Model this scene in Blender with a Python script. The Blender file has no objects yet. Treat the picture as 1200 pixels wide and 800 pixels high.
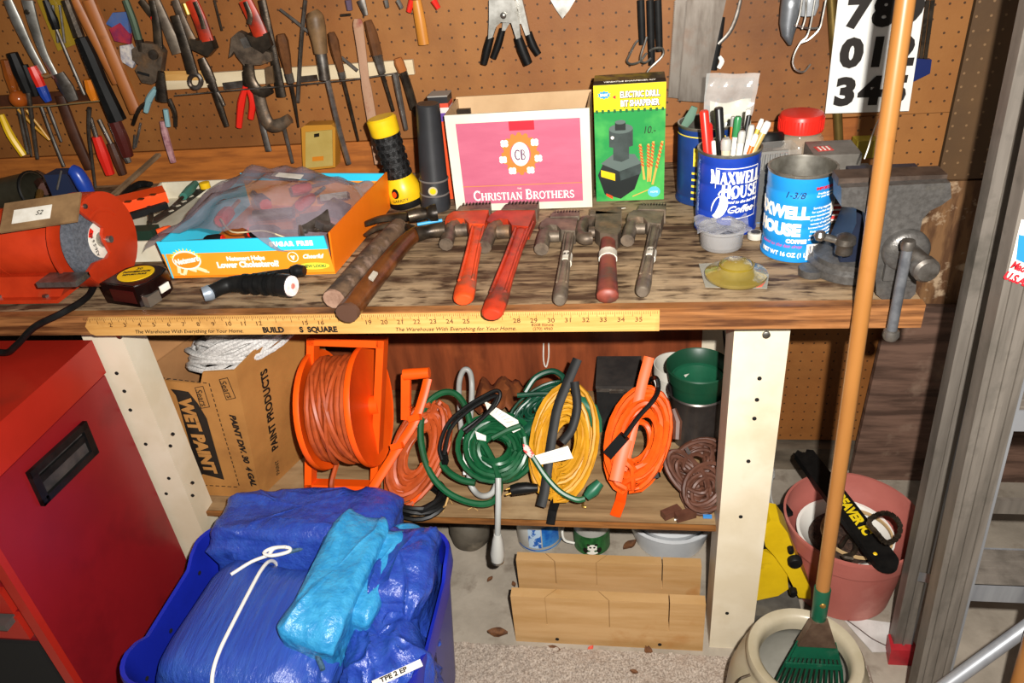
import bpy, bmesh, math, random
from mathutils import Vector, Matrix
V = Vector
random.seed(7)
scene = bpy.context.scene
COL = scene.collection
PI = math.pi

# ------------------------------------------------------------------ camera
F_PX, YAW, PITCH, ROLL = 886.916, 0.177375, 0.548005, -0.0996966
CAM = V((0.868495, -0.981031, 1.371690))
_fw = V((-math.sin(YAW) * math.cos(PITCH), math.cos(YAW) * math.cos(PITCH), -math.sin(PITCH)))
_r0 = V((math.cos(YAW), math.sin(YAW), 0))
_u0 = _r0.cross(_fw)
_rt = _r0 * math.cos(ROLL) + _u0 * math.sin(ROLL)
_up = -_r0 * math.sin(ROLL) + _u0 * math.cos(ROLL)
cd = bpy.data.cameras.new('camera')
cd.sensor_width = 36.0
cd.lens = F_PX * 36.0 / 1200.0
cd.clip_start = 0.02
cam = bpy.data.objects.new('camera', cd)
COL.objects.link(cam)
cam.matrix_world = Matrix(((_rt.x, _up.x, -_fw.x, CAM.x), (_rt.y, _up.y, -_fw.y, CAM.y),
                           (_rt.z, _up.z, -_fw.z, CAM.z), (0, 0, 0, 1)))
scene.camera = cam

# ------------------------------------------------------------------ light and exposure
w = bpy.data.worlds.new('world')
scene.world = w
w.use_nodes = True
w.node_tree.nodes['Background'].inputs[0].default_value = (1.0, 0.95, 0.88, 1)
w.node_tree.nodes['Background'].inputs[1].default_value = 0.15
fl = bpy.data.lights.new('camera_flash', 'AREA')
fl.shape = 'DISK'
fl.size = 0.02
fl.energy = 38.0
fl.color = (1.0, 0.965, 0.91)
fo = bpy.data.objects.new('camera_flash', fl)
COL.objects.link(fo)
fo.matrix_world = Matrix.Translation(_rt * 0.06 + _up * 0.05 - _fw * 0.02) @ cam.matrix_world
vs = scene.view_settings
vs.view_transform = 'Standard'
vs.look = 'None'
vs.exposure = 0.15
vs.gamma = 1.0
vs.use_curve_mapping = False


def at(px, py, **k):
    """world point where the sight line of a photograph position meets an axis plane"""
    d = _rt * ((px - 600) / F_PX) - _up * ((py - 400) / F_PX) + _fw
    ax, val = list(k.items())[0]
    i = 'XYZ'.index(ax)
    return CAM + d * ((val - CAM[i]) / d[i])


def pxr(P, wpx):
    """radius in metres of something wpx wide in the photograph at P"""
    return wpx * (V(P) - CAM).dot(_fw) / F_PX / 2


# ------------------------------------------------------------------ materials
def lin(h):
    h = h.lstrip('#')
    o = []
    for i in (0, 2, 4):
        c = int(h[i:i + 2], 16) / 255
        o.append(c / 12.92 if c <= .04045 else ((c + .055) / 1.055) ** 2.4)
    return (*o, 1)


MATS = {}


def mat(name, col, rough=.5, metal=0., col2=None, ns=30, st=(1, 1, 1), ct=(.4, .62), bump=0, bs=None,
        dirt=None, ds=6, dt=(.52, .68), spec=.5, coat=0., trans=0., ior=1.45, alpha=1., detail=5, dist=.002, rough2=None):
    if name in MATS:
        return MATS[name]
    m = bpy.data.materials.new(name)
    m.use_nodes = True
    nt = m.node_tree
    N, L = nt.nodes, nt.links
    b = N['Principled BSDF']
    b.inputs['Base Color'].default_value = lin(col)
    b.inputs['Roughness'].default_value = rough
    b.inputs['Metallic'].default_value = metal
    b.inputs['Specular IOR Level'].default_value = spec
    b.inputs['Coat Weight'].default_value = coat
    b.inputs['Transmission Weight'].default_value = trans
    b.inputs['IOR'].default_value = ior
    b.inputs['Alpha'].default_value = alpha
    tc = N.new('ShaderNodeTexCoord')
    mp = N.new('ShaderNodeMapping')
    mp.inputs['Scale'].default_value = st
    L.new(tc.outputs['Object'], mp.inputs['Vector'])

    def noise(s, lo, hi, vec=mp):
        n = N.new('ShaderNodeTexNoise')
        n.inputs['Scale'].default_value = s
        n.inputs['Detail'].default_value = detail
        n.inputs['Roughness'].default_value = .6
        L.new(vec.outputs['Vector' if vec is mp else 'Object'], n.inputs['Vector'])
        r = N.new('ShaderNodeMapRange')
        r.inputs[1].default_value = lo
        r.inputs[2].default_value = hi
        L.new(n.outputs[0], r.inputs[0])
        return n, r.outputs[0]
    cur = None
    nn = None
    if col2:
        nn, f = noise(ns, *ct)
        mx = N.new('ShaderNodeMix')
        mx.data_type = 'RGBA'
        mx.inputs[6].default_value = lin(col)
        mx.inputs[7].default_value = lin(col2)
        L.new(f, mx.inputs[0])
        cur = mx.outputs[2]
        if rough2 is not None:
            mr = N.new('ShaderNodeMapRange')
            mr.inputs[3].default_value = rough
            mr.inputs[4].default_value = rough2
            L.new(f, mr.inputs[0])
            L.new(mr.outputs[0], b.inputs['Roughness'])
    if dirt:
        _, f2 = noise(ds, *dt, vec=tc)
        mx2 = N.new('ShaderNodeMix')
        mx2.data_type = 'RGBA'
        mx2.inputs[6].default_value = lin(col)
        if cur:
            L.new(cur, mx2.inputs[6])
        mx2.inputs[7].default_value = lin(dirt)
        L.new(f2, mx2.inputs[0])
        cur = mx2.outputs[2]
    if cur:
        L.new(cur, b.inputs['Base Color'])
    if bump:
        n2, _ = noise(bs or ns, 0, 1)
        bp = N.new('ShaderNodeBump')
        bp.inputs['Strength'].default_value = bump
        bp.inputs['Distance'].default_value = dist
        L.new(n2.outputs[0], bp.inputs['Height'])
        L.new(bp.outputs[0], b.inputs['Normal'])
    MATS[name] = m
    return m


def peg_material(name, base, base2, dirt, hole='#45290f', r=.0023, pale=None):
    """hardboard with a one inch grid of holes (x along, z up)"""
    m = mat(name, base, .62, col2=base2, ns=4, bump=.15, bs=160, dirt=dirt, ds=3.0, dt=(.45, .75))
    nt = m.node_tree
    N, L = nt.nodes, nt.links
    b = N['Principled BSDF']
    src = b.inputs['Base Color'].links[0].from_socket
    tc = N.new('ShaderNodeTexCoord')
    sep = N.new('ShaderNodeSeparateXYZ')
    L.new(tc.outputs['Object'], sep.inputs[0])
    acc = []
    for k in (0, 2):
        d = N.new('ShaderNodeMath'); d.operation = 'DIVIDE'; d.inputs[1].default_value = .0254
        L.new(sep.outputs[k], d.inputs[0])
        f = N.new('ShaderNodeMath'); f.operation = 'FRACT'
        L.new(d.outputs[0], f.inputs[0])
        s = N.new('ShaderNodeMath'); s.operation = 'SUBTRACT'; s.inputs[1].default_value = .5
        L.new(f.outputs[0], s.inputs[0])
        q = N.new('ShaderNodeMath'); q.operation = 'MULTIPLY'
        L.new(s.outputs[0], q.inputs[0]); L.new(s.outputs[0], q.inputs[1])
        acc.append(q)
    a = N.new('ShaderNodeMath'); a.operation = 'ADD'
    L.new(acc[0].outputs[0], a.inputs[0]); L.new(acc[1].outputs[0], a.inputs[1])
    c = N.new('ShaderNodeMath'); c.operation = 'LESS_THAN'; c.inputs[1].default_value = (r / .0254) ** 2
    L.new(a.outputs[0], c.inputs[0])
    mx = N.new('ShaderNodeMix'); mx.data_type = 'RGBA'
    L.new(src, mx.inputs[6])
    mx.inputs[7].default_value = lin(hole)
    L.new(c.outputs[0], mx.inputs[0])
    L.new(mx.outputs[2], b.inputs['Base Color'])
    return m


# ------------------------------------------------------------------ objects
ROOT = {}


def thing(name, label, cat, loc, group=None):
    o = bpy.data.objects.new(name, None)
    o.empty_display_size = .05
    COL.objects.link(o)
    o.location = loc
    ROOT[o.name] = V(loc)
    o['label'] = label
    o['category'] = cat
    if group:
        o['group'] = group
    return o


def cr(pts, n=6, closed=False):
    """Catmull-Rom through points"""
    P = [V(p) for p in pts]
    if len(P) < 3:
        return P
    out = []
    m = len(P)
    for i in range(m if closed else m - 1):
        if closed:
            a, b, c, d = P[i - 1], P[i], P[(i + 1) % m], P[(i + 2) % m]
        else:
            b, c = P[i], P[i + 1]
            a = P[i - 1] if i else b * 2 - c
            d = P[i + 2] if i + 2 < m else c * 2 - b
        for k in range(n):
            t = k / n
            out.append(.5 * ((2 * b) + (c - a) * t + (2 * a - 5 * b + 4 * c - d) * t * t + (3 * b - a - 3 * c + d) * t ** 3))
    if not closed:
        out.append(P[-1])
    return out


def rz(deg, loc=(0, 0, 0)):
    return Matrix.Translation(loc) @ Matrix.Rotation(math.radians(deg), 4, 'Z')


def frame(o, x, y):
    """matrix with origin o, local x along x, local y about y"""
    x = V(x).normalized()
    z = x.cross(V(y)).normalized()
    y = z.cross(x)
    return Matrix(((x.x, y.x, z.x, o[0]), (x.y, y.y, z.y, o[1]), (x.z, y.z, z.z, o[2]), (0, 0, 0, 1)))


class MB:
    def __init__(self):
        self.bm = bmesh.new()

    def _bev(self, verts, off, seg=1, ang=30):
        vs_ = set(verts)
        ed = [e for e in self.bm.edges if e.verts[0] in vs_ and e.verts[1] in vs_ and len(e.link_faces) == 2
              and e.calc_face_angle(0) > math.radians(ang)]
        if ed:
            bmesh.ops.bevel(self.bm, geom=ed, offset=off, segments=seg, affect='EDGES', profile=.5, clamp_overlap=True)

    def box(self, c, s, M=None, bev=0, seg=1):
        M = M or Matrix.Identity(4)
        c = V(c)
        vv = [self.bm.verts.new(M @ (c + V((x * s[0] / 2, y * s[1] / 2, z * s[2] / 2))))
              for x in (-1, 1) for y in (-1, 1) for z in (-1, 1)]
        for f in ((0, 1, 3, 2), (4, 6, 7, 5), (0, 4, 5, 1), (2, 3, 7, 6), (0, 2, 6, 4), (1, 5, 7, 3)):
            self.bm.faces.new([vv[i] for i in f])
        if bev:
            self._bev(vv, bev, seg)
        return self

    def bar(self, a, b, wd, th, up=(0, 0, 1), bev=0):
        """box from a to b; wd across, th along up"""
        a, b = V(a), V(b)
        x = (b - a)
        M = frame((a + b) / 2, x, V(up).cross(x))
        return self.box((0, 0, 0), (x.length, wd, th), M, bev)

    def tube(self, pts, r, n=8, closed=False, cap=True, flat=1., up=None):
        P = [V(p) for p in pts]
        m = len(P)
        if m < 2:
            return self
        R = list(r) if hasattr(r, '__len__') else [r] * m
        rings = []
        prev = None
        for i in range(m):
            if closed:
                t = P[(i + 1) % m] - P[i - 1]
            else:
                t = P[min(i + 1, m - 1)] - P[max(i - 1, 0)]
            if t.length < 1e-9:
                t = V((0, 0, 1))
            t.normalize()
            if up is not None:
                nrm = V(up) - t * t.dot(V(up))
                if nrm.length < 1e-4:
                    nrm = t.orthogonal()
            elif prev is None:
                nrm = t.orthogonal()
            else:
                nrm = prev - t * t.dot(prev)
                if nrm.length < 1e-6:
                    nrm = t.orthogonal()
            nrm.normalize()
            prev = nrm
            bi = t.cross(nrm)
            ring = []
            for k in range(n):
                a = 2 * PI * (k + .5) / n
                ring.append(self.bm.verts.new(P[i] + bi * (math.cos(a) * R[i]) + nrm * (math.sin(a) * R[i] * flat)))
            rings.append(ring)
        for i in range(m if closed else m - 1):
            A, B = rings[i], rings[(i + 1) % m]
            for k in range(n):
                self.bm.faces.new((A[k], A[(k + 1) % n], B[(k + 1) % n], B[k]))
        if cap and not closed:
            self.bm.faces.new(list(reversed(rings[0])))
            self.bm.faces.new(rings[-1])
        return self

    def lathe(self, prof, M=None, n=24, sx=1., sy=1., closed=False):
        M = M if isinstance(M, Matrix) else Matrix.Translation(M or (0, 0, 0))
        rings = []
        for r, z in prof:
            if r < 1e-6:
                rings.append([self.bm.verts.new(M @ V((0, 0, z)))])
            else:
                rings.append([self.bm.verts.new(M @ V((r * sx * math.cos(2 * PI * k / n), r * sy * math.sin(2 * PI * k / n), z))) for k in range(n)])
        q = list(zip(rings, rings[1:]))
        if closed:
            q.append((rings[-1], rings[0]))
        for A, B in q:
            for k in range(n):
                a, b, c, d = A[k % len(A)], A[(k + 1) % len(A)], B[(k + 1) % len(B)], B[k % len(B)]
                f = [a]
                for v_ in (b, c, d):
                    if v_ not in f:
                        f.append(v_)
                if len(f) > 2:
                    try:
                        self.bm.faces.new(f)
                    except ValueError:
                        pass
        return self

    def prism(self, pts, vec, bev=0, seg=1):
        P = [V(p) for p in pts]
        vec = V(vec)
        A = [self.bm.verts.new(p) for p in P]
        B = [self.bm.verts.new(p + vec) for p in P]
        n = len(P)
        self.bm.faces.new(list(reversed(A)))
        self.bm.faces.new(B)
        for k in range(n):
            self.bm.faces.new((A[k], A[(k + 1) % n], B[(k + 1) % n], B[k]))
        if bev:
            self._bev(A + B, bev, seg)
        return self

    def sheet(self, grid, th=0, closed=False):
        """grid[i][j] of points"""
        G = [[self.bm.verts.new(V(p)) for p in row] for row in grid]
        for i in range(len(G) - 1):
            for j in range(len(G[0]) - (0 if closed else 1)):
                jj = (j + 1) % len(G[0])
                self.bm.faces.new((G[i][j], G[i][jj], G[i + 1][jj], G[i + 1][j]))
        return self

    def build(self, name, m, parent=None, sm=40, label=None, stuff=False, root=None, solid=0, sub=0):
        bm = self.bm
        bmesh.ops.recalc_face_normals(bm, faces=bm.faces)
        r = V((0, 0, 0))
        if parent is not None:
            r = ROOT[parent.name]
        elif root is not None:
            r = V(root)
        if r.length:
            bmesh.ops.translate(bm, vec=-r, verts=bm.verts)
        me = bpy.data.meshes.new(name)
        bm.to_mesh(me)
        bm.free()
        me.materials.append(m)
        if sm:
            me.shade_smooth()
            me.set_sharp_from_angle(angle=math.radians(sm))
        o = bpy.data.objects.new(name, me)
        COL.objects.link(o)
        if parent is not None:
            o.parent = parent
        else:
            o.location = r
        ROOT[o.name] = r
        if label:
            o['label'] = label
        if stuff:
            o['kind'] = 'stuff'
        if solid:
            md = o.modifiers.new('solid', 'SOLIDIFY')
            md.thickness = solid
            md.offset = 0
        if sub:
            md = o.modifiers.new('sub', 'SUBSURF')
            md.levels = md.render_levels = sub
        return o

    def single(self, name, m, label, cat, group=None, **k):
        vv = [v.co for v in self.bm.verts]
        lo = V([min(v[i] for v in vv) for i in range(3)])
        hi = V([max(v[i] for v in vv) for i in range(3)])
        o = self.build(name, m, root=((lo.x + hi.x) / 2, (lo.y + hi.y) / 2, lo.z), **k)
        o['label'] = label
        o['category'] = cat
        if group:
            o['group'] = group
        return o


def struct(o, label=None):
    o['kind'] = 'structure'
    if label:
        o['label'] = label
    return o


def put_mesh(bm_mesh, name, m, parent, fn):
    r = ROOT[parent.name]
    for v in bm_mesh.vertices:
        v.co = fn(v.co) - r
    bm_mesh.name = name
    bm_mesh.materials.clear()
    bm_mesh.materials.append(m)
    o = bpy.data.objects.new(name, bm_mesh)
    COL.objects.link(o)
    o.parent = parent
    ROOT[o.name] = r
    return o


def text(body, size, M, m, parent, bold=0., shear=0., sx=1., align='CENTER', name='lettering', sp=1., bend=None, lift=.0006, ls=1.):
    """flat print; M maps text plane (x right, y up, z out) to the world; bend = function on the mapped point"""
    c = bpy.data.curves.new('t', 'FONT')
    c.body = body
    c.size = size
    c.offset = bold
    c.shear = shear
    c.align_x = align
    c.align_y = 'CENTER'
    c.space_character = sp
    c.space_line = ls
    c.extrude = .0002
    c.resolution_u = 3
    ob = bpy.data.objects.new('t', c)
    COL.objects.link(ob)
    dg = bpy.context.evaluated_depsgraph_get()
    me = bpy.data.meshes.new_from_object(ob.evaluated_get(dg))
    bpy.data.objects.remove(ob)
    bpy.data.curves.remove(c)

    def fn(co):
        q = V((co.x * sx, co.y, co.z + lift))
        return bend(q) if bend else M @ q
    return put_mesh(me, name, m, parent, fn)


# a small serif alphabet: strokes on a 0..w by 0..1 cell (thick stems .17, hairlines .07)
def _arc(cx, cy, rx, ry, a0, a1, n=10):
    return [(cx + rx * math.cos(math.radians(a0 + (a1 - a0) * k / n)), cy + ry * math.sin(math.radians(a0 + (a1 - a0) * k / n))) for k in range(n + 1)]


T_, H_ = .17, .075


def _stem(x, y0=0, y1=1, s0=1, s1=1, w_=T_):
    o = [([(x, y0), (x, y1)], w_)]
    if s0:
        o.append(([(x - .17, y0 + .03), (x + .17, y0 + .03)], .06))
    if s1:
        o.append(([(x - .17, y1 - .03), (x + .17, y1 - .03)], .06))
    return o


SERIF = {
    'C': (.85, [(_arc(.48, .5, .4, .46, 50, 310, 14), .14), ([(.76, .72), (.76, .98)], .06), ([(.76, .02), (.76, .25)], .05)]),
    'H': (1.0, _stem(.2) + _stem(.8) + [([(.2, .5), (.8, .5)], H_)]),
    'R': (.95, _stem(.2) + [([(.2, .96)] + _arc(.45, .73, .27, .23, 90, -90) + [(.2, .5)], .1), ([(.45, .5), (.8, .03), (.95, .03)], .14)]),
    'I': (.42, _stem(.21)),
    'S': (.7, [(_arc(.36, .74, .25, .22, 40, 250, 10) + _arc(.36, .26, .27, .22, 70, -140, 10), .12), ([(.59, .75), (.59, .97)], .05), ([(.1, .03), (.1, .26)], .05)]),
    'T': (.85, _stem(.43, s1=0) + [([(.05, .96), (.81, .96)], H_), ([(.06, .76), (.06, .98)], .06), ([(.8, .76), (.8, .98)], .06)]),
    'A': (.98, [([(.14, 0), (.49, .97)], H_), ([(.47, .97), (.84, 0)], T_), ([(.26, .33), (.72, .33)], H_), ([(.02, .03), (.28, .03)], .06), ([(.68, .03), (.98, .03)], .06)]),
    'N': (1.0, _stem(.18, w_=H_) + [([(.16, .97), (.82, .03)], T_)] + _stem(.82, s0=0, w_=H_)),
    'B': (.85, _stem(.2) + [([(.2, .96)] + _arc(.42, .75, .22, .21, 90, -90) + [(.2, .54)], .1), ([(.42, .54)] + _arc(.45, .28, .27, .25, 90, -90) + [(.2, .03)], .11)]),
    'O': (.95, [(_arc(.48, .5, .4, .46, 0, 360, 20), .13)]),
    'E': (.82, _stem(.2) + [([(.2, .96), (.72, .96)], H_), ([(.2, .5), (.58, .5)], H_), ([(.2, .03), (.76, .03)], H_), ([(.71, .78), (.71, .98)], .06), ([(.57, .4), (.57, .6)], .05), ([(.76, .02), (.76, .24)], .06)]),
    'M': (1.2, _stem(.2, w_=H_) + [([(.2, .97), (.58, .05)], T_), ([(.58, .05), (.98, .97)], H_)] + _stem(.98)),
    'X': (.98, [([(.12, .97), (.86, .03)], T_), ([(.82, .97), (.14, .03)], H_), ([(.0, .97), (.3, .97)], .06), ([(.66, .97), (.96, .97)], .06), ([(.0, .03), (.28, .03)], .06), ([(.66, .03), (.98, .03)], .06)]),
    'W': (1.3, [([(.12, .97), (.4, .03)], T_), ([(.4, .03), (.66, .97)], H_), ([(.62, .97), (.9, .03)], T_), ([(.9, .03), (1.18, .97)], H_), ([(0, .97), (.3, .97)], .06), ([(1.02, .97), (1.3, .97)], .06)]),
    'L': (.8, _stem(.2) + [([(.2, .03), (.74, .03)], H_), ([(.74, .02), (.74, .28)], .06)]),
    'U': (1.0, _stem(.2, .3, s0=0) + [(_arc(.5, .33, .3, .3, 180, 360), .11)] + _stem(.8, .3, s0=0, w_=H_)),
}


def serif(body, size, place, m, parent, big=1.0, sx=1., heavy=1., sp=.04, align='CENTER', name='lettering'):
    """body: letters; a letter after '^' is an initial of size big.  place maps (x, y, z) of the text plane to the world"""
    x = 0
    items = []
    k = 0
    while k < len(body):
        s = size
        ch = body[k]
        if ch == '^':
            k += 1
            ch = body[k]
            s = size * big
        if ch == ' ':
            x += .45 * size * sx
        else:
            wd, strokes = SERIF[ch]
            items.append((x, s, strokes))
            x += (wd + sp) * s * sx
        k += 1
    x0 = -x / 2 if align == 'CENTER' else 0
    mb = MB()
    zz = .0006
    for X, s, strokes in items:
        for pts, wd in strokes:
            P = [((x0 + X + p[0] * s * sx), p[1] * s - size / 2) for p in pts]
            h = wd * s * heavy / 2
            L_, R_ = [], []
            for i, p in enumerate(P):
                a = P[max(i - 1, 0)]
                b = P[min(i + 1, len(P) - 1)]
                dx, dy = b[0] - a[0], b[1] - a[1]
                l = math.hypot(dx, dy) or 1
                nx, ny = -dy / l * h, dx / l * h
                L_.append((p[0] + nx, p[1] + ny))
                R_.append((p[0] - nx, p[1] - ny))
            zz += .000004
            g = [[place(V((q[0], q[1], zz))) for q in row] for row in (L_, R_)]
            mb.sheet(g)
    return mb.build(name, m, parent, sm=0)


def cyl_bend(c, R, a0, z0):
    """wrap a text plane round a vertical cylinder: centre c, radius R, text centre facing angle a0 (degrees), height z0"""
    def fn(q):
        a = math.radians(a0) + q.x / R
        return V((c[0] + (R + q.z) * math.cos(a), c[1] + (R + q.z) * math.sin(a), z0 + q.y))
    return fn


def lab(mb_pts, m, parent, name='label', th=.0004, label=None):
    """thin printed sheet from a loop of world points"""
    P = [V(p) for p in mb_pts]
    n = (P[1] - P[0]).cross(P[-1] - P[0]).normalized()
    return MB().prism(P, n * th).build(name, m, parent, sm=0, label=label)


# tool on the wall or bench made of tapered strokes: list of (px, py, width_px); plane as keyword
def stroke(mb, pts, n=12, flat=1., up=None, smooth=3, **pl):
    P = [at(p[0], p[1], **pl) for p in pts]
    R = [pxr(q, p[2]) for q, p in zip(P, pts)]
    if smooth and len(P) > 2:
        Q = cr(P, smooth)
        RR = []
        for i in range(len(P) - 1):
            for k in range(smooth):
                t = k / smooth
                RR.append(R[i] * (1 - t) + R[i + 1] * t)
        RR.append(R[-1])
        P, R = Q, RR
    if up is None and 'Y' in pl:
        up = (0, -1, 0)
    if up is None and 'Z' in pl:
        up = (0, 0, 1)
    return mb.tube(P, R, n, flat=flat, up=up)
# ================================================================== SETTING
H = .83            # bench top
WY = .62           # wall plane
M_peg = peg_material('pegboard_brown', '#8a5424', '#98632f', '#6a3d16')
M_peg2 = peg_material('pegboard_dark', '#664a2d', '#573f27', '#7a4d28', hole='#8a6a48')
M_ply = mat('plywood_ledger', '#b0682c', .5, col2='#8f5223', ns=8, st=(1, 1, 9), bump=.15, dirt='#7a4218', ds=4)
M_ply_scr = mat('plywood_scratched', '#8a6440', .7, col2='#5f3f26', ns=40, st=(1, 1, .2), ct=(.42, .58), bump=.3, bs=40, dirt='#bda283', ds=28, dt=(.56, .66))
M_ply_dark = mat('plywood_dark', '#76594a', .7, col2='#4a352a', ns=14, st=(.35, 1, 3), ct=(.4, .62), bump=.35, bs=30, dirt='#8d7462', ds=8, dt=(.55, .7))
M_studs = mat('bare_framing', '#3d2a1a', .8, col2='#2c1d12', ns=10)
M_conc = mat('concrete', '#a59a8b', .85, col2='#8f8577', ns=9, ct=(.38, .65), bump=.3, bs=120, dirt='#786c5e', ds=14, dt=(.56, .74))

struct(MB().box((.6, WY + .07, 1.2), (4.4, .1, 2.6)).build('wall_back', M_studs, sm=0))
wall = bpy.data.objects['wall_back']
ROOT['wall_back'] = V((0, 0, 0))
MB().box((.15, WY + .006, 1.452), (2.7, .012, 1.094), bev=.001).build('pegboard', M_peg, wall, 0)
MB().box((1.415, WY + .006, .835), (.17, .012, .138), bev=.001).build('pegboard', M_peg, wall, 0)
MB().box((2.155, WY + .006, 1.38), (1.3, .012, 1.23), bev=.001).build('pegboard', M_peg2, wall, 0, label='dark grimy pegboard sheet right of the seam')
MB().box((.13, WY + .004, .835), (2.4, .016, .136), bev=.002).build('ledger_board', M_ply, wall, 0, label='orange brown plywood strip under the pegboard')
MB().box((2.1, WY + .008, .615), (1.35, .012, .29), bev=.001).build('plywood_panel', M_ply_scr, wall, 0, label='scratched light brown plywood above the dark sheet')
MB().box((1.15, WY + .006, .385), (.62, .012, .62), bev=.001).build('pegboard', M_peg, wall, 0)
MB().box((1.15, WY - .005, .035), (.72, .05, .07), bev=.004).build('sill_plate', mat('sill_wood', '#6d6152', .85, col2='#4b4135', ns=20, st=(.3, 1, 1)), wall, 0)
# dark plywood sheet leaning against the lower right wall
t = thing('plywood_sheet', 'dark weathered plywood sheet leaning against the wall behind the pink pot', 'plywood', (1.46, .56, 0))
Ml = Matrix.Translation((1.425, .565, 0)) @ Matrix.Rotation(math.radians(-3.0), 4, 'X') @ Matrix.Rotation(math.radians(2.6), 4, 'Y')
MB().box((.5, 0, .245), (1.0, .016, .49), Ml, bev=.002).build('panel', M_ply_dark, t, 0)
struct(MB().box((.6, -.6, -.05), (4.4, 3.4, .1)).build('floor', M_conc, sm=0))
struct(MB().box((-1.6, -.6, 1.2), (.1, 3.0, 2.6)).build('wall_left', M_studs, sm=0))

# ================================================================== WORKBENCH
M_top = mat('bench_top_wood', '#93795a', .7, col2='#412a19', ns=30, st=(.16, 1.5, 1), ct=(.42, .60), bump=.5, bs=60, dirt='#a18a6c', ds=6, dt=(.47, .68), dist=.003, detail=8)
_nt = M_top.node_tree
_b = _nt.nodes['Principled BSDF']
_src = _b.inputs['Base Color'].links[0].from_socket
_tc = _nt.nodes.new('ShaderNodeTexCoord')
_mp = _nt.nodes.new('ShaderNodeMapping')
_mp.inputs['Scale'].default_value = (.3, 1, 1)
_n = _nt.nodes.new('ShaderNodeTexNoise')
_n.inputs['Scale'].default_value = 75
_n.inputs['Detail'].default_value = 6
_r = _nt.nodes.new('ShaderNodeMapRange')
_r.inputs[1].default_value, _r.inputs[2].default_value = .52, .66
_m = _nt.nodes.new('ShaderNodeMix')
_m.data_type = 'RGBA'
_m.inputs[7].default_value = lin('#35210f')
_nt.links.new(_tc.outputs['Object'], _mp.inputs[0])
_nt.links.new(_mp.outputs[0], _n.inputs['Vector'])
_nt.links.new(_n.outputs[0], _r.inputs[0])
_nt.links.new(_r.outputs[0], _m.inputs[0])
_nt.links.new(_src, _m.inputs[6])
_nt.links.new(_m.outputs[2], _b.inputs['Base Color'])
M_edge = mat('bench_edge_wood', '#946238', .5, col2='#4e2c14', ns=16, st=(.3, 1, 7), ct=(.42, .6), bump=.25, bs=30, dirt='#7a4a22', ds=6, dt=(.5, .68))
M_leg = mat('cream_paint', '#d9cdb6', .45, col2='#cdbfa4', ns=6, dirt='#c2b192', ds=7, dt=(.55, .8))
M_hole = mat('hole_black', '#0a0806', .9)
M_shelf = mat('shelf_plywood', '#9a7d58', .65, col2='#6f5436', ns=9, st=(.4, 4, 1), ct=(.38, .66), bump=.3, bs=22, dirt='#b39a76', ds=5, dt=(.5, .75))
M_shedge = mat('shelf_edge', '#8f5c2c', .6, col2='#5e3815', ns=14, st=(.5, 1, 8))
M_back = mat('back_plywood', '#8d4524', .5, col2='#5a2914', ns=13, st=(1.6, 1, .22), ct=(.38, .66), bump=.15, dirt='#a5562d', ds=4)
M_yard = mat('yardstick_wood', '#cf9f5c', .5, col2='#bd8a48', ns=12, st=(.5, 1, 8), dirt='#a0703a', ds=9, dt=(.56, .75))
M_ink = mat('ink_black', '#1c140e', .6)
M_brownink = mat('ink_brown', '#4a2c12', .6)
M_screw = mat('screw_steel', '#8d8a84', .4, 1.)

bench = thing('workbench', 'long wooden workbench with cream legs, lower shelf and a yardstick fixed to its front edge', 'workbench', (.3, .3, 0))
MB().box((.135, .305, H - .0175), (2.27, .63, .031), bev=.002).build('tabletop', M_top, bench, 0)
MB().box((.135, -.0125, H - .0175), (2.27, .017, .036), bev=.003).build('front_edge', M_edge, bench, 0)
MB().box((.05, .3, H - .045), (2.1, .05, .018)).build('underside_batten', M_studs, bench, 0)


def leg(x0, x1, y0, y1, holes, name='leg'):
    o = MB().box(((x0 + x1) / 2, (y0 + y1) / 2, .397), (x1 - x0, y1 - y0, .794), bev=.003, seg=2).build(name, M_leg, bench, 40)
    h = MB()
    for hx, hz in holes:
        h.lathe([(0, -.0006), (.0035, -.0006), (.0035, .001), (0, .001)], frame((hx, y0 - .0005, hz), (1, 0, 0), (0, 0, 1)), 10)
    h.build('screw_hole', M_hole, o, 0, stuff=True)
    return o


def onleg(pts, Y):
    return [(at(x, y, Y=Y).x, at(x, y, Y=Y).z) for x, y in pts]


leg(-.073, .003, .04, .10, onleg([(137, 437), (146, 458), (153, 480), (171, 520), (203, 508), (200, 522), (226, 565), (226, 580), (195, 578), (198, 560)], .04))
leg(1.03, 1.112, .04, .12, onleg([(890, 443), (887, 468), (884, 490), (877, 540), (868, 605), (852, 718)], .04))
leg(-.073, .003, .53, .60, [])
leg(1.03, 1.112, .53, .60, [])
for x, y in ((140, 393), (898, 392)):
    MB().lathe([(0, -.001), (.006, -.001), (.006, .002), (.004, .003), (0, .003)], frame(at(x, y, Y=.037), (1, 0, 0), (0, 0, 1)), 12).build('bolt_head', M_screw, bench)
MB().box((.47, .296, .3035), (1.20, .44, .010), bev=.001).build('shelf', M_shelf, bench, 0)
MB().box((.47, .074, .3030), (1.2, .006, .011), bev=.001).build('shelf_edging', M_shedge, bench, 0)
MB().box((.475, .512, .555), (1.12, .012, .505), bev=.001).build('back_panel', M_back, bench, 0)
MB().box((1.10, .565, .52), (.12, .04, .56)).build('rear_brace', M_leg, bench, 0)
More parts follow.
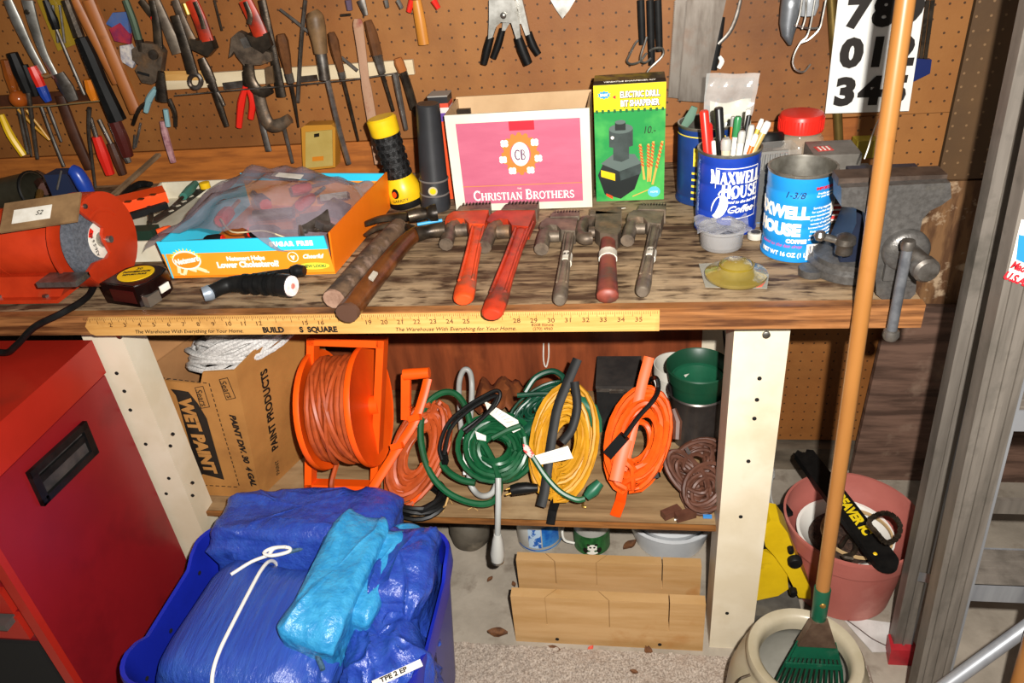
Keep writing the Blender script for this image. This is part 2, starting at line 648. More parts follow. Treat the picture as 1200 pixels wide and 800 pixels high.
# wooden yardstick along the front edge
ys = MB().prism([(.004, -.0212, H - .0315), (0.0, -.0212, H - .018), (.012, -.0212, H - .0015), (.9144, -.0212, H - .0015), (.9144, -.0212, H - .0355), (.012, -.0212, H - .0355)], (0, -.0028, 0), bev=.0005).build('yardstick', M_yard, bench, 0)
tk = MB()
YY = -.0243
for i in range(1, 36 * 8):
    l = .012 if i % 8 == 0 else (.008 if i % 4 == 0 else .0045)
    tk.box((i * .0254 / 8, YY, H - .0022 - l / 2), (.0005, .0005, l))
tk.build('ruler_marks', M_brownink, ys, 0)
FY = lambda x, z: frame((x, YY, z), (1, 0, 0), (0, 0, 1))
gap = {13, 14, 17, 18, 26, 27}
for i in range(2, 36):
    if i not in gap:
        text(str(i), .0105, FY(i * .0254 - .004, H - .0155), M_brownink, ys, sx=1.1)
text('The Warehouse With Everything for Your Home.', .0092, FY(.178, H - .0285), M_ink, ys, shear=.3, sx=1.0)
text('The Warehouse With Everything for Your Home.', .0092, FY(.612, H - .0285), M_ink, ys, shear=.3, sx=1.0)
text('BUILD', .0135, FY(.322, H - .0275), M_ink, ys, bold=.0006, sx=.95)
text('S  SQUARE', .0135, FY(.396, H - .0275), M_ink, ys, bold=.0006, sx=.95)
text('8208 Illinois\n(270) 4960', .0068, FY(.745, H - .0262), M_brownink, ys)
# ================================================================== ON THE BENCH
def plain(name, col, rough=.5, **k):
    return mat(name, col, rough, **k)


M_red = mat('grinder_red', '#b63414', .38, col2='#a02a0f', ns=10, dirt='#8f4a2a', ds=9, dt=(.62, .8))
M_steel = mat('worn_steel', '#8b8680', .42, .85, col2='#5f5850', ns=30, dirt='#4a3a2c', ds=20, dt=(.5, .75))
M_bright = mat('bright_steel', '#bcb9b2', .3, .9, col2='#8f8b84', ns=40)
M_dsteel = mat('dark_oily_steel', '#42392f', .36, .6, col2='#241e19', ns=30, dirt='#6a5a48', ds=18, dt=(.5, .75), bump=.2, bs=80)
M_black = mat('black_rubber', '#0d0d0d', .5, col2='#161514', ns=40, spec=.22)
M_blackg = mat('black_plastic', '#0f0f0f', .3, col2='#191818', ns=20, spec=.35)
M_grit = mat('grinding_wheel_grey', '#5c6068', .9, col2='#474b52', ns=200, bump=.4, bs=300)
M_paper = mat('white_paper', '#e4dfd4', .7, col2='#d2cbbd', ns=30)
M_mask = mat('masking_tape', '#d6cfc0', .7, col2='#b9b0a0', ns=40)
M_brownplate = mat('brown_hardboard', '#8a6b48', .6, col2='#6f5336', ns=20)
M_yel = mat('yellow_plastic', '#eec21c', .35, col2='#dcae14', ns=10)
M_orangep = mat('orange_plastic', '#fb4f10', .35, col2='#f0460c', ns=8)
M_bluep = mat('blue_handle', '#1d3f9a', .3, col2='#152f78', ns=10)
M_redp = mat('red_plastic', '#d8281c', .35)
M_whitep = mat('white_plastic', '#e9e6dd', .4)
M_greenp = mat('green_plastic', '#2f6b46', .4)
M_grime = mat('old_wood_handle', '#7a4a26', .5, col2='#4d2c15', ns=14, st=(1, 1, 1), dirt='#39200f', ds=25, dt=(.5, .7), bump=.15)
M_clear = mat('clear_plastic', '#ffffff', .06, trans=1., ior=1.12, alpha=.55)
M_card = mat('corrugated_card', '#b28555', .75, col2='#9d7246', ns=10, dirt='#c39a69', ds=6)

# --- bench grinder -------------------------------------------------
gc = V((-.018, .095, .912))
AX = Matrix.Translation(gc) @ Matrix.Rotation(PI / 2, 4, 'Y')      # local z -> world x
t = thing('bench_grinder', 'red bench grinder at the left end of the bench', 'grinder', (-.12, .09, H))
MB().lathe([(0, -.31), (.05, -.31), (.058, -.295), (.058, -.055), (.052, -.04), (0, -.04)], AX, 32).build('motor_housing', M_red, t)
MB().lathe([(.0592, -.15), (.0592, -.1495), (.0585, -.1495)], AX, 32).build('housing_band', M_red, t)
MB().lathe([(0, -.012), (.066, -.012), (.066, .010), (0, .010)], AX, 40).build('grinding_wheel', M_grit, t)
wl = MB().lathe([(.012, .0105), (.031, .0105), (.031, .0112), (.012, .0112)], AX, 30).build('wheel_label', M_paper, t)
LM = frame(gc + V((.0125, 0, 0)), (0, 1, 0), (0, 0, 1))
text('A36-S 6 IN', .009, LM @ Matrix.Translation((-.021, 0, 0)) @ Matrix.Rotation(-PI / 2 + 3.1, 4, 'Z'), M_ink, wl)
red_sec = MB()
for a in range(4):
    pts = []
    for k in range(5):
        th = math.radians(118 + a * 8 + 0 * k + k * 2)
        pts.append(gc + V((.0116, .031 * math.cos(th), .031 * math.sin(th))))
    for k in range(4, -1, -1):
        th = math.radians(118 + a * 8 + k * 2)
        pts.append(gc + V((.0116, .022 * math.cos(th), .022 * math.sin(th))))
    red_sec.prism(pts, (.0004, 0, 0))
red_sec.build('label_red_mark', M_redp, wl, 0)
MB().lathe([(0, .010), (.013, .010), (.013, .018), (.006, .019), (.006, .03), (0, .03)], AX, 12).build('arbor_nut', M_bright, t)


def guard_outline(r):
    P = []
    for k in range(36):
        th = math.radians(-160 + 279 * k / 35)
        P.append((r * math.cos(th), r * math.sin(th)))
    return P + [(-.022, .046), (-.010, .034), (.001, .020), (-.007, .012), (-.009, 0), (-.006, -.012), (-.004, -.022), (-.018, -.026), (-.05, -.020)]


MB().prism([gc + V((.017, y, z)) for y, z in guard_outline(.079)], (.006, 0, 0), bev=.002).build('guard_cover', M_red, t)
MB().lathe([(.0, -.026), (.079, -.026), (.079, -.022), (0, -.022)], AX, 40).build('guard_back', M_red, t)
gr = MB()
G = []
for k in range(31):
    th = math.radians(-160 + 279 * k / 30)
    row = [gc + V((x, r_ * math.cos(th), r_ * math.sin(th))) for x, r_ in ((-.024, .076), (-.024, .0795), (.020, .0795), (.020, .076))]
    G.append(row)
gr.sheet(G, closed=True).build('guard_rim', M_red, t)
emb = MB()
emb.tube([gc + V((.0232, .05 * math.cos(math.radians(a)), .05 * math.sin(math.radians(a)))) for a in range(35, 125, 10)], .004, 6, flat=.4, up=(1, 0, 0))
emb.build('raised_arrow', M_red, t)
for a, r_ in ((-110, .071), (108, .071)):
    MB().lathe([(0, 0), (.0045, 0), (.004, .003), (0, .004)], frame(gc + V((.023, r_ * math.cos(math.radians(a)), r_ * math.sin(math.radians(a)))), (0, 1, 0), (0, 0, 1)), 10).build('screw', M_screw, t)
MB().box((gc.x - .012, gc.y - .088, gc.z - .03), (.07, .036, .009), bev=.002).build('tool_rest', M_steel, t)
MB().bar((gc.x - .02, gc.y - .08, gc.z - .037), (gc.x - .02, gc.y - .03, gc.z - .055), .03, .006).build('rest_bracket', M_red, t)
pb = MB().box((0, 0, 0), (.125, .055, .004), frame(at(48, 249, Y=.045), (1, .18, .05), (-.1, .8, .55)), bev=.0008).build('spark_shield', M_brownplate, t)
lm = frame(at(42, 249, Y=.045), (1, .18, .05), (-.1, .8, .55))
sl = MB().box((-.004, -.004, .0026), (.062, .026, .0006), lm).build('shield_label', M_paper, t, 0)
text('S2', .012, lm @ Matrix.Translation((.008, -.004, .003)), M_ink, sl, shear=.3)
bs_ = MB()
bs_.prism([(-.30, .045, .87), (-.05, .045, .87), (-.075, .032, H + .004), (-.30, .032, H + .004)], (0, .1, 0), bev=.003)
bs_.build('pedestal', M_red, t)
MB().box((-.19, .09, H + .004), (.235, .135, .007), bev=.002).build('base_plate', M_red, t)
for bx in (-.19, -.10):
    MB().lathe([(0, 0), (.006, 0), (.006, .004), (0, .005)], (bx, .034, H + .0075), 6).build('base_bolt', M_screw, t)
cord = cr([(-.06, .13, .846), (-.03, .06, .838), (-.02, .02, .838), (-.03, -.025, .838), (-.075, -.04, .822), (-.12, -.045, .79), (-.16, -.035, .77), (-.2, -.04, .79), (-.29, -.04, .86)], 6)
MB().tube(cord, .0055, 8).build('power_cord', M_black, t)

# --- junk behind the grinder ---------------------------------------
t = thing('steel_cup', 'dull steel cup lying on its side behind the red grinder', 'cup', (-.45, .45, H))
cm = Matrix.Translation((-.455, .45, H + .043)) @ Matrix.Rotation(math.radians(82), 4, 'Y')
MB().lathe([(0, -.05), (.039, -.05), (.041, .05), (.0385, .05), (.037, -.046), (0, -.046)], cm, 30).build('cup_body', mat('cup_metal', '#6f6a58', .35, .8, col2='#55503f', ns=10), t)
MB().lathe([(.041, .044), (.0435, .046), (.0435, .05), (.041, .052)], cm, 30, closed=True).build('rim', M_black, t)


def lying(name, lbl, cat, px, m, Z, parts=None, group=None, n=10, flat=1.):
    """a rod-like thing lying on a horizontal plane: px = [(x, y, width)]"""
    mb = MB()
    stroke(mb, px, n, flat, Z=Z)
    return mb.single(name, m, lbl, cat, group)


def tool(name, lbl, cat, segs, group=None, **pl):
    """thing built of tapered strokes: segs = [(part name, material, [(px,py,w)...], flat, n)], on the plane pl"""
    p0 = segs[0][2][0]
    b = min((at(s[0], s[1], **pl) for sg in segs for s in sg[2]), key=lambda q: q.z)
    t = thing(name, lbl, cat, b, group)
    ax = list(pl)[0]
    for sg in segs:
        nm, m, pts = sg[:3]
        flat = sg[3] if len(sg) > 3 else 1.
        n = sg[4] if len(sg) > 4 else 8
        off = sg[5] if len(sg) > 5 else 0
        mb = MB()
        stroke(mb, pts, n, flat, **{ax: pl[ax] + off})
        mb.build(nm, m, t)
    return t


M_amber = mat('amber_resin', '#8e4a18', .25, col2='#6a3410', ns=10)
tool('knob', 'dark brown round knob with a pale stem behind the grinder shield', 'knob',
     [('knob_head', mat('knob_brown', '#4b2a20', .4), [(44, 206, 14), (50, 213, 20), (54, 221, 16)]), ('stem', mat('brass', '#b08a45', .4, .8), [(47, 225, 8), (45, 240, 8)])], Z=.88)
tool('screwdriver', 'blue handled screwdriver leaning behind the red grinder', 'screwdriver',
     [('handle', M_bluep, [(84, 199, 14), (90, 203, 17), (98, 216, 18), (105, 230, 15)], 1, 10), ('blade', M_steel, [(105, 230, 5), (112, 246, 5)])], Y=.32)
MB().box(tuple(at(78, 216, Y=.36)), (.05, .04, .055), bev=.008).single('small_case', mat('navy_cloth', '#18233f', .7), 'navy blue block left of the blue screwdriver', 'case')
MB().tube([at(72, 200, Y=.34), at(67, 222, Y=.33)], .0022, 6).single('nail', M_bright, 'bright thin nail standing behind the grinder', 'nail')

# --- wood slat leaning
a_, b_ = at(120, 240, Y=.36), at(186, 181, Y=.60)
MB().bar(a_, b_, .011, .007, bev=.001).single('thin_stick', mat('grey_slat', '#8d7458', .7, col2='#6f583f', ns=20), 'thin grey wood slat leaning up against the wall left of the cardboard tray', 'stick')

# --- cream tray ----------------------------------------------------
M_cream = mat('cream_card', '#d8d1bd', .6, col2='#c8bfa8', ns=12, dirt='#a99e86', ds=10, dt=(.6, .8))
tr = thing('shallow_tray', 'shallow cream cardboard tray of tools between grinder and snack box', 'tray', (.0, .33, H))
P4 = [(-.055, .178), (.075, .178), (.075, .495), (-.135, .495)]
MB().prism([(x, y, H + .0015) for x, y in P4], (0, 0, .003)).build('tray_bottom', M_cream, tr, 0)
for i in range(4):
    a, b = P4[i], P4[(i + 1) % 4]
    MB().bar((a[0], a[1], H + .021), (b[0], b[1], H + .021), .004, .04).build('tray_side', M_cream, tr, 0)

t = thing('spirit_level', 'orange plastic torpedo level with dark edge lying across the cream tray', 'level', at(160, 240, Z=.875))
MB().bar(at(127, 243, Z=.885), at(194, 227, Z=.885), .052, .022, bev=.003).build('level_body', M_orangep, t)
MB().bar(at(140, 257, Z=.880), at(196, 240, Z=.880), .012, .012).build('bottom_edge', M_black, t)
for x, y in ((150, 236), (165, 233), (179, 228)):
    MB().box(tuple(at(x, y, Z=.8965)), (.012, .008, .002), rz(0)).build('vial_window', mat('vial_dark', '#5a2a10', .3), t, 0)
tool('putty_knife', 'black handled knife behind the orange level', 'knife',
     [('handle', M_black, [(141, 231, 6), (152, 222, 10), (164, 216, 14), (176, 216, 10)], .6, 10), ('blade', M_bright, [(141, 231, 7), (134, 228, 6)], .2)], Z=.878)
tool('metal_strap', 'dark perforated metal strap lying in the cream tray', 'strap',
     [('strap', mat('strap_metal', '#4f4b42', .5, .5, col2='#3a362f', ns=20), [(178, 260, 16), (205, 243, 17), (238, 220, 15)], .18, 6)] +
     [('strap_hole', M_cream, [(x - 2, y + .7, 5), (x + 3, y - 1, 5)], .2, 8, .003) for x, y in ((200, 247), (208, 241), (215, 236), (223, 230))], Z=.852)
tool('screwdriver', 'teal green handled screwdriver pointing to the wall in the cream tray', 'screwdriver',
     [('handle', mat('teal_plastic', '#3c7466', .4), [(215, 230, 9), (222, 223, 11), (229, 215, 8)]), ('blade', M_steel, [(214, 231, 4), (203, 241, 3.5)])], Z=.868)
MB().lathe([(0, 0), (.011, 0), (.011, .012), (0, .014)], tuple(at(241, 220, Z=.862)), 12).single('bottle_cap', M_yel, 'yellow round cap at the back of the cream tray', 'cap')
tool('wire_cutters', 'small dark pliers lying against the orange level', 'pliers',
     [('handle', M_dsteel, [(172, 238, 6), (177, 252, 6), (176, 262, 5)], .7), ('handle', M_dsteel, [(184, 237, 5), (174, 243, 7), (170, 240, 5)], .7)], Z=.874)
MB().box((.0, .0, .0), (.055, .03, .02), frame(at(167, 273, Z=.866), (1, .05, 0), (0, 1, 0)), bev=.004).single('plastic_case', mat('dark_green_case', '#1f3328', .35), 'dark green small case at the front of the cream tray', 'case')
tool('wire_nut', 'orange twist connector beside the blue box corner', 'connector', [('cap', mat('orange_red', '#e2501c', .4), [(184, 273, 9), (194, 270, 11), (199, 267, 7)])], Z=.874)
tool('brass_hook', 'small brass hook at the front left corner of the cream tray', 'hook', [('hook', mat('brass', '#b08a45', .4, .8), [(146, 264, 3), (145, 272, 3), (150, 276, 3)])], Z=.875)

# --- tape measure ---------------------------------------------------
Mt = Matrix.Translation((.073, .042, H)) @ Matrix.Rotation(math.radians(-14), 4, 'Z')
t = thing('tape_measure', 'black and chrome tape measure with yellow oval label', 'tape measure', (.073, .042, H))
P = [(-.043, -.036), (.03, -.036), (.043, -.02), (.043, .015), (.034, .033), (.01, .04), (-.03, .036), (-.043, .02)]
MB().prism([Mt @ V((x, y, .003)) for x, y in P], (0, 0, .036), bev=.004, seg=2).build('case', mat('tape_dark', '#2a1512', .15, .6, col2='#1a0d0c', ns=6), t)
MB().prism([Mt @ V((x * .93, y * .93, .038)) for x, y in P], (0, 0, .002), bev=.001).build('face_plate', M_blackg, t)
yl = MB().lathe([(0, 0), (.03, 0), (.03, .0008), (0, .0008)], Mt @ Matrix.Translation((-.004, .004, .0402)), 30, sx=1.0, sy=.95).build('yellow_label', M_yel, t, 0)
tm = Mt @ Matrix.Translation((-.004, .004, .0412)) @ Matrix.Rotation(math.radians(22), 4, 'Z')
text('30', .011, tm @ Matrix.Translation((0, .016, 0)), M_ink, yl)
text('POWERLOCK', .0075, tm @ Matrix.Translation((0, .005, 0)), M_ink, yl, bold=.0004)
text('RETURN RULE', .0062, tm @ Matrix.Translation((0, -.005, 0)), M_ink, yl, bold=.0003)
MB().box((.041, -.02, .012), (.012, .026, .018), Mt, bev=.002).build('tape_mouth', mat('tape_chrome', '#9d958a', .3, .8), t)
MB().box((.0445, .008, .018), (.002, .02, .012), Mt).build('tape_end', M_paper, t, 0)
MB().box((.0, -.0365, .02), (.05, .001, .022), Mt).build('trim_band', mat('tape_maroon', '#4a1a18', .2, .5), t, 0)

# --- snack carton --------------------------------------------------
M_cyan = mat('carton_cyan', '#33c3e4', .4)
M_corange = mat('carton_orange', '#f09a2c', .4, col2='#ea8f22', ns=4)
M_csolid = mat('carton_side_orange', '#ee7a12', .45, col2='#e46f0c', ns=5)
M_cwhite = mat('print_white', '#f4efe2', .5)
M_cyel = mat('print_yellow', '#f3d53c', .5)
bx = thing('snack_carton', 'open blue and orange snack carton holding a bag of tools', 'carton', (.24, .265, H))
fl_, fr_, br_, bl_ = V((.088, .108, H)), V((.384, .112, H)), V((.402, .40, H)), V((.085, .44, H))
zt = .069
MB().prism([fl_ + V((0, 0, .001)), fr_ + V((0, 0, .001)), br_ + V((0, 0, .001)), bl_ + V((0, 0, .001))], (0, 0, .003)).build('carton_bottom', M_csolid, bx, 0)


def wallq(a, b, z0, z1, m, nm, lean=(0, 0), th=.003):
    a, b = V(a), V(b)
    ln = V((lean[0], lean[1], 0))
    nrm = (b - a).cross(V((0, 0, 1))).normalized() * th
    return MB().prism([a + ln * (z0 / zt) + V((0, 0, z0)), b + ln * (z0 / zt) + V((0, 0, z0)), b + ln * (z1 / zt) + V((0, 0, z1)), a + ln * (z1 / zt) + V((0, 0, z1))], -nrm).build(nm, m, bx, 0)


fp = wallq(fl_, fr_, 0, .046, M_corange, 'front_panel', (-.006, .0))
fc = wallq(fl_, fr_, .046, zt, M_cyan, 'front_stripe', (-.006, .0))
wallq(fr_, br_, 0, zt + .006, M_csolid, 'side_panel', (.006, 0))
wallq(br_, bl_, 0, .058, M_corange, 'back_panel', (0, 0))
wallq(br_, bl_, .058, zt + .004, M_cyan, 'back_stripe', (0, 0))
wallq(bl_, fl_, 0, zt, M_cyan, 'side_panel', (0, 0))
FD = (fr_ - fl_).normalized()
FW = (fr_ - fl_).length


def on_carton(u, z, dz=0):
    return frame(fl_ + FD * (u * FW) + V((-.006 * z / zt, -.0005 - dz, z)), FD, (0, 0, 1))


text('SUGAR FREE', .0105, on_carton(.80, .058), M_cwhite, fc, bold=.0009, sp=1.35)
text('Netsmart Helps', .0105, on_carton(.50, .034), M_cwhite, fp, bold=.0006)
text('Lower Cholesterol?', .0145, on_carton(.50, .0225), M_cwhite, fp, bold=.0008, sx=.95)
text('Cheerful', .010, on_carton(.90, .034), M_cwhite, fp, shear=.35, bold=.0005)
MB().lathe([(0, 0), (.026, 0), (.026, .0006), (0, .0006)], on_carton(.14, .034, .0006), 30, sx=1, sy=.68).build('logo_oval', M_cwhite, fp, 0)
MB().lathe([(0, 0), (.0235, 0), (.0235, .0006), (0, .0006)], on_carton(.14, .034, .0012), 30, sx=1, sy=.62).build('logo_oval_inner', mat('logo_orange', '#e8891f', .5), fp, 0)
text('Netsmart', .0135, on_carton(.14, .034, .002) @ Matrix.Rotation(.16, 4, 'Z'), M_cwhite, fp, bold=.0008, shear=.25, sx=.85)
su = MB()
for k in range(11):
    a = math.radians(20 + k * 14)
    p0 = on_carton(.14, .034, .001)
    d = V((math.cos(a), math.sin(a) * .75, 0))
    nn_ = V((-d.y, d.x, 0)) * .0022
    su.prism([p0 @ (d * .024 + nn_), p0 @ (d * .024 - nn_), p0 @ (d * .030)], (0, -.0004, 0))
su.build('sun_rays', M_cyel, fp, 0)
hh = MB()
for x0, y0, x1, y1, w_ in ((-.018, -.01, -.021, -.024, .006), (-.006, -.016, -.012, -.026, .006), (.012, -.014, .03, -.022, .006), (.0, -.016, .012, -.02, .006), (-.02, -.025, -.012, -.027, .003), (.026, -.021, .034, -.024, .003)):
    q = on_carton(.14, .034, .0008)
    hh.bar(q @ V((x0, y0, 0)), q @ V((x1, y1, 0)), w_, .0006, up=(0, -1, 0))
hh.build('logo_hands', mat('print_cream', '#f2dcae', .5), fp, 0)
MB().lathe([(0.0082, 0), (.0094, 0), (.0094, .0005), (.0082, .0005)], on_carton(.785, .034, .0006), 24, closed=True).build('seal_ring', M_cwhite, fp, 0)
text('v', .014, on_carton(.785, .034, .0008), M_cwhite, fp, bold=.0008)
ov = MB().lathe([(0, 0), (.022, 0), (.022, .0006), (0, .0006)], on_carton(.89, .0165, .0005), 26, sx=1.25, sy=.28).build('yellow_oval', M_cyel, fp, 0)
text('NEW LOOK!', .0072, on_carton(.895, .0165, .0012), mat('print_green', '#4a7a35', .5), ov, bold=.0003)

# tools lying in the carton, under the bag
def sd(lbl, a, b, hm, Z, w=11, nm='screwdriver'):
    a, b = V((*a, 0)), V((*b, 0))
    ax = [(a.x + (b.x - a.x) * k, a.y + (b.y - a.y) * k) for k in (0, .12, .42, .5, 1)]
    t = thing(nm, lbl, 'screwdriver', (ax[0][0], ax[0][1], Z))
    r = w / 1000
    MB().tube([(x, y, Z) for x, y in ax[:4]], [r * .8, r, r * .9, r * .6], 8).build('handle', hm, t)
    MB().tube([(ax[0][0] - (b.x - a.x) * .02, ax[0][1] - (b.y - a.y) * .02, Z), (ax[0][0] + (b.x - a.x) * .03, ax[0][1] + (b.y - a.y) * .03, Z)], r * .82, 8).build('end_cap', M_redp, t)
    MB().tube([(x, y, Z) for x, y in ax[3:]], r * .3, 6).build('blade', M_bright, t)


M_bk = M_blackg
sd('black screwdriver with red end cap standing out through the bag', (.215, .26), (.16, .33), M_bk, .9, 14)
sd('black and red screwdriver lying along the front of the snack carton', (.175, .155), (.06 + .05, .15), M_bk, .88, 10)
sd('screwdriver with red collar and chrome shaft at the carton front middle', (.225, .165), (.33, .16), M_bk, .888, 13)
sd('red handled screwdriver under the middle of the bag', (.285, .25), (.30, .34), M_redp, .9, 12)
sd('red handled screwdriver under the left of the bag', (.13, .24), (.12, .34), M_redp, .88, 14)
sd('red screwdriver at the back of the snack carton', (.24, .33), (.3, .37), M_redp, .9, 11)
t = thing('ratchet', 'chrome knurled ratchet extension lying in the snack carton', 'ratchet', (.27, .2, .9))
MB().tube([(.222, .195, .905), (.292, .205, .905)], .010, 10).build('socket', M_steel, t)
MB().tube([(.30, .20, .895), (.33, .135, .886)], .005, 8).build('shaft', M_bright, t)
for k, (x, y, s) in enumerate(((.335, .19, .05), (.352, .25, .045), (.36, .17, .03), (.33, .31, .05))):
    lblz = ('grey metal plate tilted in the front right of the snack carton', 'grey metal bracket behind the tilted plate in the snack carton', 'small grey metal clip in the right corner of the snack carton', 'grey metal bracket at the back right of the snack carton')[k]
    MB().box((0, 0, 0), (s, s * .8, .012), Matrix.Translation((x, y, .892)) @ Matrix.Rotation(.4 + k, 4, 'Z') @ Matrix.Rotation(.4, 4, 'X'), bev=.003).single('bracket', M_steel, lblz, 'bracket')
MB().tube(cr([(.155, .20, .9), (.2, .15, .895), (.26, .14, .9), (.30, .125, .895), (.33, .12, .885)], 5), .0014, 6).single('wire', mat('cream_wire', '#d8c8a0', .5), 'thin cream wire along the front of the snack carton', 'wire')
# the bag: wrinkled dome over the tools
M_bag = mat('grey_bag_plastic', '#7d7078', .14, col2='#938790', ns=14, alpha=.56, bump=.7, bs=30, dist=.004, spec=.7)
Gd = []
rnd = random.Random(3)
for i in range(34):
    u = i / 33
    row = []
    for j in range(30):
        v = j / 29
        x = .045 + u * .335 + .03 * math.sin(v * 3)* (1 - u)
        y = .115 + v * .315 + .015 * math.sin(u * 7)
        edge = min(u, 1 - u) * min(v + .12, 1 - v) * 4
        z = .878 + .064 * min(1, edge * 2.6) ** .6 * (1 - .12 * u)
        z += .006 * math.sin(11 * u + 7 * v + 2 * math.sin(9 * v)) + .004 * math.sin(23 * u - 17 * v) + .002 * rnd.uniform(-1, 1)
        if u > .62 and v < .35:
            z -= .030 * min(1, (u - .62) * 8) * min(1, (.35 - v) * 8)
        row.append((x, y, z))
    Gd.append(row)
bag = thing('tool_bag', 'crinkled grey see-through plastic bag over tools in the snack carton', 'bag', (.2, .26, .88))
MB().sheet(Gd).build('bag_film', M_bag, bag, 70)
q = [at(x, y, Z=.9455) for x, y in ((318, 206), (352, 210), (356, 205), (322, 202))]
MB().prism([(p.x, p.y, .9455) for p in q], (0, 0, .0006)).build('paper_tag', M_paper, bag, 0)

# --- angled flashlight ---------------------------------------------
t = thing('angle_flashlight', 'black bent flashlight with pale lens lying before the snack carton', 'flashlight', at(300, 345, Z=H))
mb = MB()
stroke(mb, [(248, 342, 17), (258, 337, 17), (270, 333, 19), (290, 332, 22), (315, 332, 25), (332, 334, 27)], 16, 1, Z=H + .021)
mb.build('grip', M_black, t)
mb = MB()
for x, w_ in ((288, 24.5), (300, 26), (312, 27.5), (323, 28.5)):
    stroke(mb, [(x - 2, 332.5, w_), (x + 2, 332.7, w_)], 16, Z=H + .021)
mb.build('grip_rib', M_black, t, stuff=True)
mb = MB()
stroke(mb, [(238, 345, 17), (245, 343, 19), (249, 341.5, 18)], 16, Z=H + .018)
mb.build('end_ring', mat('ring_grey', '#8b95a0', .35, .4), t)
mb = MB()
stroke(mb, [(331, 334, 28), (341, 335, 28)], 18, Z=H + .021)
mb.build('lamp_head', M_blackg, t)
mb = MB()
stroke(mb, [(341, 335, 25), (343, 335.2, 24)], 18, Z=H + .021)
mb.build('lens', mat('lens_pale', '#e8c9c4', .15, col2='#f2ebe8', ns=60), t)
mb = MB()
stroke(mb, [(343, 335.2, 7), (344, 335.3, 6)], 12, Z=H + .021)
mb.build('bulb', mat('bulb_pink', '#c8766a', .3), t)
tool('nozzle_lever', 'thin black lever with knobbly end behind the bent flashlight', 'lever',
     [('lever_arm', M_blackg, [(285, 325, 6), (312, 321, 8), (340, 318, 9)], .8), ('knob_end', M_blackg, [(341, 318, 12), (348, 317, 16), (357, 317, 12)], 1, 10)], Z=H + .03)

# --- hammers -------------------------------------------------------
M_wrapd = mat('taped_handle', '#5d4733', .8, col2='#382a20', ns=40, st=(1, 1, 1), dirt='#80695a', ds=30, dt=(.55, .7), bump=.5, bs=70)
M_hend = mat('hammer_end_grain', '#9b7a66', .8, col2='#7f604e', ns=60)
t = thing('hammer', 'hammer with rough grey brown wrapped handle, left of the two', 'hammer', at(440, 300, Z=H))
for nm, m, pts, fl2, Zz in (('handle', M_wrapd, [(392, 349, 27), (408, 333, 29), (430, 306, 26), (452, 281, 23), (468, 264, 20)], .9, H + .022),
                            ('handle_end', M_hend, [(390, 351, 26), (393, 348, 27)], .9, H + .022),
                            ('head', M_dsteel, [(478, 254, 15), (488, 252, 17), (500, 250, 14), (505, 250, 20), (512, 249, 21)], 1, H + .026),
                            ('claw', M_dsteel, [(478, 254, 17), (460, 255, 15), (444, 257, 13), (427, 263, 10)], .6, H + .026),
                            ('claw', M_dsteel, [(474, 262, 13), (455, 264, 12), (440, 268, 10), (429, 275, 7)], .6, H + .026)):
    mb = MB()
    stroke(mb, pts, 12, fl2, Z=Zz)
    mb.build(nm, m, t)
t = thing('hammer', 'hammer with glossy dark brown wooden handle, right of the two', 'hammer', at(450, 330, Z=H))
for nm, m, pts, fl2, Zz in (('handle', mat('varnished_handle', '#6a3c1c', .28, col2='#4a260f', ns=12, dirt='#34190a', ds=22, dt=(.5, .7)), [(408, 365, 29), (420, 350, 28), (444, 320, 26), (466, 293, 23), (478, 281, 21), (490, 272, 19)], .85, H + .02),
                            ('handle_end', mat('handle_end_brown', '#4e3324', .7), [(406, 367.5, 28), (409, 364, 29)], .85, H + .02),
                            ('head', M_dsteel, [(488, 275, 18), (500, 272, 15), (512, 270, 17), (522, 269, 18)], 1, H + .022),
                            ('claw', M_dsteel, [(490, 274, 17), (482, 268, 13), (474, 264, 8)], .7, H + .022)):
    mb = MB()
    stroke(mb, pts, 12, fl2, Z=Zz)
    mb.build(nm, m, t)
qa = [at(x, y, Z=H + .034) for x, y in ((432, 327), (438, 319), (443, 321), (437, 330))]
MB().prism(qa, (0, 0, .003)).build('price_sticker', M_mask, t, 0)
lying('pencil_stub', 'short blue rod lying behind the hammer heads', 'rod', [(489, 263, 4), (518, 258, 4)], mat('sky_blue', '#3f9fd0', .4), H + .012)

# --- yellow and black flashlight ----------------------------------
yb = at(478, 238, Z=H)
yt = at(446, 137, Y=yb.y)
ax = (yt - yb).normalized()
MF = frame(yb, ax.orthogonal(), ax.cross(ax.orthogonal()))
MF = Matrix.Translation(yb) @ V((0, 0, 1)).rotation_difference(ax).to_matrix().to_4x4()
L_ = (yt - yb).length
t = thing('work_flashlight', 'chunky yellow and black flashlight standing on its head', 'flashlight', yb)
r1 = pxr(yb, 40)
MB().lathe([(0, 0), (r1 * .95, 0), (r1, .004), (r1 * 1.0, .035), (r1 * .86, .05), (r1 * .7, .06), (0, .06)], MF, 28).build('lamp_head', M_yel, t)
MB().lathe([(0, -.001), (r1 * 1.0, -.001), (r1 * 1.03, .003), (r1 * 1.03, .011), (r1, .012)], MF, 28).build('bezel', M_black, t)
r2 = pxr(yt, 33)
MB().lathe([(r1 * .72, .055), (r2 * .95, .065), (r2 * .92, L_ * .5), (r2 * .98, L_ - .02), (0, L_ - .018)], MF, 24).build('grip', mat('knurled_black', '#1a1a1a', .5, bump=.8, bs=160, dist=.004), t)
kn = MB()
for i in range(6):
    for k in range(14):
        a = 2 * PI * (k + .5 * (i % 2)) / 14
        kn.box((r2 * .94, 0, 0), (.004, .006, .007), MF @ Matrix.Translation((0, 0, L_ * .36 + i * L_ * .085)) @ Matrix.Rotation(a, 4, 'Z'))
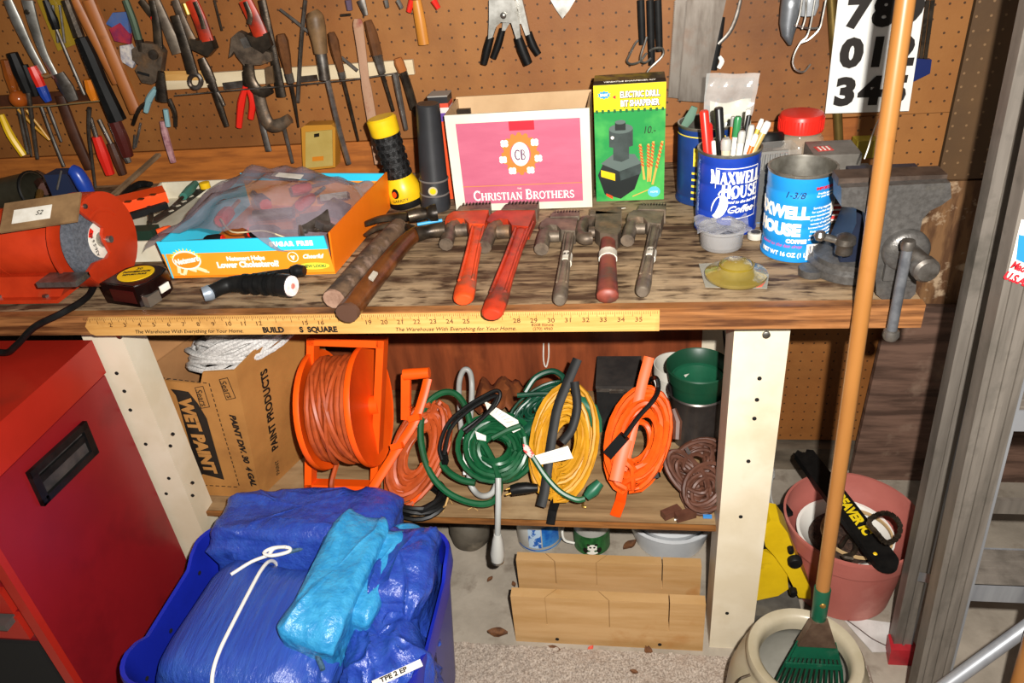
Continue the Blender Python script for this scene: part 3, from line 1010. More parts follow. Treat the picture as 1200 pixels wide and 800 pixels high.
kn.build('grip_knobs', M_black, t, stuff=True)
MB().lathe([(r2 * .98, L_ - .034), (r2 * 1.06, L_ - .03), (r2 * 1.08, L_ - .004), (r2 * .95, L_), (0, L_)], MF, 24).build('tail_ring', M_yel, t)
bq = MF.inverted() @ at(463, 222, Y=yb.y - .03)
ba = math.atan2(bq.y, bq.x)
bm_ = MF @ Matrix.Rotation(ba, 4, 'Z') @ Matrix.Translation((r1 * .98, 0, .034))
MB().lathe([(0, 0), (.007, 0), (.006, .004), (0, .005)], bm_ @ Matrix.Rotation(PI / 2, 4, 'Y'), 16, sx=1.5, sy=1).build('switch_surround', M_black, t)
MB().lathe([(0, .003), (.0045, .003), (.004, .007), (0, .008)], bm_ @ Matrix.Rotation(PI / 2, 4, 'Y'), 14, sx=1.4, sy=1).build('switch', M_orangep, t)
text('GARRITY', .0085, None, M_ink, t, bend=lambda q: MF @ Matrix.Rotation(ba + .15, 4, 'Z') @ V(((r1 * 1.0 + q.z) * math.cos(q.x / r1), (r1 * 1.0 + q.z) * math.sin(q.x / r1), .018 + q.y)))

# --- black flashlight ----------------------------------------------
kb = at(511, 243, Z=H)
kt = at(501, 121, Y=kb.y)
kh = (kt - kb).length
rb, rt2 = pxr(kb, 33), pxr(kt, 28)
MK = Matrix.Translation(kb) @ V((0, 0, 1)).rotation_difference(kt - kb).to_matrix().to_4x4()
t = thing('black_flashlight', 'plain black cylindrical flashlight standing beside the wine box', 'flashlight', kb)
MB().lathe([(0, 0), (rb * 1.02, 0), (rb * 1.05, .006), (rb * 1.05, .026), (rb, .03), (rb * .98, .056), (rb * .96, .058), (rt2, kh - .002), (rt2 * .9, kh), (0, kh)], MK, 28).build('body', mat('flashlight_black', '#262729', .38, col2='#303134', ns=8), t)
for z in (.03, .058):
    MB().lathe([(rb * 1.0, z), (rb * 1.035, z + .001), (rb * 1.035, z + .003), (rb, z + .004)], MK, 28).build('ring', mat('ring_dull', '#6a6460', .4), t)
em = MK.inverted() @ at(507, 222, Y=kb.y - .03)
ea = math.atan2(em.y, em.x)
EM = MK @ Matrix.Rotation(ea, 4, 'Z') @ Matrix.Translation((rb * .99, 0, .044)) @ Matrix.Rotation(PI / 2, 4, 'Y')
MB().lathe([(0, 0), (.009, 0), (.009, .001), (0, .001)], EM, 20).build('round_badge', mat('badge_grey', '#b5ab8a', .4), t, 0)
MB().lathe([(0, .001), (.006, .001), (.006, .0015), (0, .0015)], EM, 16).build('badge_centre', M_yel, t, 0)

# --- striped carton -------------------------------------------------
t = thing('small_carton', 'tall thin red carton with striped top behind the black flashlight', 'carton', (.518, .46, H))
MB().box((.518, .46, H + .078), (.038, .04, .156)).build('carton_body', mat('carton_red', '#d64a1c', .5), t, 0)
for z, h_, c in ((.164, .016, '#5a3a8c'), (.177, .010, '#d9c6c0'), (.186, .008, '#c8452c'), (.196, .012, '#1c1a1c')):
    MB().box((.518, .46, H + z), (.038, .04, h_)).build('printed_band', mat('band_' + c[1:], c, .5), t, 0)
MB().box((.518, .46, H + .2032), (.0385, .0405, .0024)).build('carton_top', mat('top_grey', '#8f8a83', .5), t, 0)

# --- wine box ------------------------------------------------------
M_wbox = mat('white_carton', '#ded6c4', .6, col2='#d2c9b4', ns=8)
M_pink = mat('print_pink', '#bb6078', .55, col2='#b45871', ns=10, st=(1, 1, 4))
M_tan = mat('carton_inside', '#c3a27a', .7, col2='#b3916a', ns=6)
x0, x1, y0, y1, zb, zt2 = .543, .805, .372, .492, H, 1.015
t = thing('wine_box', 'pink and white open wine carton standing in the middle of the bench', 'box', ((x0 + x1) / 2, (y0 + y1) / 2, H))
fw = MB().box(((x0 + x1) / 2, y0 + .002, (zb + zt2) / 2), (x1 - x0, .004, zt2 - zb), bev=.0008).build('front_wall', M_wbox, t, 0)
MB().box(((x0 + x1) / 2, y1 - .002, (zb + zt2) / 2 + .002), (x1 - x0, .004, zt2 - zb + .003)).build('back_wall', M_tan, t, 0)
for xx in (x0 + .002, x1 - .002):
    MB().box((xx, (y0 + y1) / 2, (zb + zt2) / 2), (.004, y1 - y0 - .008, zt2 - zb)).build('side_wall', M_tan, t, 0)
MB().box(((x0 + x1) / 2, (y0 + y1) / 2, zb + .002), (x1 - x0 - .008, y1 - y0 - .008, .004)).build('bottom', M_tan, t, 0)
fy = y0 - .0002
pan = MB().box(((x0 + x1) / 2 + .001, fy - .0002, .9215), (.226, .0006, .155)).build('pink_print', M_pink, fw, 0)
PF = lambda x, z, d=.0005: frame((x, fy - d, z), (1, 0, 0), (0, 0, 1))
cxm = (x0 + x1) / 2 + .0005
MB().box((cxm, fy - .0006, .8795), (.226, .0005, .0013)).build('print_line', mat('print_tan', '#c8823c', .5), fw, 0)
MB().box((cxm + .008, fy - .0006, .9905), (.046, .0005, .017)).build('print_patch', mat('print_red', '#c2182c', .5), fw, 0)
pl = PF(cxm + .002, .8585, .0010)
serif('^CHRISTIAN ^BROTHERS', .0145, lambda q: pl @ q, M_cwhite, fw, big=1.32, sx=.83, heavy=1.15)
text('THE', .0045, PF(cxm - .005, .8725, .001), M_cwhite, fw)
MO = mat('print_ochre', '#b9782f', .5)
wr = MB()
ec = (cxm + .002, .9385)
wr.lathe([(.021, 0), (.034, 0), (.034, .0004), (.021, .0004)], PF(*ec, .0006), 26, sx=.92, sy=1.05, closed=True)
for k in range(16):
    a = 2 * PI * k / 16
    wr.lathe([(0, 0), (.0045, 0), (.0045, .0004), (0, .0004)], PF(ec[0] + .031 * math.cos(a), ec[1] + .036 * math.sin(a), .0008 + .0001 * (k % 3)), 8)
wr.build('wreath', MO, fw, 0, stuff=True)
wh = MB()
for a in (35, 145, -15, 195, -60, -120):
    for k in range(4):
        wh.lathe([(0, 0), (.0042, 0), (.0042, .0004), (0, .0004)], PF(ec[0] + .034 * math.cos(math.radians(a)) + (k % 2 - .5) * .006, ec[1] + .036 * math.sin(math.radians(a)) + (k // 2 - .5) * .005, .0013 + .0001 * k), 8)
wh.build('wreath_blossoms', M_cwhite, fw, 0, stuff=True)
MB().lathe([(0, 0), (.0225, 0), (.0225, .0004), (0, .0004)], PF(*ec, .0018), 28, sx=.74, sy=1.0).build('oval', M_cwhite, fw, 0)
pcb = PF(ec[0], ec[1] - .001, .0024)
serif('CB', .019, lambda q: pcb @ q, mat('print_mauve', '#6b4a66', .5), fw, sx=.62)
MB().box((.566, .44, 1.003), (.026, .008, .01), Matrix.Identity(4), bev=.003).single('dark_tool_end', M_dsteel, 'dark tool end showing inside the left of the wine box', 'tool')

# --- drill bit sharpener box --------------------------------------
x0, x1, y0, y1, zt2 = .812, .9385, .40, .476, 1.046
t = thing('sharpener_box', 'green and yellow drill bit sharpener box beside the wine box', 'box', ((x0 + x1) / 2, (y0 + y1) / 2, H))
body = MB().box(((x0 + x1) / 2, (y0 + y1) / 2, (H + zt2) / 2), (x1 - x0, y1 - y0, zt2 - H), bev=.0008).build('carton', mat('print_lime', '#58a838', .4), t, 0)
gpan = MB().box(((x0 + x1) / 2, y0 - .0003, (H + 1.0) / 2), (x1 - x0, .0006, 1.0 - H)).build('green_panel', mat('print_green_grad', '#1f8a42', .35, col2='#4fae52', ns=7, ct=(.45, .6)), t, 0)
ypan = MB().box(((x0 + x1) / 2, y0 - .0003, (1.0 + zt2) / 2), (x1 - x0, .0006, zt2 - 1.0)).build('yellow_panel', mat('print_lemon', '#f2d818', .35), t, 0)
tpan = MB().box(((x0 + x1) / 2, (y0 + y1) / 2, zt2 + .0003), (x1 - x0, y1 - y0, .0006)).build('top_panel', mat('top_olive', '#8a7a22', .4, col2='#3a3426', ns=25, ct=(.4, .55)), t, 0)
MB().box(((x0 + x1) / 2, y0 + .014, zt2 + .0008), (x1 - x0, .026, .0006)).build('top_black_strip', M_ink, t, 0)
text('VERSATILE SHARPENER KIT', .0105, frame(((x0 + x1) / 2, y0 + .014, zt2 + .0013), (1, 0, 0), (0, 1, 0)), M_cwhite, tpan, bold=.0004, sx=.72)
SF = lambda x, z, d=.0008: frame((x0 + x, y0 - d, z), (1, 0, 0), (0, 0, 1))
notch = MB()
for k in range(12):
    notch.box((x0 + .005 + k * .0106, y0 - .0007, 1.0), (.0045, .0004, .006))
notch.build('zigzag_edge', mat('print_dgreen', '#165a2c', .4), t, 0, stuff=True)
for i, s in enumerate(('ELECTRIC DRILL', 'BIT SHARPENER')):
    text(s, .0145, SF(.0815, 1.0275 - i * .0155, .0012), M_ink, ypan, bold=.0016, sx=.66)
    text(s, .0145, SF(.0810, 1.0280 - i * .0155, .0016), M_cwhite, ypan, bold=.0006, sx=.66)
st_ = MB()
P = []
for k in range(20):
    a = 2 * PI * k / 20
    r_ = .012 if k % 2 else .0085
    P.append(SF(.0185, 1.029) @ V((r_ * math.cos(a), r_ * .62 * math.sin(a), 0)))
st_.prism(P, (0, -.0004, 0)).build('star_badge', mat('print_azure', '#1e8ccc', .4), ypan, 0)
text('EASY', .006, SF(.0185, 1.029, .0014), M_cwhite, ypan, bold=.0004)
P = [SF(.036, 1.0245) @ V(p) for p in ((-.003, 0, 0), (.003, .004, 0), (.003, -.004, 0))]
MB().prism(P, (0, -.0004, 0)).build('arrow_mark', mat('print_red', '#c2182c', .5), ypan, 0)
# printed picture of the sharpener
MS1, MS2, MS3 = mat('print_slate', '#3c4744', .4, col2='#2d3634', ns=30), mat('print_slate_dark', '#1c2120', .4), mat('print_slate_light', '#56645f', .4)


def flatpoly(pts, m, nm, d):
    return MB().prism([SF(*p, d) for p in [(0, 0)]] and [SF(0, H, d) @ V((p[0], p[1], 0)) for p in pts], (0, -.0002, 0)).build(nm, m, gpan, 0)


def ell(cx, cy, rx, ry, n=22):
    return [(cx + rx * math.cos(2 * PI * k / n), cy + ry * math.sin(2 * PI * k / n)) for k in range(n)]


flatpoly([(.004, .052), (.016, .014), (.046, .004), (.072, .022), (.084, .058), (.082, .076), (.066, .088), (.034, .086), (.016, .078)], MS2, 'picture_base', .0008)
flatpoly([(.010, .074), (.034, .092), (.072, .090), (.084, .072), (.044, .058)], MS3, 'picture_top', .0010)
flatpoly([(.044, .058), (.084, .072), (.083, .052), (.046, .04)], MS1, 'picture_side', .0011)
flatpoly([(.033, .08), (.033, .112), (.062, .112), (.062, .082), (.048, .076)], MS1, 'picture_neck', .0012)
flatpoly([(.026, .105), (.026, .138), (.069, .138), (.069, .106), (.048, .099)], MS1, 'picture_collar', .0013)
flatpoly(ell(.0475, .138, .0215, .009), MS3, 'picture_collar_top', .0014)
flatpoly([(.037, .135), (.037, .150), (.056, .150), (.056, .135)], MS2, 'picture_knob', .0015)
flatpoly(ell(.0465, .150, .0095, .004), MS3, 'picture_knob_top', .0016)
flatpoly(ell(.032, .122, .003, .003, 10), M_cwhite, 'picture_dot', .0016)
yl = flatpoly([(.010, .062), (.036, .054), (.036, .040), (.010, .049)], M_yel, 'picture_label', .0014)
flatpoly([(.019, .016), (.031, .010), (.031, .004), (.019, .011)], mat('print_orange', '#d8481c', .4), 'picture_switch', .0014)
for k, (xa, za, xb, zb2) in enumerate(((.082, .108, .09, .04), (.097, .108, .097, .036), (.106, .112, .1, .036), (.122, .112, .105, .03))):
    mb = MB()
    q0, q1 = SF(0, H, .001) @ V((xa, za, 0)), SF(0, H, .001) @ V((xb, zb2, 0))
    mb.bar(q0, q1, .004, .0004, up=(0, -1, 0))
    sp_ = MB()
    for j in range(7):
        f = .04 + j * .085
        c0 = q0.lerp(q1, f)
        c1 = q0.lerp(q1, f + .06)
        sp_.bar(c0 + V((-.0028, -.0006, 0)), c1 + V((.0028, -.0006, 0)), .003, .0003, up=(0, -1, 0))
    o = mb.build('picture_drill_bit', mat('print_gold', '#caa24a', .4), gpan, 0)
    sp_.build('picture_flute', mat('print_orange2', '#b5561c', .4), t, 0, stuff=True)
text('10.-', .019, SF(.098, .963, .0012), M_ink, gpan, shear=.2, sx=.8)
flatpoly(ell(.108, .016, .0115, .0105), mat('print_teal', '#5fb8c8', .4), 'round_seal', .0012)
text('HOME', .005, SF(.108, H + .016, .0018), M_cwhite, gpan)
MB().bar(SF(.068, H + .008, .001).to_translation(), SF(.112, H + .026, .001).to_translation(), .002, .0003, up=(0, -1, 0)).build('picture_rod', mat('print_gold', '#caa24a', .4), gpan, 0)
# --- pipe wrenches -------------------------------------------------
M_worange = mat('wrench_orange', '#d8481a', .45, col2='#b53a14', ns=22, dirt='#6b4a38', ds=26, dt=(.56, .72))
M_wred = mat('wrench_red', '#b8341a', .4, col2='#8f2814', ns=22, dirt='#4a2a22', ds=26, dt=(.54, .7))
M_jaw = mat('jaw_steel', '#6e5f50', .5, .5, col2='#4a3f35', ns=40, dirt='#8a6a4c', ds=22, dt=(.52, .7), bump=.3, bs=90)
M_wgrey = mat('wrench_grey', '#75695b', .5, .45, col2='#574b40', ns=35, dirt='#8d7a66', ds=20, dt=(.5, .7), bump=.2, bs=90)
M_wmar = mat('wrench_maroon', '#7d3a2c', .5, col2='#5f2a20', ns=30, dirt='#4a3a32', ds=24, dt=(.55, .7))


def pipe_wrench(lbl, end, top, hw, mh, mj, side=1, plate=None, tape=None, group=None, hp=55, zo=0.):
    """end, top: photograph positions of the handle end and of the middle of the head; hw = handle width px near the end"""
    E, T = at(*end, Z=H + .013 + zo), at(*top, Z=H + .013 + zo)
    L = (T - E).length
    S = 2 * pxr(T, hp) / .57                           # sideways unit, from the width of the head
    M = frame(E, T - E, V((0, 0, 1)).cross(T - E))     # x along, y to the left
    ln = lambda u, v, z=0: M @ V((u * L, v * S, z))
    t = thing('pipe_wrench', lbl, 'wrench', V((E.x, E.y, H)), group)
    r = pxr(E, hw)
    mb = MB()
    pts = cr([ln(-.018, 0), ln(.004, 0), ln(.10, .0), ln(.3, .0), ln(.6, 0), ln(.9, 0)], 4)
    R = []
    base = [r * .68, r * .95, r * 1.0, r * .78, r * .72, r * .95]
    for i in range(5):
        for k in range(4):
            R.append(base[i] + (base[i + 1] - base[i]) * k / 4)
    R.append(base[-1])
    mb.tube(pts, R, 12, flat=min(1., .011 / r), up=(0, 0, 1))
    mb.build('handle', mh, t)
    rb_ = MB()
    for s in (-1, 1):
        rb_.tube([ln(.14, s * r * .62 / S, .008), ln(.5, s * r * .55 / S, .008), ln(.84, s * r * .62 / S, .008)], r * .16, 6)
    rb_.build('handle_rib', mh, t, stuff=True)
    s = side
    MB().prism([ln(u, v * s, -.013) for u, v in ((.78, -.085), (.98, -.10), (1.0, .10), (.99, .38), (.94, .44), (.86, .45), (.84, .40), (.885, .30), (.875, .20), (.80, .12))], (0, 0, .025), bev=.002).build('housing', mh, t)
    MB().prism([ln(u, v * s, -.012) for u, v in ((.985, -.12), (1.07, -.11), (1.085, .12), (1.06, .30), (.99, .32))], (0, 0, .026), bev=.0015).build('heel_jaw', mj, t)
    teeth = MB()
    for k in range(9):
        v = -.10 + k * .045
        teeth.box(tuple((v_ for v_ in (1.075 * L, v * s * S, .004))), (.05 * L, .018 * S, .02), M)
    teeth.build('jaw_teeth', mj, t, stuff=True)
    mb = MB()
    mb.tube(cr([ln(.90, .16 * s), ln(.93, .25 * s), ln(.90, .34 * s), ln(.80, .375 * s), ln(.62, .375 * s)], 5), min(.105 * S, .0125), 10, flat=.95, up=(0, 0, 1))
    mb.build('hook_jaw', mj, t)
    MB().tube([ln(.80, .15 * s), ln(.80, .30 * s)], min(.085 * S, .012), 12).build('adjusting_nut', mj, t)
    if tape:
        u0, u1 = tape
        mb = MB()
        mb.tube([ln(u0, 0), ln((u0 + u1) / 2, 0), ln(u1, 0)], r * .90, 12, flat=min(1., .0125 / r), up=(0, 0, 1))
        tp = mb.build('tape_band', M_mask, t)
        text(['$5', '20', '10-'][int(L * 1000) % 3], .010, frame(ln((u0 + u1) / 2, 0, r * .9 * min(1., .0125 / r) + .0006), V((1, .1, 0)), (0, 0, 1) if False else V((0, 1, 0))), M_ink, tp, shear=.3)
    return t


pipe_wrench('clean orange pipe wrench, left of the two orange ones', (543, 350), (565, 252), 26, M_worange, M_jaw, hp=50)
pipe_wrench('grimy red orange pipe wrench with the longest handle', (577, 367), (619, 252), 28, M_wred, M_jaw, hp=54, zo=.0012)
pipe_wrench('bare grey pipe wrench with white tape, beside the orange pair', (656, 351), (670, 261), 18, M_wgrey, M_wgrey, tape=(.42, .52), hp=44)
pipe_wrench('dark grey pipe wrench with white tape at the right end of the row', (753, 341), (771, 253), 18, M_wgrey, M_wgrey, tape=(.38, .47), hp=42)
# adjustable nut wrench, maroon handle
E_, T_w = at(712, 343, Z=H + .012), at(713, 255, Z=H + .012)
L = (T_w - E_).length
M = frame(E_, T_w - E_, V((0, 0, 1)).cross(T_w - E_))
S = 2 * pxr(T_w, 48) / .66
ln = lambda u, v, z=0: M @ V((u * L, v * S, z))
t = thing('monkey_wrench', 'short wrench with maroon handle and sliding dark jaws', 'wrench', V((E_.x, E_.y, H)))
MB().tube(cr([ln(-.05, 0), ln(0, 0), ln(.2, 0), ln(.5, 0), ln(.72, 0)], 4), [.006] + [.0150, .0165, .0165, .016, .0158, .0155, .015, .0145, .014, .0135, .0132, .013, .0128, .0125, .0122, .012], 12, flat=.75, up=(0, 0, 1)).build('handle', M_wmar, t)
tp = MB().tube([ln(.40, 0), ln(.48, 0)], .0150, 12, flat=.8, up=(0, 0, 1)).build('tape_band', M_mask, t)
MB().prism([ln(u, v, -.012) for u, v in ((.62, -.14), (.70, -.2), (.95, -.2), (1.0, .2), (.72, .2), (.66, .12))], (0, 0, .026), bev=.002).build('jaw_block', M_jaw, t)
MB().tube(cr([ln(.92, .2), ln(.95, .36), ln(.82, .44), ln(.70, .38), ln(.70, .25)], 5), .012, 10, flat=.9, up=(0, 0, 1)).build('hook_jaw', M_jaw, t)
MB().box((1.0 * L, .04 * S, .002), (.10 * L, .5 * S, .024), M, bev=.002).build('top_jaw', M_jaw, t)
MB().tube([ln(.78, .14), ln(.78, .30)], .010, 12).build('adjusting_nut', M_jaw, t)

# --- coffee cans ---------------------------------------------------
M_tin = mat('tin_inside', '#9a968c', .35, .7, col2='#6d685e', ns=20)
M_cblue = mat('can_royal_blue', '#1a3c9e', .3, col2='#173691', ns=6)
M_clblue = mat('can_sky_blue', '#1d86cc', .3, col2='#1a7cc0', ns=6)
M_cdblue = mat('can_dark_blue', '#1b3a78', .35, col2='#16305f', ns=10)


def can(lbl, c, r, h, m, beads=(.18, .36, .54, .72, .86)):
    t = thing('coffee_can', lbl, 'can', (c[0], c[1], H))
    prof = [(0, .002), (r - .002, .002), (r, 0), (r + .0012, .001), (r + .0012, .004), (r, .005)]
    for b in beads:
        prof += [(r, h * b - .004), (r - .0009, h * b - .002), (r - .0009, h * b + .002), (r, h * b + .004)]
    prof += [(r, h - .005)]
    MB().lathe(prof, (c[0], c[1], H), 48).build('printed_wall', m, t)
    MB().lathe([(r, h - .005), (r + .0014, h - .003), (r + .0014, h), (r - .002, h), (r - .0025, h - .003), (r - .0025, .004), (0, .004)], (c[0], c[1], H), 48).build('tin_lining', M_tin, t)
    return t


c1 = (1.036, .268)
R1, H1 = .0505, .139
t = can('royal blue coffee can full of markers and pens', c1, R1, H1, M_cblue, beads=(.3, .62, .86))
base = math.degrees(math.atan2(CAM.y - c1[1], CAM.x - c1[0]))
W_ = lambda a, z: cyl_bend(c1, R1, base + a, H + z)


def serif_can(body, size, bend, m, parent, **k):
    return serif(body, size, lambda q: bend(q), m, parent, **k)


serif_can('^MAXWELL', .0205, W_(17, .1025), M_cwhite, t, big=1.12, sx=.58, heavy=1.35)
serif_can('^HOUSE', .0205, W_(27, .079), M_cwhite, t, big=1.1, sx=.66, heavy=1.35)
text('Good to the last drop', .0068, None, M_cwhite, t, bend=W_(30, .0620), shear=.4, bold=.0002)
text('Coffee', .017, None, M_cwhite, t, bend=W_(27, .0485), shear=.4, bold=.0004)


def band_on(c, r, a0, a1, z0, z1, m, parent, nm, n=14, dr=.0006):
    G = []
    for k in range(n + 1):
        a = math.radians(a0 + (a1 - a0) * k / n)
        G.append([(c[0] + (r + dr) * math.cos(a), c[1] + (r + dr) * math.sin(a), z) for z in (z0, z1)])
    return MB().sheet(G).build(nm, m, parent, 60)


for z0, z1, a0, a1 in ((.1175, .1188, -22, 62), (.0325, .0338, -6, 62)):
    band_on(c1, R1, base + a0, base + a1, H + z0, H + z1, M_cwhite, t, 'frame_line')
for a in (-22, 61):
    band_on(c1, R1, base + a, base + a + 1.3, H + (.0325 if a > 0 else .085), H + .1188, M_cwhite, t, 'frame_line', 2)
for a0, a1 in ((9, 17), (39, 60)):
    band_on(c1, R1, base + a0, base + a1, H + .0475, H + .0484, M_cwhite, t, 'frame_line', 4)


def on_can(bend, pts, m, parent, nm, lift=.0008):
    mb = MB()
    cx_ = sum(p[0] for p in pts) / len(pts)
    cy_ = sum(p[1] for p in pts) / len(pts)
    c0 = mb.bm.verts.new(bend(V((cx_, cy_, lift))))
    vs_ = [mb.bm.verts.new(bend(V((p[0], p[1], lift)))) for p in pts]
    for k in range(len(vs_)):
        mb.bm.faces.new((c0, vs_[k], vs_[(k + 1) % len(vs_)]))
    return mb.build(nm, m, parent, 0)


wc = W_(-12, .054)
rot = lambda pts, a: [(x * math.cos(a) - y * math.sin(a), x * math.sin(a) + y * math.cos(a)) for x, y in pts]
on_can(wc, rot([(.021 * math.cos(2 * PI * k / 20), .0125 * math.sin(2 * PI * k / 20)) for k in range(20)], 1.25), M_cwhite, t, 'cup_emblem')
on_can(wc, rot([(-.002 + .017 * math.cos(2 * PI * k / 20), .006 + .004 * math.sin(2 * PI * k / 20)) for k in range(20)], 1.25), M_cblue, t, 'cup_emblem_line', .0012)
hd = MB()
hd.tube([wc(V((.010 + .012 * math.cos(a), .020 + .010 * math.sin(a), .0012))) for a in [math.radians(x) for x in range(-40, 190, 20)]], .0014, 5)
hd.build('cup_handle', M_cwhite, t)
band_on(c1, R1, base - 68, base - 60, H + .03, H + .125, mat('print_paleblue', '#8fa6d8', .5, col2='#2a4aa8', ns=300, ct=(.45, .5)), t, 'small_print')
# pens and markers
pens = [
    ('marker', 'thick red capped marker at the left of the blue can', (817, 131), (823, 195), 11, '#d8281c', None, None),
    ('marker', 'white marker with red cap beside the thick red marker', (830, 145), (832, 195), 9, '#e9e6dd', '#c8201c', .45),
    ('marker', 'thick black capped marker in the blue can', (842, 126), (846, 195), 11, '#161616', None, None),
    ('pencil', 'pencil with grey rubber end leaning left of the black marker', (859, 137), (855, 195), 5, '#b8651e', '#8d8a84', .2),
    ('pen', 'clear pen with round grey end in front of the black marker', (851, 163), (850, 195), 11, '#c9bea0', '#a8a69e', .25),
    ('pen', 'green capped white pen in the blue can', (865, 137), (858, 195), 8, '#e4e0d4', '#2f7a46', .4),
    ('pen', 'black slim pen right of the green capped pen', (878, 135), (866, 195), 6, '#1a1a1a', None, None),
    ('pen', 'white slim pen with grey tip between black and orange pens', (870, 154), (864, 195), 8, '#dcd8cc', '#b4b2aa', .25),
    ('pen', 'white pen with clear cap leaning right in the blue can', (881, 147), (871, 195), 7, '#e6e3da', '#b9b7b0', .3),
    ('pen', 'orange pen leaning right over the can rim', (886, 158), (872, 195), 6, '#dd6420', '#e8e4da', .25),
    ('pen', 'brass coloured pen with clear cap leaning farthest right', (901, 143), (876, 192), 8, '#b59a5c', '#d8d6d0', .22),
    ('pencil', 'yellow pencil with white end behind the leaning pens', (893, 140), (870, 195), 5, '#d8b24a', '#e8e4da', .2),
    ('pen', 'thin white pen standing behind the leaning pens', (877, 128), (870, 195), 6, '#dedbd2', None, None),
    ('pen', 'thin white stick between the red and black markers', (836, 165), (838, 195), 5, '#e4e0d4', None, None),
]
for k, (nm, lb_, a, b, w_, col, cap, fr) in enumerate(pens):
    Y0 = c1[1] + (-.022, -.01, .004, .02, -.03, .0, .012, -.025, -.008, -.018, -.004, .012, .024, -.016)[k]
    A, B = at(*a, Y=Y0), at(*b, Y=Y0)
    d = (B - A).normalized()
    def inside(p, lim):
        o_ = V((p.x - c1[0], p.y - c1[1], 0))
        if o_.length > lim:
            o_ = o_.normalized() * lim
        return V((c1[0] + o_.x, c1[1] + o_.y, p.z))
    Rm = inside(A + d * ((A.z - (H + .139)) / -d.z), .041)            # where it crosses the rim
    B2 = inside(Rm + d * ((Rm.z - (H + .012)) / -d.z), .040)          # its foot in the can
    A = B2 + (Rm - B2) * ((A.z - B2.z) / (Rm.z - B2.z))
    d = (B2 - A).normalized()
    r = pxr(A, w_)
    t2 = thing(nm, lb_, nm, B2)
    L = (A - B2).length
    MB().tube([A, A.lerp(B2, .01), B2], [r * .8, r, r * .9], 10).build('barrel', mat('pen_' + col[1:], col, .35), t2)
    if cap:
        MB().tube([A - d * .001, A.lerp(B2, .02), A.lerp(B2, fr * .45)], [r * .8, r * 1.15, r * 1.12], 10).build('cap', mat('pen_' + cap[1:], cap, .3), t2)
    elif w_ > 9:
        MB().tube([A.lerp(B2, .36), A.lerp(B2, .38)], r * 1.06, 10).build('cap_ring', mat('pen_' + col[1:], col, .35), t2)

c2 = (1.131, .166)
R2, H2 = .0495, .138
t = can('sky blue empty coffee can at the front, beside the vise', c2, R2, H2, M_clblue, beads=(.2, .4, .6, .8))
base2 = math.degrees(math.atan2(CAM.y - c2[1], CAM.x - c2[0]))
W2 = lambda a, z: cyl_bend(c2, R2, base2 + a, H + z)
text('MAXWELL', .0255, None, M_cwhite, t, bend=W2(-44, .080), bold=.0016, sx=.92)
text('HOUSE', .0255, None, M_cwhite, t, bend=W2(-36, .0525), bold=.0016, sx=.92)
text('COFFEE', .0085, None, M_cwhite, t, bend=W2(3, .035), bold=.0005)
text('Good to the last drop', .0075, None, mat('print_magenta', '#c83a78', .5), t, bend=W2(-26, .027), shear=.4)
text('NET WT 16 OZ (1 LB)', .0095, None, M_cwhite, t, bend=W2(-16, .0125), bold=.0003, sx=.9)
for i in range(9):
    text(['Serving suggestions', 'for a perfect cup use', 'one rounded measure', 'of coffee for every six', 'ounces of cold water', 'brewed fresh each time', 'Keep in a cool place', 'and close the lid well', 'after every use please'][i], .0048, None, M_cwhite, t, bend=W2(47, .088 - i * .0062))
text('IMPORTANT', .006, None, mat('print_red', '#c2182c', .5), t, bend=W2(46, .118), bold=.0003)
text('Freshly packed\nfor your kitchen', .0045, None, M_cwhite, t, bend=W2(46, .108))
text('1-3/8', .014, None, mat('ink_navy', '#16204a', .5), t, bend=W2(-8, .108), shear=.3)
text('MAX', .0255, None, M_cwhite, t, bend=W2(96, .080), bold=.0016)
bc = MB()
bw = band_on(c2, R2, base2 + 22, base2 + 50, H + .004, H + .030, M_cwhite, t, 'bar_code_panel')
for k in range(13):
    a = base2 + 23.5 + k * 2
    G = []
    for j in range(2):
        aa = math.radians(a + j * (.6 + .5 * (k % 3)))
        G.append([(c2[0] + (R2 + .0011) * math.cos(aa), c2[1] + (R2 + .0011) * math.sin(aa), z) for z in (H + .006, H + .028)])
    bc.sheet(G)
bc.build('bar_code', mat('ink_navy', '#16204a', .5), bw, 0, stuff=True)
band_on(c2, R2, base2 + 58, base2 + 68, H + .018, H + .036, M_cwhite, t, 'white_print_patch')

c3 = (1.012, .405)
t = can('dark blue coffee can behind, holding a zip bag', c3, R1, .142, M_cdblue, beads=(.1, .9))
base3 = math.degrees(math.atan2(CAM.y - c3[1], CAM.x - c3[0]))
band_on(c3, R1, base3 - 24, base3 - 8, H + .075, H + .108, M_cyel, t, 'yellow_print')
for k in range(5):
    band_on(c3, R1, base3 - 26, base3 - 10, H + .012 + k * .012, H + .016 + k * .012, M_cyel, t, 'yellow_line', 3)
band_on(c3, R1, base3 - 80, base3 + 40, H + .126, H + .128, M_cyel, t, 'yellow_line', 12)
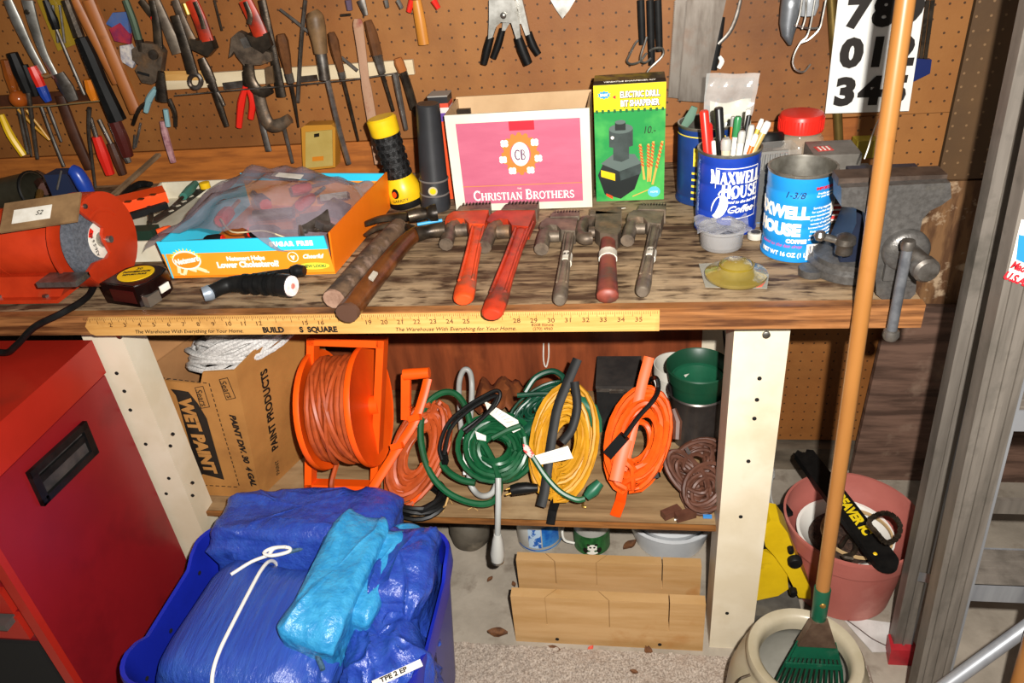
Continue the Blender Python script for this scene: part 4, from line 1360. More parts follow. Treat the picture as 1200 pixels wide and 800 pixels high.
# zip bag standing in the can
M_zip = mat('zip_bag', '#cfd0cc', .15, col2='#e6e6e2', ns=30, alpha=.42, bump=.4, bs=40)
G = []
for i in range(12):
    row = []
    for j in range(10):
        u, v = i / 11, j / 9
        q = at(823 + 5 * (1 - v) + (63 - 8 * v) * u, 86 + 64 * v, Y=.41)
        row.append(q + V((0, .004 * math.sin(9 * u + 4 * v) + .003 * math.sin(17 * v), 0)))
    G.append(row)
t = thing('zip_bag', 'clear zip bag with white slips standing in the dark blue can', 'bag', at(850, 150, Y=.41))
MB().sheet(G).build('bag_film', M_zip, t, 180)
G = []
for i in range(6):
    G.append([at(832 + 48 * i / 5, y + 3 * math.sin(i), Y=.415) for y in (118, 150)])
MB().sheet(G).build('paper_slip', mat('slip_paper', '#dcd8c0', .7), t, 60, solid=.001)
tool('cloth_scrap', 'green grey cloth scrap poking out of the dark blue can', 'cloth', [('scrap', mat('cloth_green', '#5d7a68', .8), [(800, 150, 8), (808, 138, 12), (814, 125, 8)], .5, 8)], Y=.40)

# --- jar, containers -----------------------------------------------
jc = V((1.178, .425, H))
jt = thing('plastic_jar', 'clear plastic jar with a red screw lid behind the coffee cans', 'jar', jc)
MB().lathe([(0, .001), (.042, .001), (.045, .006), (.045, .085), (.041, .10), (.034, .108), (.034, .116), (.032, .116), (.032, .107), (.039, .098), (.043, .084), (.043, .007), (0, .004)], jc, 32).build('jar_wall', mat('jar_plastic', '#c8b49c', .08, alpha=.22, spec=.8), jt)
MB().lathe([(0, .005), (.041, .005), (.042, .05), (0, .052)], jc, 24).build('jar_contents', mat('jar_parts', '#7a5434', .6, col2='#3d2a1a', ns=120, ct=(.45, .55)), jt)
MB().lathe([(.036, .112), (.0385, .113), (.0385, .138), (.036, .143), (.03, .1445), (0, .1435)], jc, 36).build('red_lid', M_redp, jt)
kn = MB()
for k in range(40):
    a = 2 * PI * k / 40
    kn.box((.0387, 0, .126), (.0012, .003, .02), Matrix.Translation(jc) @ Matrix.Rotation(a, 4, 'Z'))
kn.build('lid_ridges', M_redp, jt, stuff=True)

MB().lathe([(0, .0), (.028, .0), (.030, .004), (.030, .02), (.027, .025), (0, .025)], Matrix.Translation(at(898, 172, Y=.40)) @ Matrix.Rotation(-.25, 4, 'X'), 28).single('black_lid', M_black, 'round black disc lying behind the clear clamshell, left of the jar', 'disc')  # taken to be a round black cap, modelled as a plain disc
# clamshell with screws between the cans
cq = V((1.108, .285, H))
t = thing('clamshell_pack', 'clear plastic clamshell of screws standing between the coffee cans', 'package', cq)
Mc = Matrix.Translation(cq) @ Matrix.Rotation(.15, 4, 'Z')
MB().box((0, 0, .065), (.075, .05, .13), Mc, bev=.008, seg=2).build('clear_shell', mat('shell_plastic', '#c9c6c0', .08, alpha=.16, spec=.8, bump=.3, bs=30), t)
MB().box((0, .022, .06), (.066, .002, .11), Mc).build('backing_card', mat('backing_grey', '#6a6660', .6), t, 0)
for k in range(6):
    MB().tube([Mc @ V((-.022 + k * .009, -.005, .07 + .004 * (k % 2))), Mc @ V((-.018 + k * .008, -.002, .118))], .0022, 6).build('screw', M_bright, t)
MB().box((-.024, -.012, .05), (.02, .02, .085), Mc, bev=.004).build('dark_insert', M_blackg, t)
q = at(889, 258, Z=H)
t = thing('small_tin', 'small light blue tin squeezed between the two coffee cans', 'tin', q)
MB().lathe([(0, 0), (.013, 0), (.013, .05), (.009, .056), (.009, .062), (0, .063)], q, 20).build('tin_body', M_clblue, t)
MB().lathe([(.0132, .012), (.0132, .045)], q, 20).build('tin_label', mat('tin_label', '#2a86c2', .4, col2='#dfe6ea', ns=60, ct=(.5, .55)), t)
q = at(885, 279, Z=H)
t = thing('bottle_cap', 'round grey white cap lying between the two coffee cans', 'cap', q)
MB().lathe([(0, .001), (.0125, .001), (.013, .003), (.013, .009), (.011, .011), (0, .0105)], q, 24).build('cap_body', mat('cap_grey', '#b9b4a8', .4), t)
MB().lathe([(0, .0105), (.008, .0105), (.008, .0118), (0, .0118)], q, 20).build('cap_centre', M_steel, t)

# little round tub with clear wall
q = at(845, 287, Z=H)
t = thing('clear_tub', 'small clear plastic tub wrapped in film before the royal blue can', 'tub', q)
MB().lathe([(0, 0), (.032, 0), (.034, .003), (.035, .028), (.037, .030), (.037, .034), (.034, .034), (.033, .006), (0, .004)], q, 32).build('tub_wall', mat('tub_plastic', '#a9a6a4', .1, alpha=.5, spec=.8), t)
MB().lathe([(0, .005), (.0315, .005), (.0315, .022), (0, .024)], q, 24).build('dark_contents', mat('tub_contents', '#4a4a50', .6, col2='#7d7f88', ns=90, ct=(.45, .6)), t)
G = []
for i in range(12):
    G.append([q + V((-.042 + .084 * i / 11, -.034 + .07 * j / 9, .036 + .004 * math.sin(i * 1.3 + j * .7) + .003 * math.sin(j * 2.1))) for j in range(10)])
MB().sheet(G).build('film', mat('film_clear', '#b8b8bc', .12, alpha=.35, bump=.5, bs=40), t, 180)

# amber disc on a card
q = at(862, 326, Z=H)
t = thing('amber_dome', 'amber plastic domed disc in clear wrap near the front edge of the bench', 'disc', q)
MB().prism([q + V((x, y, .0004)) for x, y in ((-.047, -.028), (.04, -.036), (.05, .01), (.03, .055), (-.05, .05))], (0, 0, .0008)).build('clear_wrap', mat('wrap_grey', '#a8a496', .2, alpha=.55, bump=.3, bs=30), t, 0)
MB().lathe([(0, .003), (.043, .003), (.0455, .006), (.0455, .010), (.038, .013), (.028, .016), (.024, .022), (.020, .028), (.012, .031), (0, .0315)], q, 40).build('amber_disc', mat('amber_plastic', '#8f7c3c', .12, col2='#77662c', ns=8, alpha=.86, spec=.9, coat=.6), t)
MB().lathe([(.024, .0225), (.0255, .022), (.0255, .024), (.024, .0245)], q, 30, closed=True).build('dome_ring', mat('amber_dark', '#7d6a20', .2), t)
P = [at(x, y, Z=H + .001) for x, y in ((886, 330), (897, 330), (893, 336), (886, 337))]
MB().prism(P, (0, 0, .0006)).build('red_corner', mat('corner_red', '#c8604c', .5), t, 0)
tool('white_chip', 'tiny white paper sliver on the bench before the green box', 'scrap', [('sliver', M_paper, [(725, 244.5, 2), (733, 243.5, 2)], .4, 6)], Z=H + .001)

# stacked small boxes behind the vise
M_gbox = mat('grey_carton', '#6f6a63', .5, col2='#5a554e', ns=20)
t = thing('bit_box', 'grey parts box with red and white label lying on top of its stack', 'box', (1.215, .33, H + .082))
MB().box((1.213, .33, H + .096), (.075, .075, .026), bev=.002).build('carton', M_gbox, t)
q = frame((1.197, .325, H + .1096), (1, .12, 0), (0, 1, 0))
lb = MB().box((0, 0, 0), (.026, .024, .0006), q).build('red_label', mat('label_red', '#c83a34', .5), t, 0)
for k in (-1, 0, 1):
    MB().box((k * .007, 0, .0005), (.0028, .017, .0006), q).build('white_bar', M_cwhite, lb, 0)
t = thing('bit_box', 'grey parts box with striped red label upright on the lower box', 'box', (1.23, .30, H + .04))
MB().box((1.235, .298, H + .060), (.075, .06, .040), bev=.002).build('carton', M_gbox, t)
lb = MB().box((1.228, .2674, H + .062), (.05, .0006, .026)).build('red_label', mat('label_red', '#c83a34', .5), t, 0)
for z in (-.011, .011):
    MB().box((1.228, .2668, H + .062 + z), (.05, .0005, .0025)).build('white_line', M_cwhite, lb, 0)
text('HIGH SPEED\nDRILL BITS', .0075, frame((1.228, .2668, H + .062), (1, 0, 0), (0, 0, 1)), M_cwhite, lb, bold=.0003)
t = thing('bit_box', 'parts box with red striped label at the bottom of its stack', 'box', (1.235, .30, H))
MB().box((1.232, .298, H + .0195), (.085, .07, .039), bev=.002).build('carton', M_gbox, t)
lb = MB().box((1.208, .2624, H + .02), (.034, .0006, .03)).build('red_label', mat('label_red', '#c83a34', .5), t, 0)
for z in (-.013, -.004, .005, .013):
    MB().box((1.208, .2618, H + .02 + z), (.034, .0005, .0025)).build('white_line', M_cwhite, lb, 0)
MB().box(tuple(at(1013, 172, Y=.555)), (.04, .035, .034), bev=.003).single('yellow_box', mat('dull_yellow', '#a8922c', .5), 'small yellow box behind the parts boxes and the rake handle', 'box')

# --- vise -----------------------------------------------------------
M_vise = mat('vise_cast_iron', '#5b5855', .38, .45, col2='#4c4946', ns=120, dirt='#656058', ds=40, dt=(.55, .8), bump=.3, bs=220)
M_vblue = mat('vise_blue_black', '#1d2436', .4, .2, col2='#171c2a', ns=20)
t = thing('bench_vise', 'heavy dark cast iron vise on the right end of the bench', 'vise', (1.205, .08, H))
bc_ = V((1.202, .10, H))
MB().lathe([(0, 0), (.062, 0), (.062, .012), (.056, .018), (.056, .026), (.042, .032), (0, .033)], bc_, 36).build('swivel_base', M_vise, t)
for a in (200, 320, 80):
    MB().lathe([(0, 0), (.018, 0), (.018, .011), (0, .012)], bc_ + V((.066 * math.cos(math.radians(a)), .066 * math.sin(math.radians(a)), 0)), 14).build('base_lug', M_vise, t)
MB().prism([(x, .055, z) for x, z in ((1.172, H + .03), (1.240, H + .03), (1.244, H + .09), (1.275, H + .118), (1.275, H + .147), (1.182, H + .147), (1.182, H + .118), (1.186, H + .09))], (0, .075, 0), bev=.004, seg=2).build('fixed_jaw', M_vblue, t)
jw = [at(x, y, Y=-.002) for x, y in ((986, 220), (1114, 214), (1115, 232), (1104, 240), (1090, 247), (1081, 257), (1078, 272), (1076, 300), (1073, 344), (1066, 351), (1034, 351), (1027, 345), (1025, 305), (1021, 262), (1012, 248), (1000, 243), (986, 242))]
MB().prism(jw, (0, .046, 0), bev=.005, seg=2).build('moving_jaw', M_vise, t)
MB().box(((jw[0].x + jw[1].x) / 2, .030, jw[0].z + .002), ((jw[1].x - jw[0].x) * 1.01, .034, .010), bev=.002).build('jaw_plate', mat('jaw_plate', '#5f5046', .45, .6, col2='#453a33', ns=40), t)
MB().box((1.233, .06, H + .055), (.04, .14, .045), bev=.004).build('slide_bar', M_vise, t)
sc_ = at(1061, 293, Y=-.004)
MS = frame(sc_, (1, 0, 0), (0, 0, 1))
MB().lathe([(0, -.002), (.030, -.002), (.030, .004), (.026, .009), (.017, .012), (0, .013)], MS, 32).build('screw_boss', M_vise, t)
MB().lathe([(0, .012), (.0145, .012), (.0145, .048), (.0165, .05), (.0165, .062), (.013, .066), (0, .067)], MS @ Matrix.Rotation(.12, 4, 'Y'), 18).build('screw_head', M_steel, t)
ha, hb = at(1063, 292, Y=-.052), at(1044, 392, Y=-.052)
MB().tube([ha + (ha - hb) * .04, hb], .0068, 12).build('handle_bar', mat('handle_galv', '#7e8084', .4, .6, col2='#63656a', ns=40), t)
MB().lathe([(0, -.008), (.008, -.007), (.011, -.001), (.010, .006), (.006, .009), (0, .009)], hb, 14).build('handle_knob', M_steel, t)
MB().lathe([(0, -.007), (.008, -.006), (.0095, 0), (.008, .006), (0, .007)], ha + (ha - hb) * .05, 14).build('handle_knob', M_steel, t)
la, lb2 = at(961, 276, Y=.035), at(990, 284, Y=.035)
MB().tube([la, lb2], .0052, 10).build('lock_lever', M_bright, t)
MB().lathe([(0, -.007), (.006, -.006), (.0085, 0), (.006, .006), (0, .007)], la, 12).build('lever_knob', M_bright, t)
MB().lathe([(0, -.016), (.012, -.016), (.012, -.004), (.015, 0), (.014, .008), (.008, .012), (0, .012)], lb2, 14).build('lock_nut', M_steel, t)

# --- yellow stud box hung on wall is built with the wall tools ------
# ================================================================== ON THE PEGBOARD
WT = .600          # plane of the hanging tools
M_wood = mat('turned_handle', '#6e4526', .4, col2='#4d2e17', ns=12, st=(1, 1, .3), dirt='#3a2210', ds=18, dt=(.5, .7))
M_woodl = mat('pale_handle', '#a8642e', .45, col2='#8f5226', ns=12, st=(1, 1, .2), dirt='#6e3c18', ds=15, dt=(.55, .7))
M_woodg = mat('grey_wood_handle', '#7d6040', .5, col2='#57422c', ns=16, st=(1, 1, .3), dirt='#3b2a1a', ds=12, dt=(.5, .7))
M_wooddk = mat('dark_wood_handle', '#4c2a1a', .45, col2='#361c10', ns=14)
M_hamw = mat('hickory_handle', '#c98432', .4, col2='#b87428', ns=10, st=(1, 1, .2))
M_stick = mat('stir_stick_wood', '#b08a70', .65, col2='#9d7558', ns=18, st=(1, 1, .2), dirt='#8b4a3a', ds=30, dt=(.56, .7))
M_wht = mat('bare_pine', '#d8c6a4', .6, col2='#c4ae88', ns=10, st=(.2, 1, 1))
M_silver = mat('cast_aluminium', '#bfbdb6', .35, .8, col2='#8f8c84', ns=25)
M_sawst = mat('saw_steel', '#7d756c', .45, .6, col2='#5b5148', ns=26, st=(1, 1, .25), dirt='#6b4a34', ds=8, dt=(.5, .7))


def poly(name, m, parent, pts, Y=WT, th=.008, bev=.001):
    return MB().prism([at(x, y, Y=Y) for x, y in pts], (0, th, 0), bev=bev).build(name, m, parent, 35)


def hung(name, lbl, cat, px, group=None, Y=WT):
    return thing(name, lbl, cat, at(px[0], px[1], Y=Y), group)


def wt(name, lbl, cat, segs, Y=WT, group=None):
    return tool(name, lbl, cat, segs, group, Y=Y)


# rack: pale strip on the wall and thin metal strip standing off it
t = hung('tool_rack', 'pale wood strip with thin metal holding bar, right rack of the pegboard', 'rack', (330, 100))
o = MB().bar(at(190, 97, Y=.609), at(485, 78, Y=.609), .010, .029, up=(0, 0, 1)).build('wood_strip', M_wht, t, 0)
MB().bar(at(186, 89, Y=.603), at(245, 88, Y=.603), .003, .02, up=(0, 0, 1)).build('ruler_piece', M_yard, t, 0)
MB().bar(at(262, 101, Y=.600), at(288, 98, Y=.600), .004, .014).build('metal_plate', M_steel, t, 0)
MB().bar(at(352, 93, Y=.600), at(372, 91, Y=.600), .004, .012).build('metal_plate', M_steel, t, 0)
MB().tube([at(205, 112, Y=.585), at(270, 106, Y=.570), at(332, 101, Y=.568), at(415, 93, Y=.568), at(462, 86, Y=.570), at(470, 84, Y=.585), at(472, 82, Y=.604)], .003, 6, flat=.5, up=(0, 0, 1)).build('holding_bar', M_steel, t)
t = hung('tool_rack', 'thin metal holding bar for screwdrivers, left rack of the pegboard', 'rack', (60, 122))
MB().tube([at(0, 127, Y=.590), at(5, 126, Y=.566), at(60, 124, Y=.566), at(117, 118, Y=.566), at(119, 117, Y=.604)], .003, 6, flat=.5, up=(0, 0, 1)).build('holding_bar', mat('brass_bar', '#a89468', .45, .6), t)
MB().bar(at(0, 118, Y=.607), at(118, 110, Y=.607), .012, .022).build('wood_strip', M_wooddk, t, 0)

# left cluster, deepest first
wt('wooden_tool', 'long dark brown wooden tool behind the silver shears', 'tool', [('handle', M_wooddk, [(70, 112, 13), (88, 160, 14), (105, 198, 12)], .7)], .604)
wt('long_screwdriver', 'slim dark screwdriver hanging between shears and black grip', 'screwdriver', [('handle', M_blackg, [(53, 0, 7), (62, 22, 11), (66, 34, 9)]), ('blade', M_steel, [(66, 34, 4), (82, 72, 4), (99, 111, 4)])], .596)
t = hung('blister_pack', 'clear yellow plastic pack hanging behind the slim screwdriver', 'package', (65, 30), Y=.604)
poly('pack_shell', mat('yellow_film', '#a88a2a', .2, alpha=.7), t, [(43, 0), (82, 0), (88, 52), (68, 60)], .606, .006, .001)
for x in (66, 74):
    mb = MB(); stroke(mb, [(x - 4, 6, 3), (x + 2, 50, 3)], 6, Y=.603); mb.build('rod_inside', M_bright, t)
t = hung('shears', 'old shears with long silver handles, hung upside down at top left', 'shears', (40, 40))
for nm, m, pts, fl2 in (('silver_handle', M_silver, [(9, 0, 12), (20, 25, 14), (34, 55, 11), (51, 86, 9)], .5),
                        ('silver_handle', M_silver, [(32, 0, 15), (41, 33, 13), (52, 64, 10), (66, 91, 9)], .5),
                        ('jaw', M_steel, [(68, 86, 16), (78, 103, 20), (86, 118, 15)], .4)):
    mb = MB(); stroke(mb, pts, 10, fl2, Y=.585); mb.build(nm, m, t)
mb = MB(); mb.lathe([(0, 0), (.005, 0), (.005, .003), (0, .004)], frame(at(32, 14, Y=.579), (1, 0, 0), (0, 0, 1)), 12); mb.build('pivot_bolt', M_dsteel, t)
MB().tube([at(48, 88, Y=.583), at(54, 90, Y=.583), at(60, 88, Y=.583)], .003, 6).build('catch', M_brownplate, t)
wt('screwdriver', 'reddish brown handled screwdriver at the far left of the rack', 'screwdriver', [('handle', M_amber, [(6, 70, 11), (12, 90, 13), (18, 112, 9)]), ('blade', M_steel, [(18, 112, 4), (33, 180, 4)])], .588)
wt('file', 'black gripped file left of the amber knob', 'file', [('grip', M_black, [(14, 62, 13), (23, 84, 16), (33, 108, 12)]), ('blade', M_steel, [(33, 108, 6), (44, 186, 4)])], .580)
t = wt('awl', 'awl with a round amber ball handle in the left rack', 'awl', [('shaft', M_steel, [(25, 124, 4), (34, 165, 3), (37, 183, 2)])], .575)
mb = MB(); q = at(22, 116, Y=.575); r = pxr(q, 20)
mb.lathe([(0, -r)] + [(r * math.cos(math.radians(a)), r * math.sin(math.radians(a))) for a in range(-75, 76, 15)] + [(0, r)], q, 18); mb.build('ball_handle', mat('amber_ball', '#a5521a', .2, col2='#8a3d10', ns=12), t)
wt('screwdriver', 'screwdriver with red and blue handle in the left rack', 'screwdriver', [('handle', M_redp, [(37, 78, 10), (43, 90, 12), (48, 101, 11)]), ('collar', M_bluep, [(48, 101, 12), (53, 112, 11), (57, 119, 8)]), ('blade', M_steel, [(48, 124, 4), (61, 160, 4), (75, 195, 4)])], .578)
wt('screwdriver', 'short screwdriver with black handle beside the red and blue one', 'screwdriver', [('handle', M_black, [(28, 76, 9), (36, 95, 11), (42, 112, 9)]), ('blade', M_steel, [(56, 124, 4), (64, 145, 4), (72, 166, 3)])], .584)
wt('pry_tool', 'bright yellow coated hook tool at the far left', 'tool', [('hook', M_yel, [(1, 134, 7), (12, 158, 9), (28, 182, 8)])], .585)
t = wt('long_tweezers', 'thin yellow tweezers under the left rack', 'tweezers', [('arm', mat('ochre_yellow', '#c08a1e', .4), [(21, 128, 3), (40, 148, 3), (58, 164, 3)]), ('arm', mat('ochre_yellow', '#c08a1e', .4), [(31, 129, 3), (46, 148, 3), (58, 164, 3)])], .582)
wt('auger_bit', 'orange handled gimlet with twisted shaft in the left rack', 'gimlet', [('handle', mat('amber_clear', '#c8701a', .2), [(103, 93, 10), (107, 106, 13), (111, 118, 9)]), ('shaft', M_steel, [(105, 126, 5), (104, 150, 4), (106, 172, 4), (112, 220, 3)])], .575)
wt('pry_bar', 'black rubber gripped tool with maroon end, crossing the left rack', 'hammer',
   [('bar', M_dsteel, [(77, 0, 11), (93, 43, 13)]), ('grip', M_black, [(95, 44, 15), (105, 66, 18), (118, 97, 18), (138, 141, 21)]),
    ('handle_end', mat('maroon_wood', '#4a1c18', .25), [(134, 142, 15), (143, 163, 16), (150, 183, 13)]), ('tip', M_bright, [(148, 183, 8), (151, 190, 7)])], .574)
wt('hammer', 'hammer with slim brown handle, first right of the black grip', 'hammer', [('handle', M_woodl, [(88, 0, 13), (112, 48, 12), (137, 98, 11)], .8)], .590)
wt('hammer', 'hammer with thick brown handle, second right of the black grip', 'hammer', [('handle', M_woodl, [(104, 0, 17), (126, 52, 16), (160, 132, 16)], .8)], .584)
wt('screwdriver', 'red handled screwdriver hanging low in the left corner', 'screwdriver', [('handle', M_redp, [(113, 160, 11), (121, 182, 14), (129, 204, 11)]), ('blade', M_steel, [(113, 160, 5), (106, 138, 5)])], .583)
wt('file', 'dark wood handled file right of the low red screwdriver', 'file', [('handle', M_wooddk, [(130, 168, 10), (138, 188, 12), (144, 204, 10)]), ('blade', M_steel, [(130, 168, 5), (116, 140, 5)])], .595)
t = hung('small_pack', 'small blue and red plastic pack hanging by the thick handle', 'package', (138, 35))
poly('blue_pouch', mat('pouch_blue', '#3f5f9a', .4, col2='#58648a', ns=40), t, [(124, 28), (132, 15), (148, 14), (152, 40), (138, 36)], .60, .008)
poly('red_pouch', mat('pouch_red', '#a8323c', .4, col2='#7d2a4a', ns=40), t, [(128, 34), (140, 27), (153, 42), (152, 52), (134, 48)], .597, .008)
poly('white_pouch', mat('pouch_white', '#cfc8bf', .4, col2='#8a8a9a', ns=60), t, [(140, 54), (152, 52), (160, 68), (155, 80), (142, 72)], .60, .01)
wt('nail', 'two bright nails below the thick brown handle', 'nail', [('shank', M_bright, [(165, 144, 3), (159, 172, 3)]), ('shank', M_bright, [(158, 158, 3), (157, 174, 3)])], .604)
wt('tin_snips', 'green handled snips hanging left of the round grey wrench jaw', 'snips', [('handle', mat('dull_green', '#4a5a48', .5, .4), [(147, 0, 8), (156, 24, 9), (163, 48, 9)]), ('jaw', M_dsteel, [(163, 46, 10), (166, 60, 8)])], .59)
# big rounded adjustable jaw
t = hung('pipe_tongs', 'grey rusty wrench with a broad rounded jaw, above the pale blue pliers', 'wrench', (172, 70))
poly('jaw', M_jaw, t, [(154, 58), (165, 50), (184, 52), (191, 62), (187, 92), (178, 99), (166, 97), (158, 82), (162, 76), (155, 70)], .585, .02, .003)
poly('jaw_slot', M_hole, t, [(161, 83), (175, 87), (175, 90), (160, 86)], .5842, .002, 0)
mb = MB(); stroke(mb, [(178, 0, 8), (184, 30, 10), (186, 56, 11)], 8, .7, Y=.592); mb.build('handle', M_dsteel, t)
mb = MB(); mb.lathe([(0, -.002), (.010, -.002), (.010, .004), (0, .005)], frame(at(180, 64, Y=.583), (1, 0, 0), (0, 0, 1)), 14); mb.build('pivot', M_steel, t)
# pliers with pale blue grips
wt('pliers', 'dark pliers with pale blue grips', 'pliers', [('jaw', M_dsteel, [(189, 84, 8), (189, 100, 12), (190, 118, 15)], .7), ('handle', M_dsteel, [(198, 116, 6), (205, 132, 5), (206, 148, 4)]), ('handle', M_dsteel, [(176, 118, 6), (163, 128, 5), (156, 146, 4)]),
     ('blue_grip', mat('pale_blue_grip', '#7fa3a8', .5), [(183, 104, 7), (175, 116, 8), (171, 131, 6)]), ('blue_grip', mat('pale_blue_grip', '#7fa3a8', .5), [(194, 128, 6), (197, 148, 6)])], .575)
wt('awl', 'awl with pale pink knobbly handle hanging below the blue pliers', 'awl', [('handle', mat('pink_grip', '#b58a8c', .45, col2='#8a5a62', ns=60), [(190, 142, 6), (193, 155, 8), (197, 170, 8), (203, 190, 7)])], .59)
wt('wrench', 'grey steel wrench handle at the top, left of the red wrench', 'wrench', [('handle', M_dsteel, [(165, 0, 9), (176, 14, 10), (186, 26, 8)], .6), ('handle', M_wgrey, [(182, 0, 12), (198, 36, 14), (210, 62, 18)], .6), ('red_mark', M_redp, [(177, 14, 8), (181, 22, 8)], .7)], .598)
t = wt('adjustable_wrench', 'dark adjustable wrench hanging point down between red wrench and rack strip', 'wrench', [('handle', M_dsteel, [(205, 18, 12), (217, 55, 13), (226, 86, 14)], .6)], .578)
mb = MB(); mb.tube([at(229 + 7 * math.cos(a), 95 + 8 * math.sin(a), Y=.578) for a in [2 * PI * k / 14 for k in range(14)]], .005, 8, closed=True); mb.build('ring_end', M_steel, t)
t = hung('pipe_wrench', 'pipe wrench with worn red handle, left of two hung on the wall', 'wrench', (236, 40))
mb = MB(); stroke(mb, [(224, 0, 16), (234, 22, 17), (243, 48, 17)], 8, .5, Y=.575); mb.build('handle', M_wred, t)
mb = MB(); stroke(mb, [(228, 2, 6), (235, 20, 6), (239, 34, 6)], 8, .5, Y=.568); mb.build('handle_groove', M_dsteel, t)
mb = MB(); stroke(mb, [(205, 0, 10), (216, 28, 10), (228, 52, 11)], 8, .6, Y=.582); mb.build('jaw_bar', M_jaw, t)
poly('jaw', M_dsteel, t, [(222, 46), (232, 48), (246, 44), (251, 58), (243, 67), (233, 62), (224, 58)], .570, .022, .002)
mb = MB(); stroke(mb, [(216, 4, 4), (221, 17, 4)], 6, 1, Y=.575); mb.build('yellow_mark', M_yel, t)
wt('pliers', 'long dark pliers hanging below the left red pipe wrench', 'pliers', [('jaw', M_dsteel, [(236, 68, 9), (242, 82, 13), (248, 96, 12)], .7), ('handle', M_dsteel, [(248, 94, 9), (258, 125, 8), (266, 148, 6)], .8), ('handle', M_dsteel, [(246, 98, 8), (256, 112, 7), (262, 124, 6)], .8)], .577)
# right red wrench
t = hung('pipe_wrench', 'pipe wrench with red handle and long steel bar, right of two hung on the wall', 'wrench', (300, 30))
mb = MB(); stroke(mb, [(287, 0, 17), (297, 20, 18), (306, 42, 19)], 8, .5, Y=.575); mb.build('handle', M_wred, t)
mb = MB(); stroke(mb, [(287, 2, 6), (293, 18, 7), (292, 28, 6)], 8, .5, Y=.567); mb.build('handle_groove', M_dsteel, t)
mb = MB(); stroke(mb, [(307, 0, 10), (318, 50, 10), (330, 113, 12)], 8, .7, Y=.585); mb.build('jaw_bar', M_dsteel, t)
poly('jaw', M_dsteel, t, [(288, 40), (300, 44), (313, 38), (318, 54), (308, 63), (296, 56)], .568, .022, .002)
t = hung('chain_wrench', 'large dark wrench with curved hook jaw left of the wood screwdrivers', 'wrench', (300, 90))
poly('upper_jaw', M_jaw, t, [(268, 68), (271, 44), (279, 37), (286, 40), (291, 54), (304, 58), (317, 62), (319, 71), (306, 76), (286, 77), (277, 66), (274, 60)], .570, .018, .003)
poly('knurled_nut', M_steel, t, [(281, 46), (288, 43), (294, 55), (286, 57)], .566, .012, .002)
mb = MB(); stroke(mb, [(291, 74, 13), (294, 95, 14), (305, 108, 14), (318, 104, 11)], 8, .7, Y=.577); mb.build('shank', M_dsteel, t)
poly('tan_block', M_woodg, t, [(310, 80), (319, 77), (321, 97), (312, 99)], .575, .012, .001)
mb = MB(); stroke(mb, [(303, 108, 14), (308, 130, 15), (316, 146, 16), (328, 146, 15), (340, 138, 11)], 10, .7, Y=.580); mb.build('hook_jaw', M_jaw, t)
wt('pliers', 'small pliers with bright red grips', 'pliers', [('red_grip', M_redp, [(288, 101, 6), (283, 120, 9), (280, 149, 7)]), ('red_grip', M_redp, [(291, 103, 6), (296, 120, 8), (294, 139, 7)]), ('jaw', M_dsteel, [(290, 101, 10), (288, 84, 9)], .7)], .586)
wt('cold_chisel', 'flat steel chisel hanging below the red grips', 'chisel', [('blade', M_steel, [(299, 112, 6), (307, 145, 7), (315, 177, 8)], .5)], .595)
wt('steel_rod', 'thin steel rod below the curved hook jaw', 'rod', [('rod', M_steel, [(333, 150, 5), (343, 191, 4)])], .597)
wt('screwdriver', 'slim dark brown handled screwdriver left of the largest one', 'screwdriver', [('handle', M_wood, [(329, 40, 10), (331, 48, 14), (334, 64, 13), (338, 86, 9)]), ('ferrule', M_steel, [(338, 86, 10), (341, 97, 9)]), ('blade', M_dsteel, [(341, 97, 5), (346, 124, 4), (350, 149, 2)])], .578)
wt('steel_rod', 'long thin steel rod hanging left of the largest screwdriver', 'rod', [('rod', M_steel, [(358, 0, 5), (353, 50, 5), (349, 120, 5)])], .60)
wt('nail_punch', 'thin steel punch stuck slanting in the pegboard', 'punch', [('shaft', M_steel, [(328, 11, 3.5), (345, 24, 4), (362, 38, 4)])], .600)
wt('screwdriver', 'largest screwdriver with fat turned wood handle and long shaft', 'screwdriver', [('handle', M_woodg, [(366, 13, 13), (369, 20, 21), (371, 32, 22), (374, 48, 18), (376, 62, 16)], 1, 14), ('ferrule', M_steel, [(376, 60, 13), (381, 93, 13)], 1, 12), ('shaft', M_bright, [(384, 94, 6.5), (397, 150, 6.5), (409, 192, 6.5)])], .570)
wt('screwdriver', 'screwdriver with slim reddish wood handle right of the largest one', 'screwdriver', [('handle', M_wood, [(388, 38, 8), (391, 48, 12), (394, 62, 11), (400, 84, 8)]), ('ferrule', M_steel, [(400, 84, 8.5), (402, 92, 8)]), ('blade', M_dsteel, [(402, 92, 4.5), (412, 132, 4), (420, 165, 2.5)])], .576)
wt('bolt', 'small bolt lying slanting on the rack strip', 'bolt', [('shank', M_steel, [(400, 67, 4), (419, 83, 4)])], .590)
wt('stir_stick', 'flat pinkish wooden paint stick hanging in front of the rack', 'stick', [('stick', M_stick, [(419, 22, 9), (420, 30, 14), (424, 60, 12), (428, 92, 11), (430, 104, 13), (436, 140, 13), (445, 192, 13)], .25, 6)], .566)
wt('chisel', 'brown handled chisel with steel blade pointing up, right of the pink stick', 'chisel', [('blade', M_steel, [(423, 0, 11), (429, 18, 6)], .5), ('handle', M_wood, [(431, 24, 9), (436, 40, 13), (442, 64, 13)]), ('ferrule', M_steel, [(442, 64, 12), (448, 86, 9)]), ('shaft', M_dsteel, [(448, 86, 5), (461, 130, 4)])], .585)
wt('nut_driver', 'chrome shafted nut driver at the right end of the rack', 'driver', [('handle', M_woodl, [(466, 68, 9), (468, 74, 12), (472, 84, 11)]), ('shaft', M_bright, [(463, 86, 8), (469, 118, 7), (476, 152, 5)])], .577)
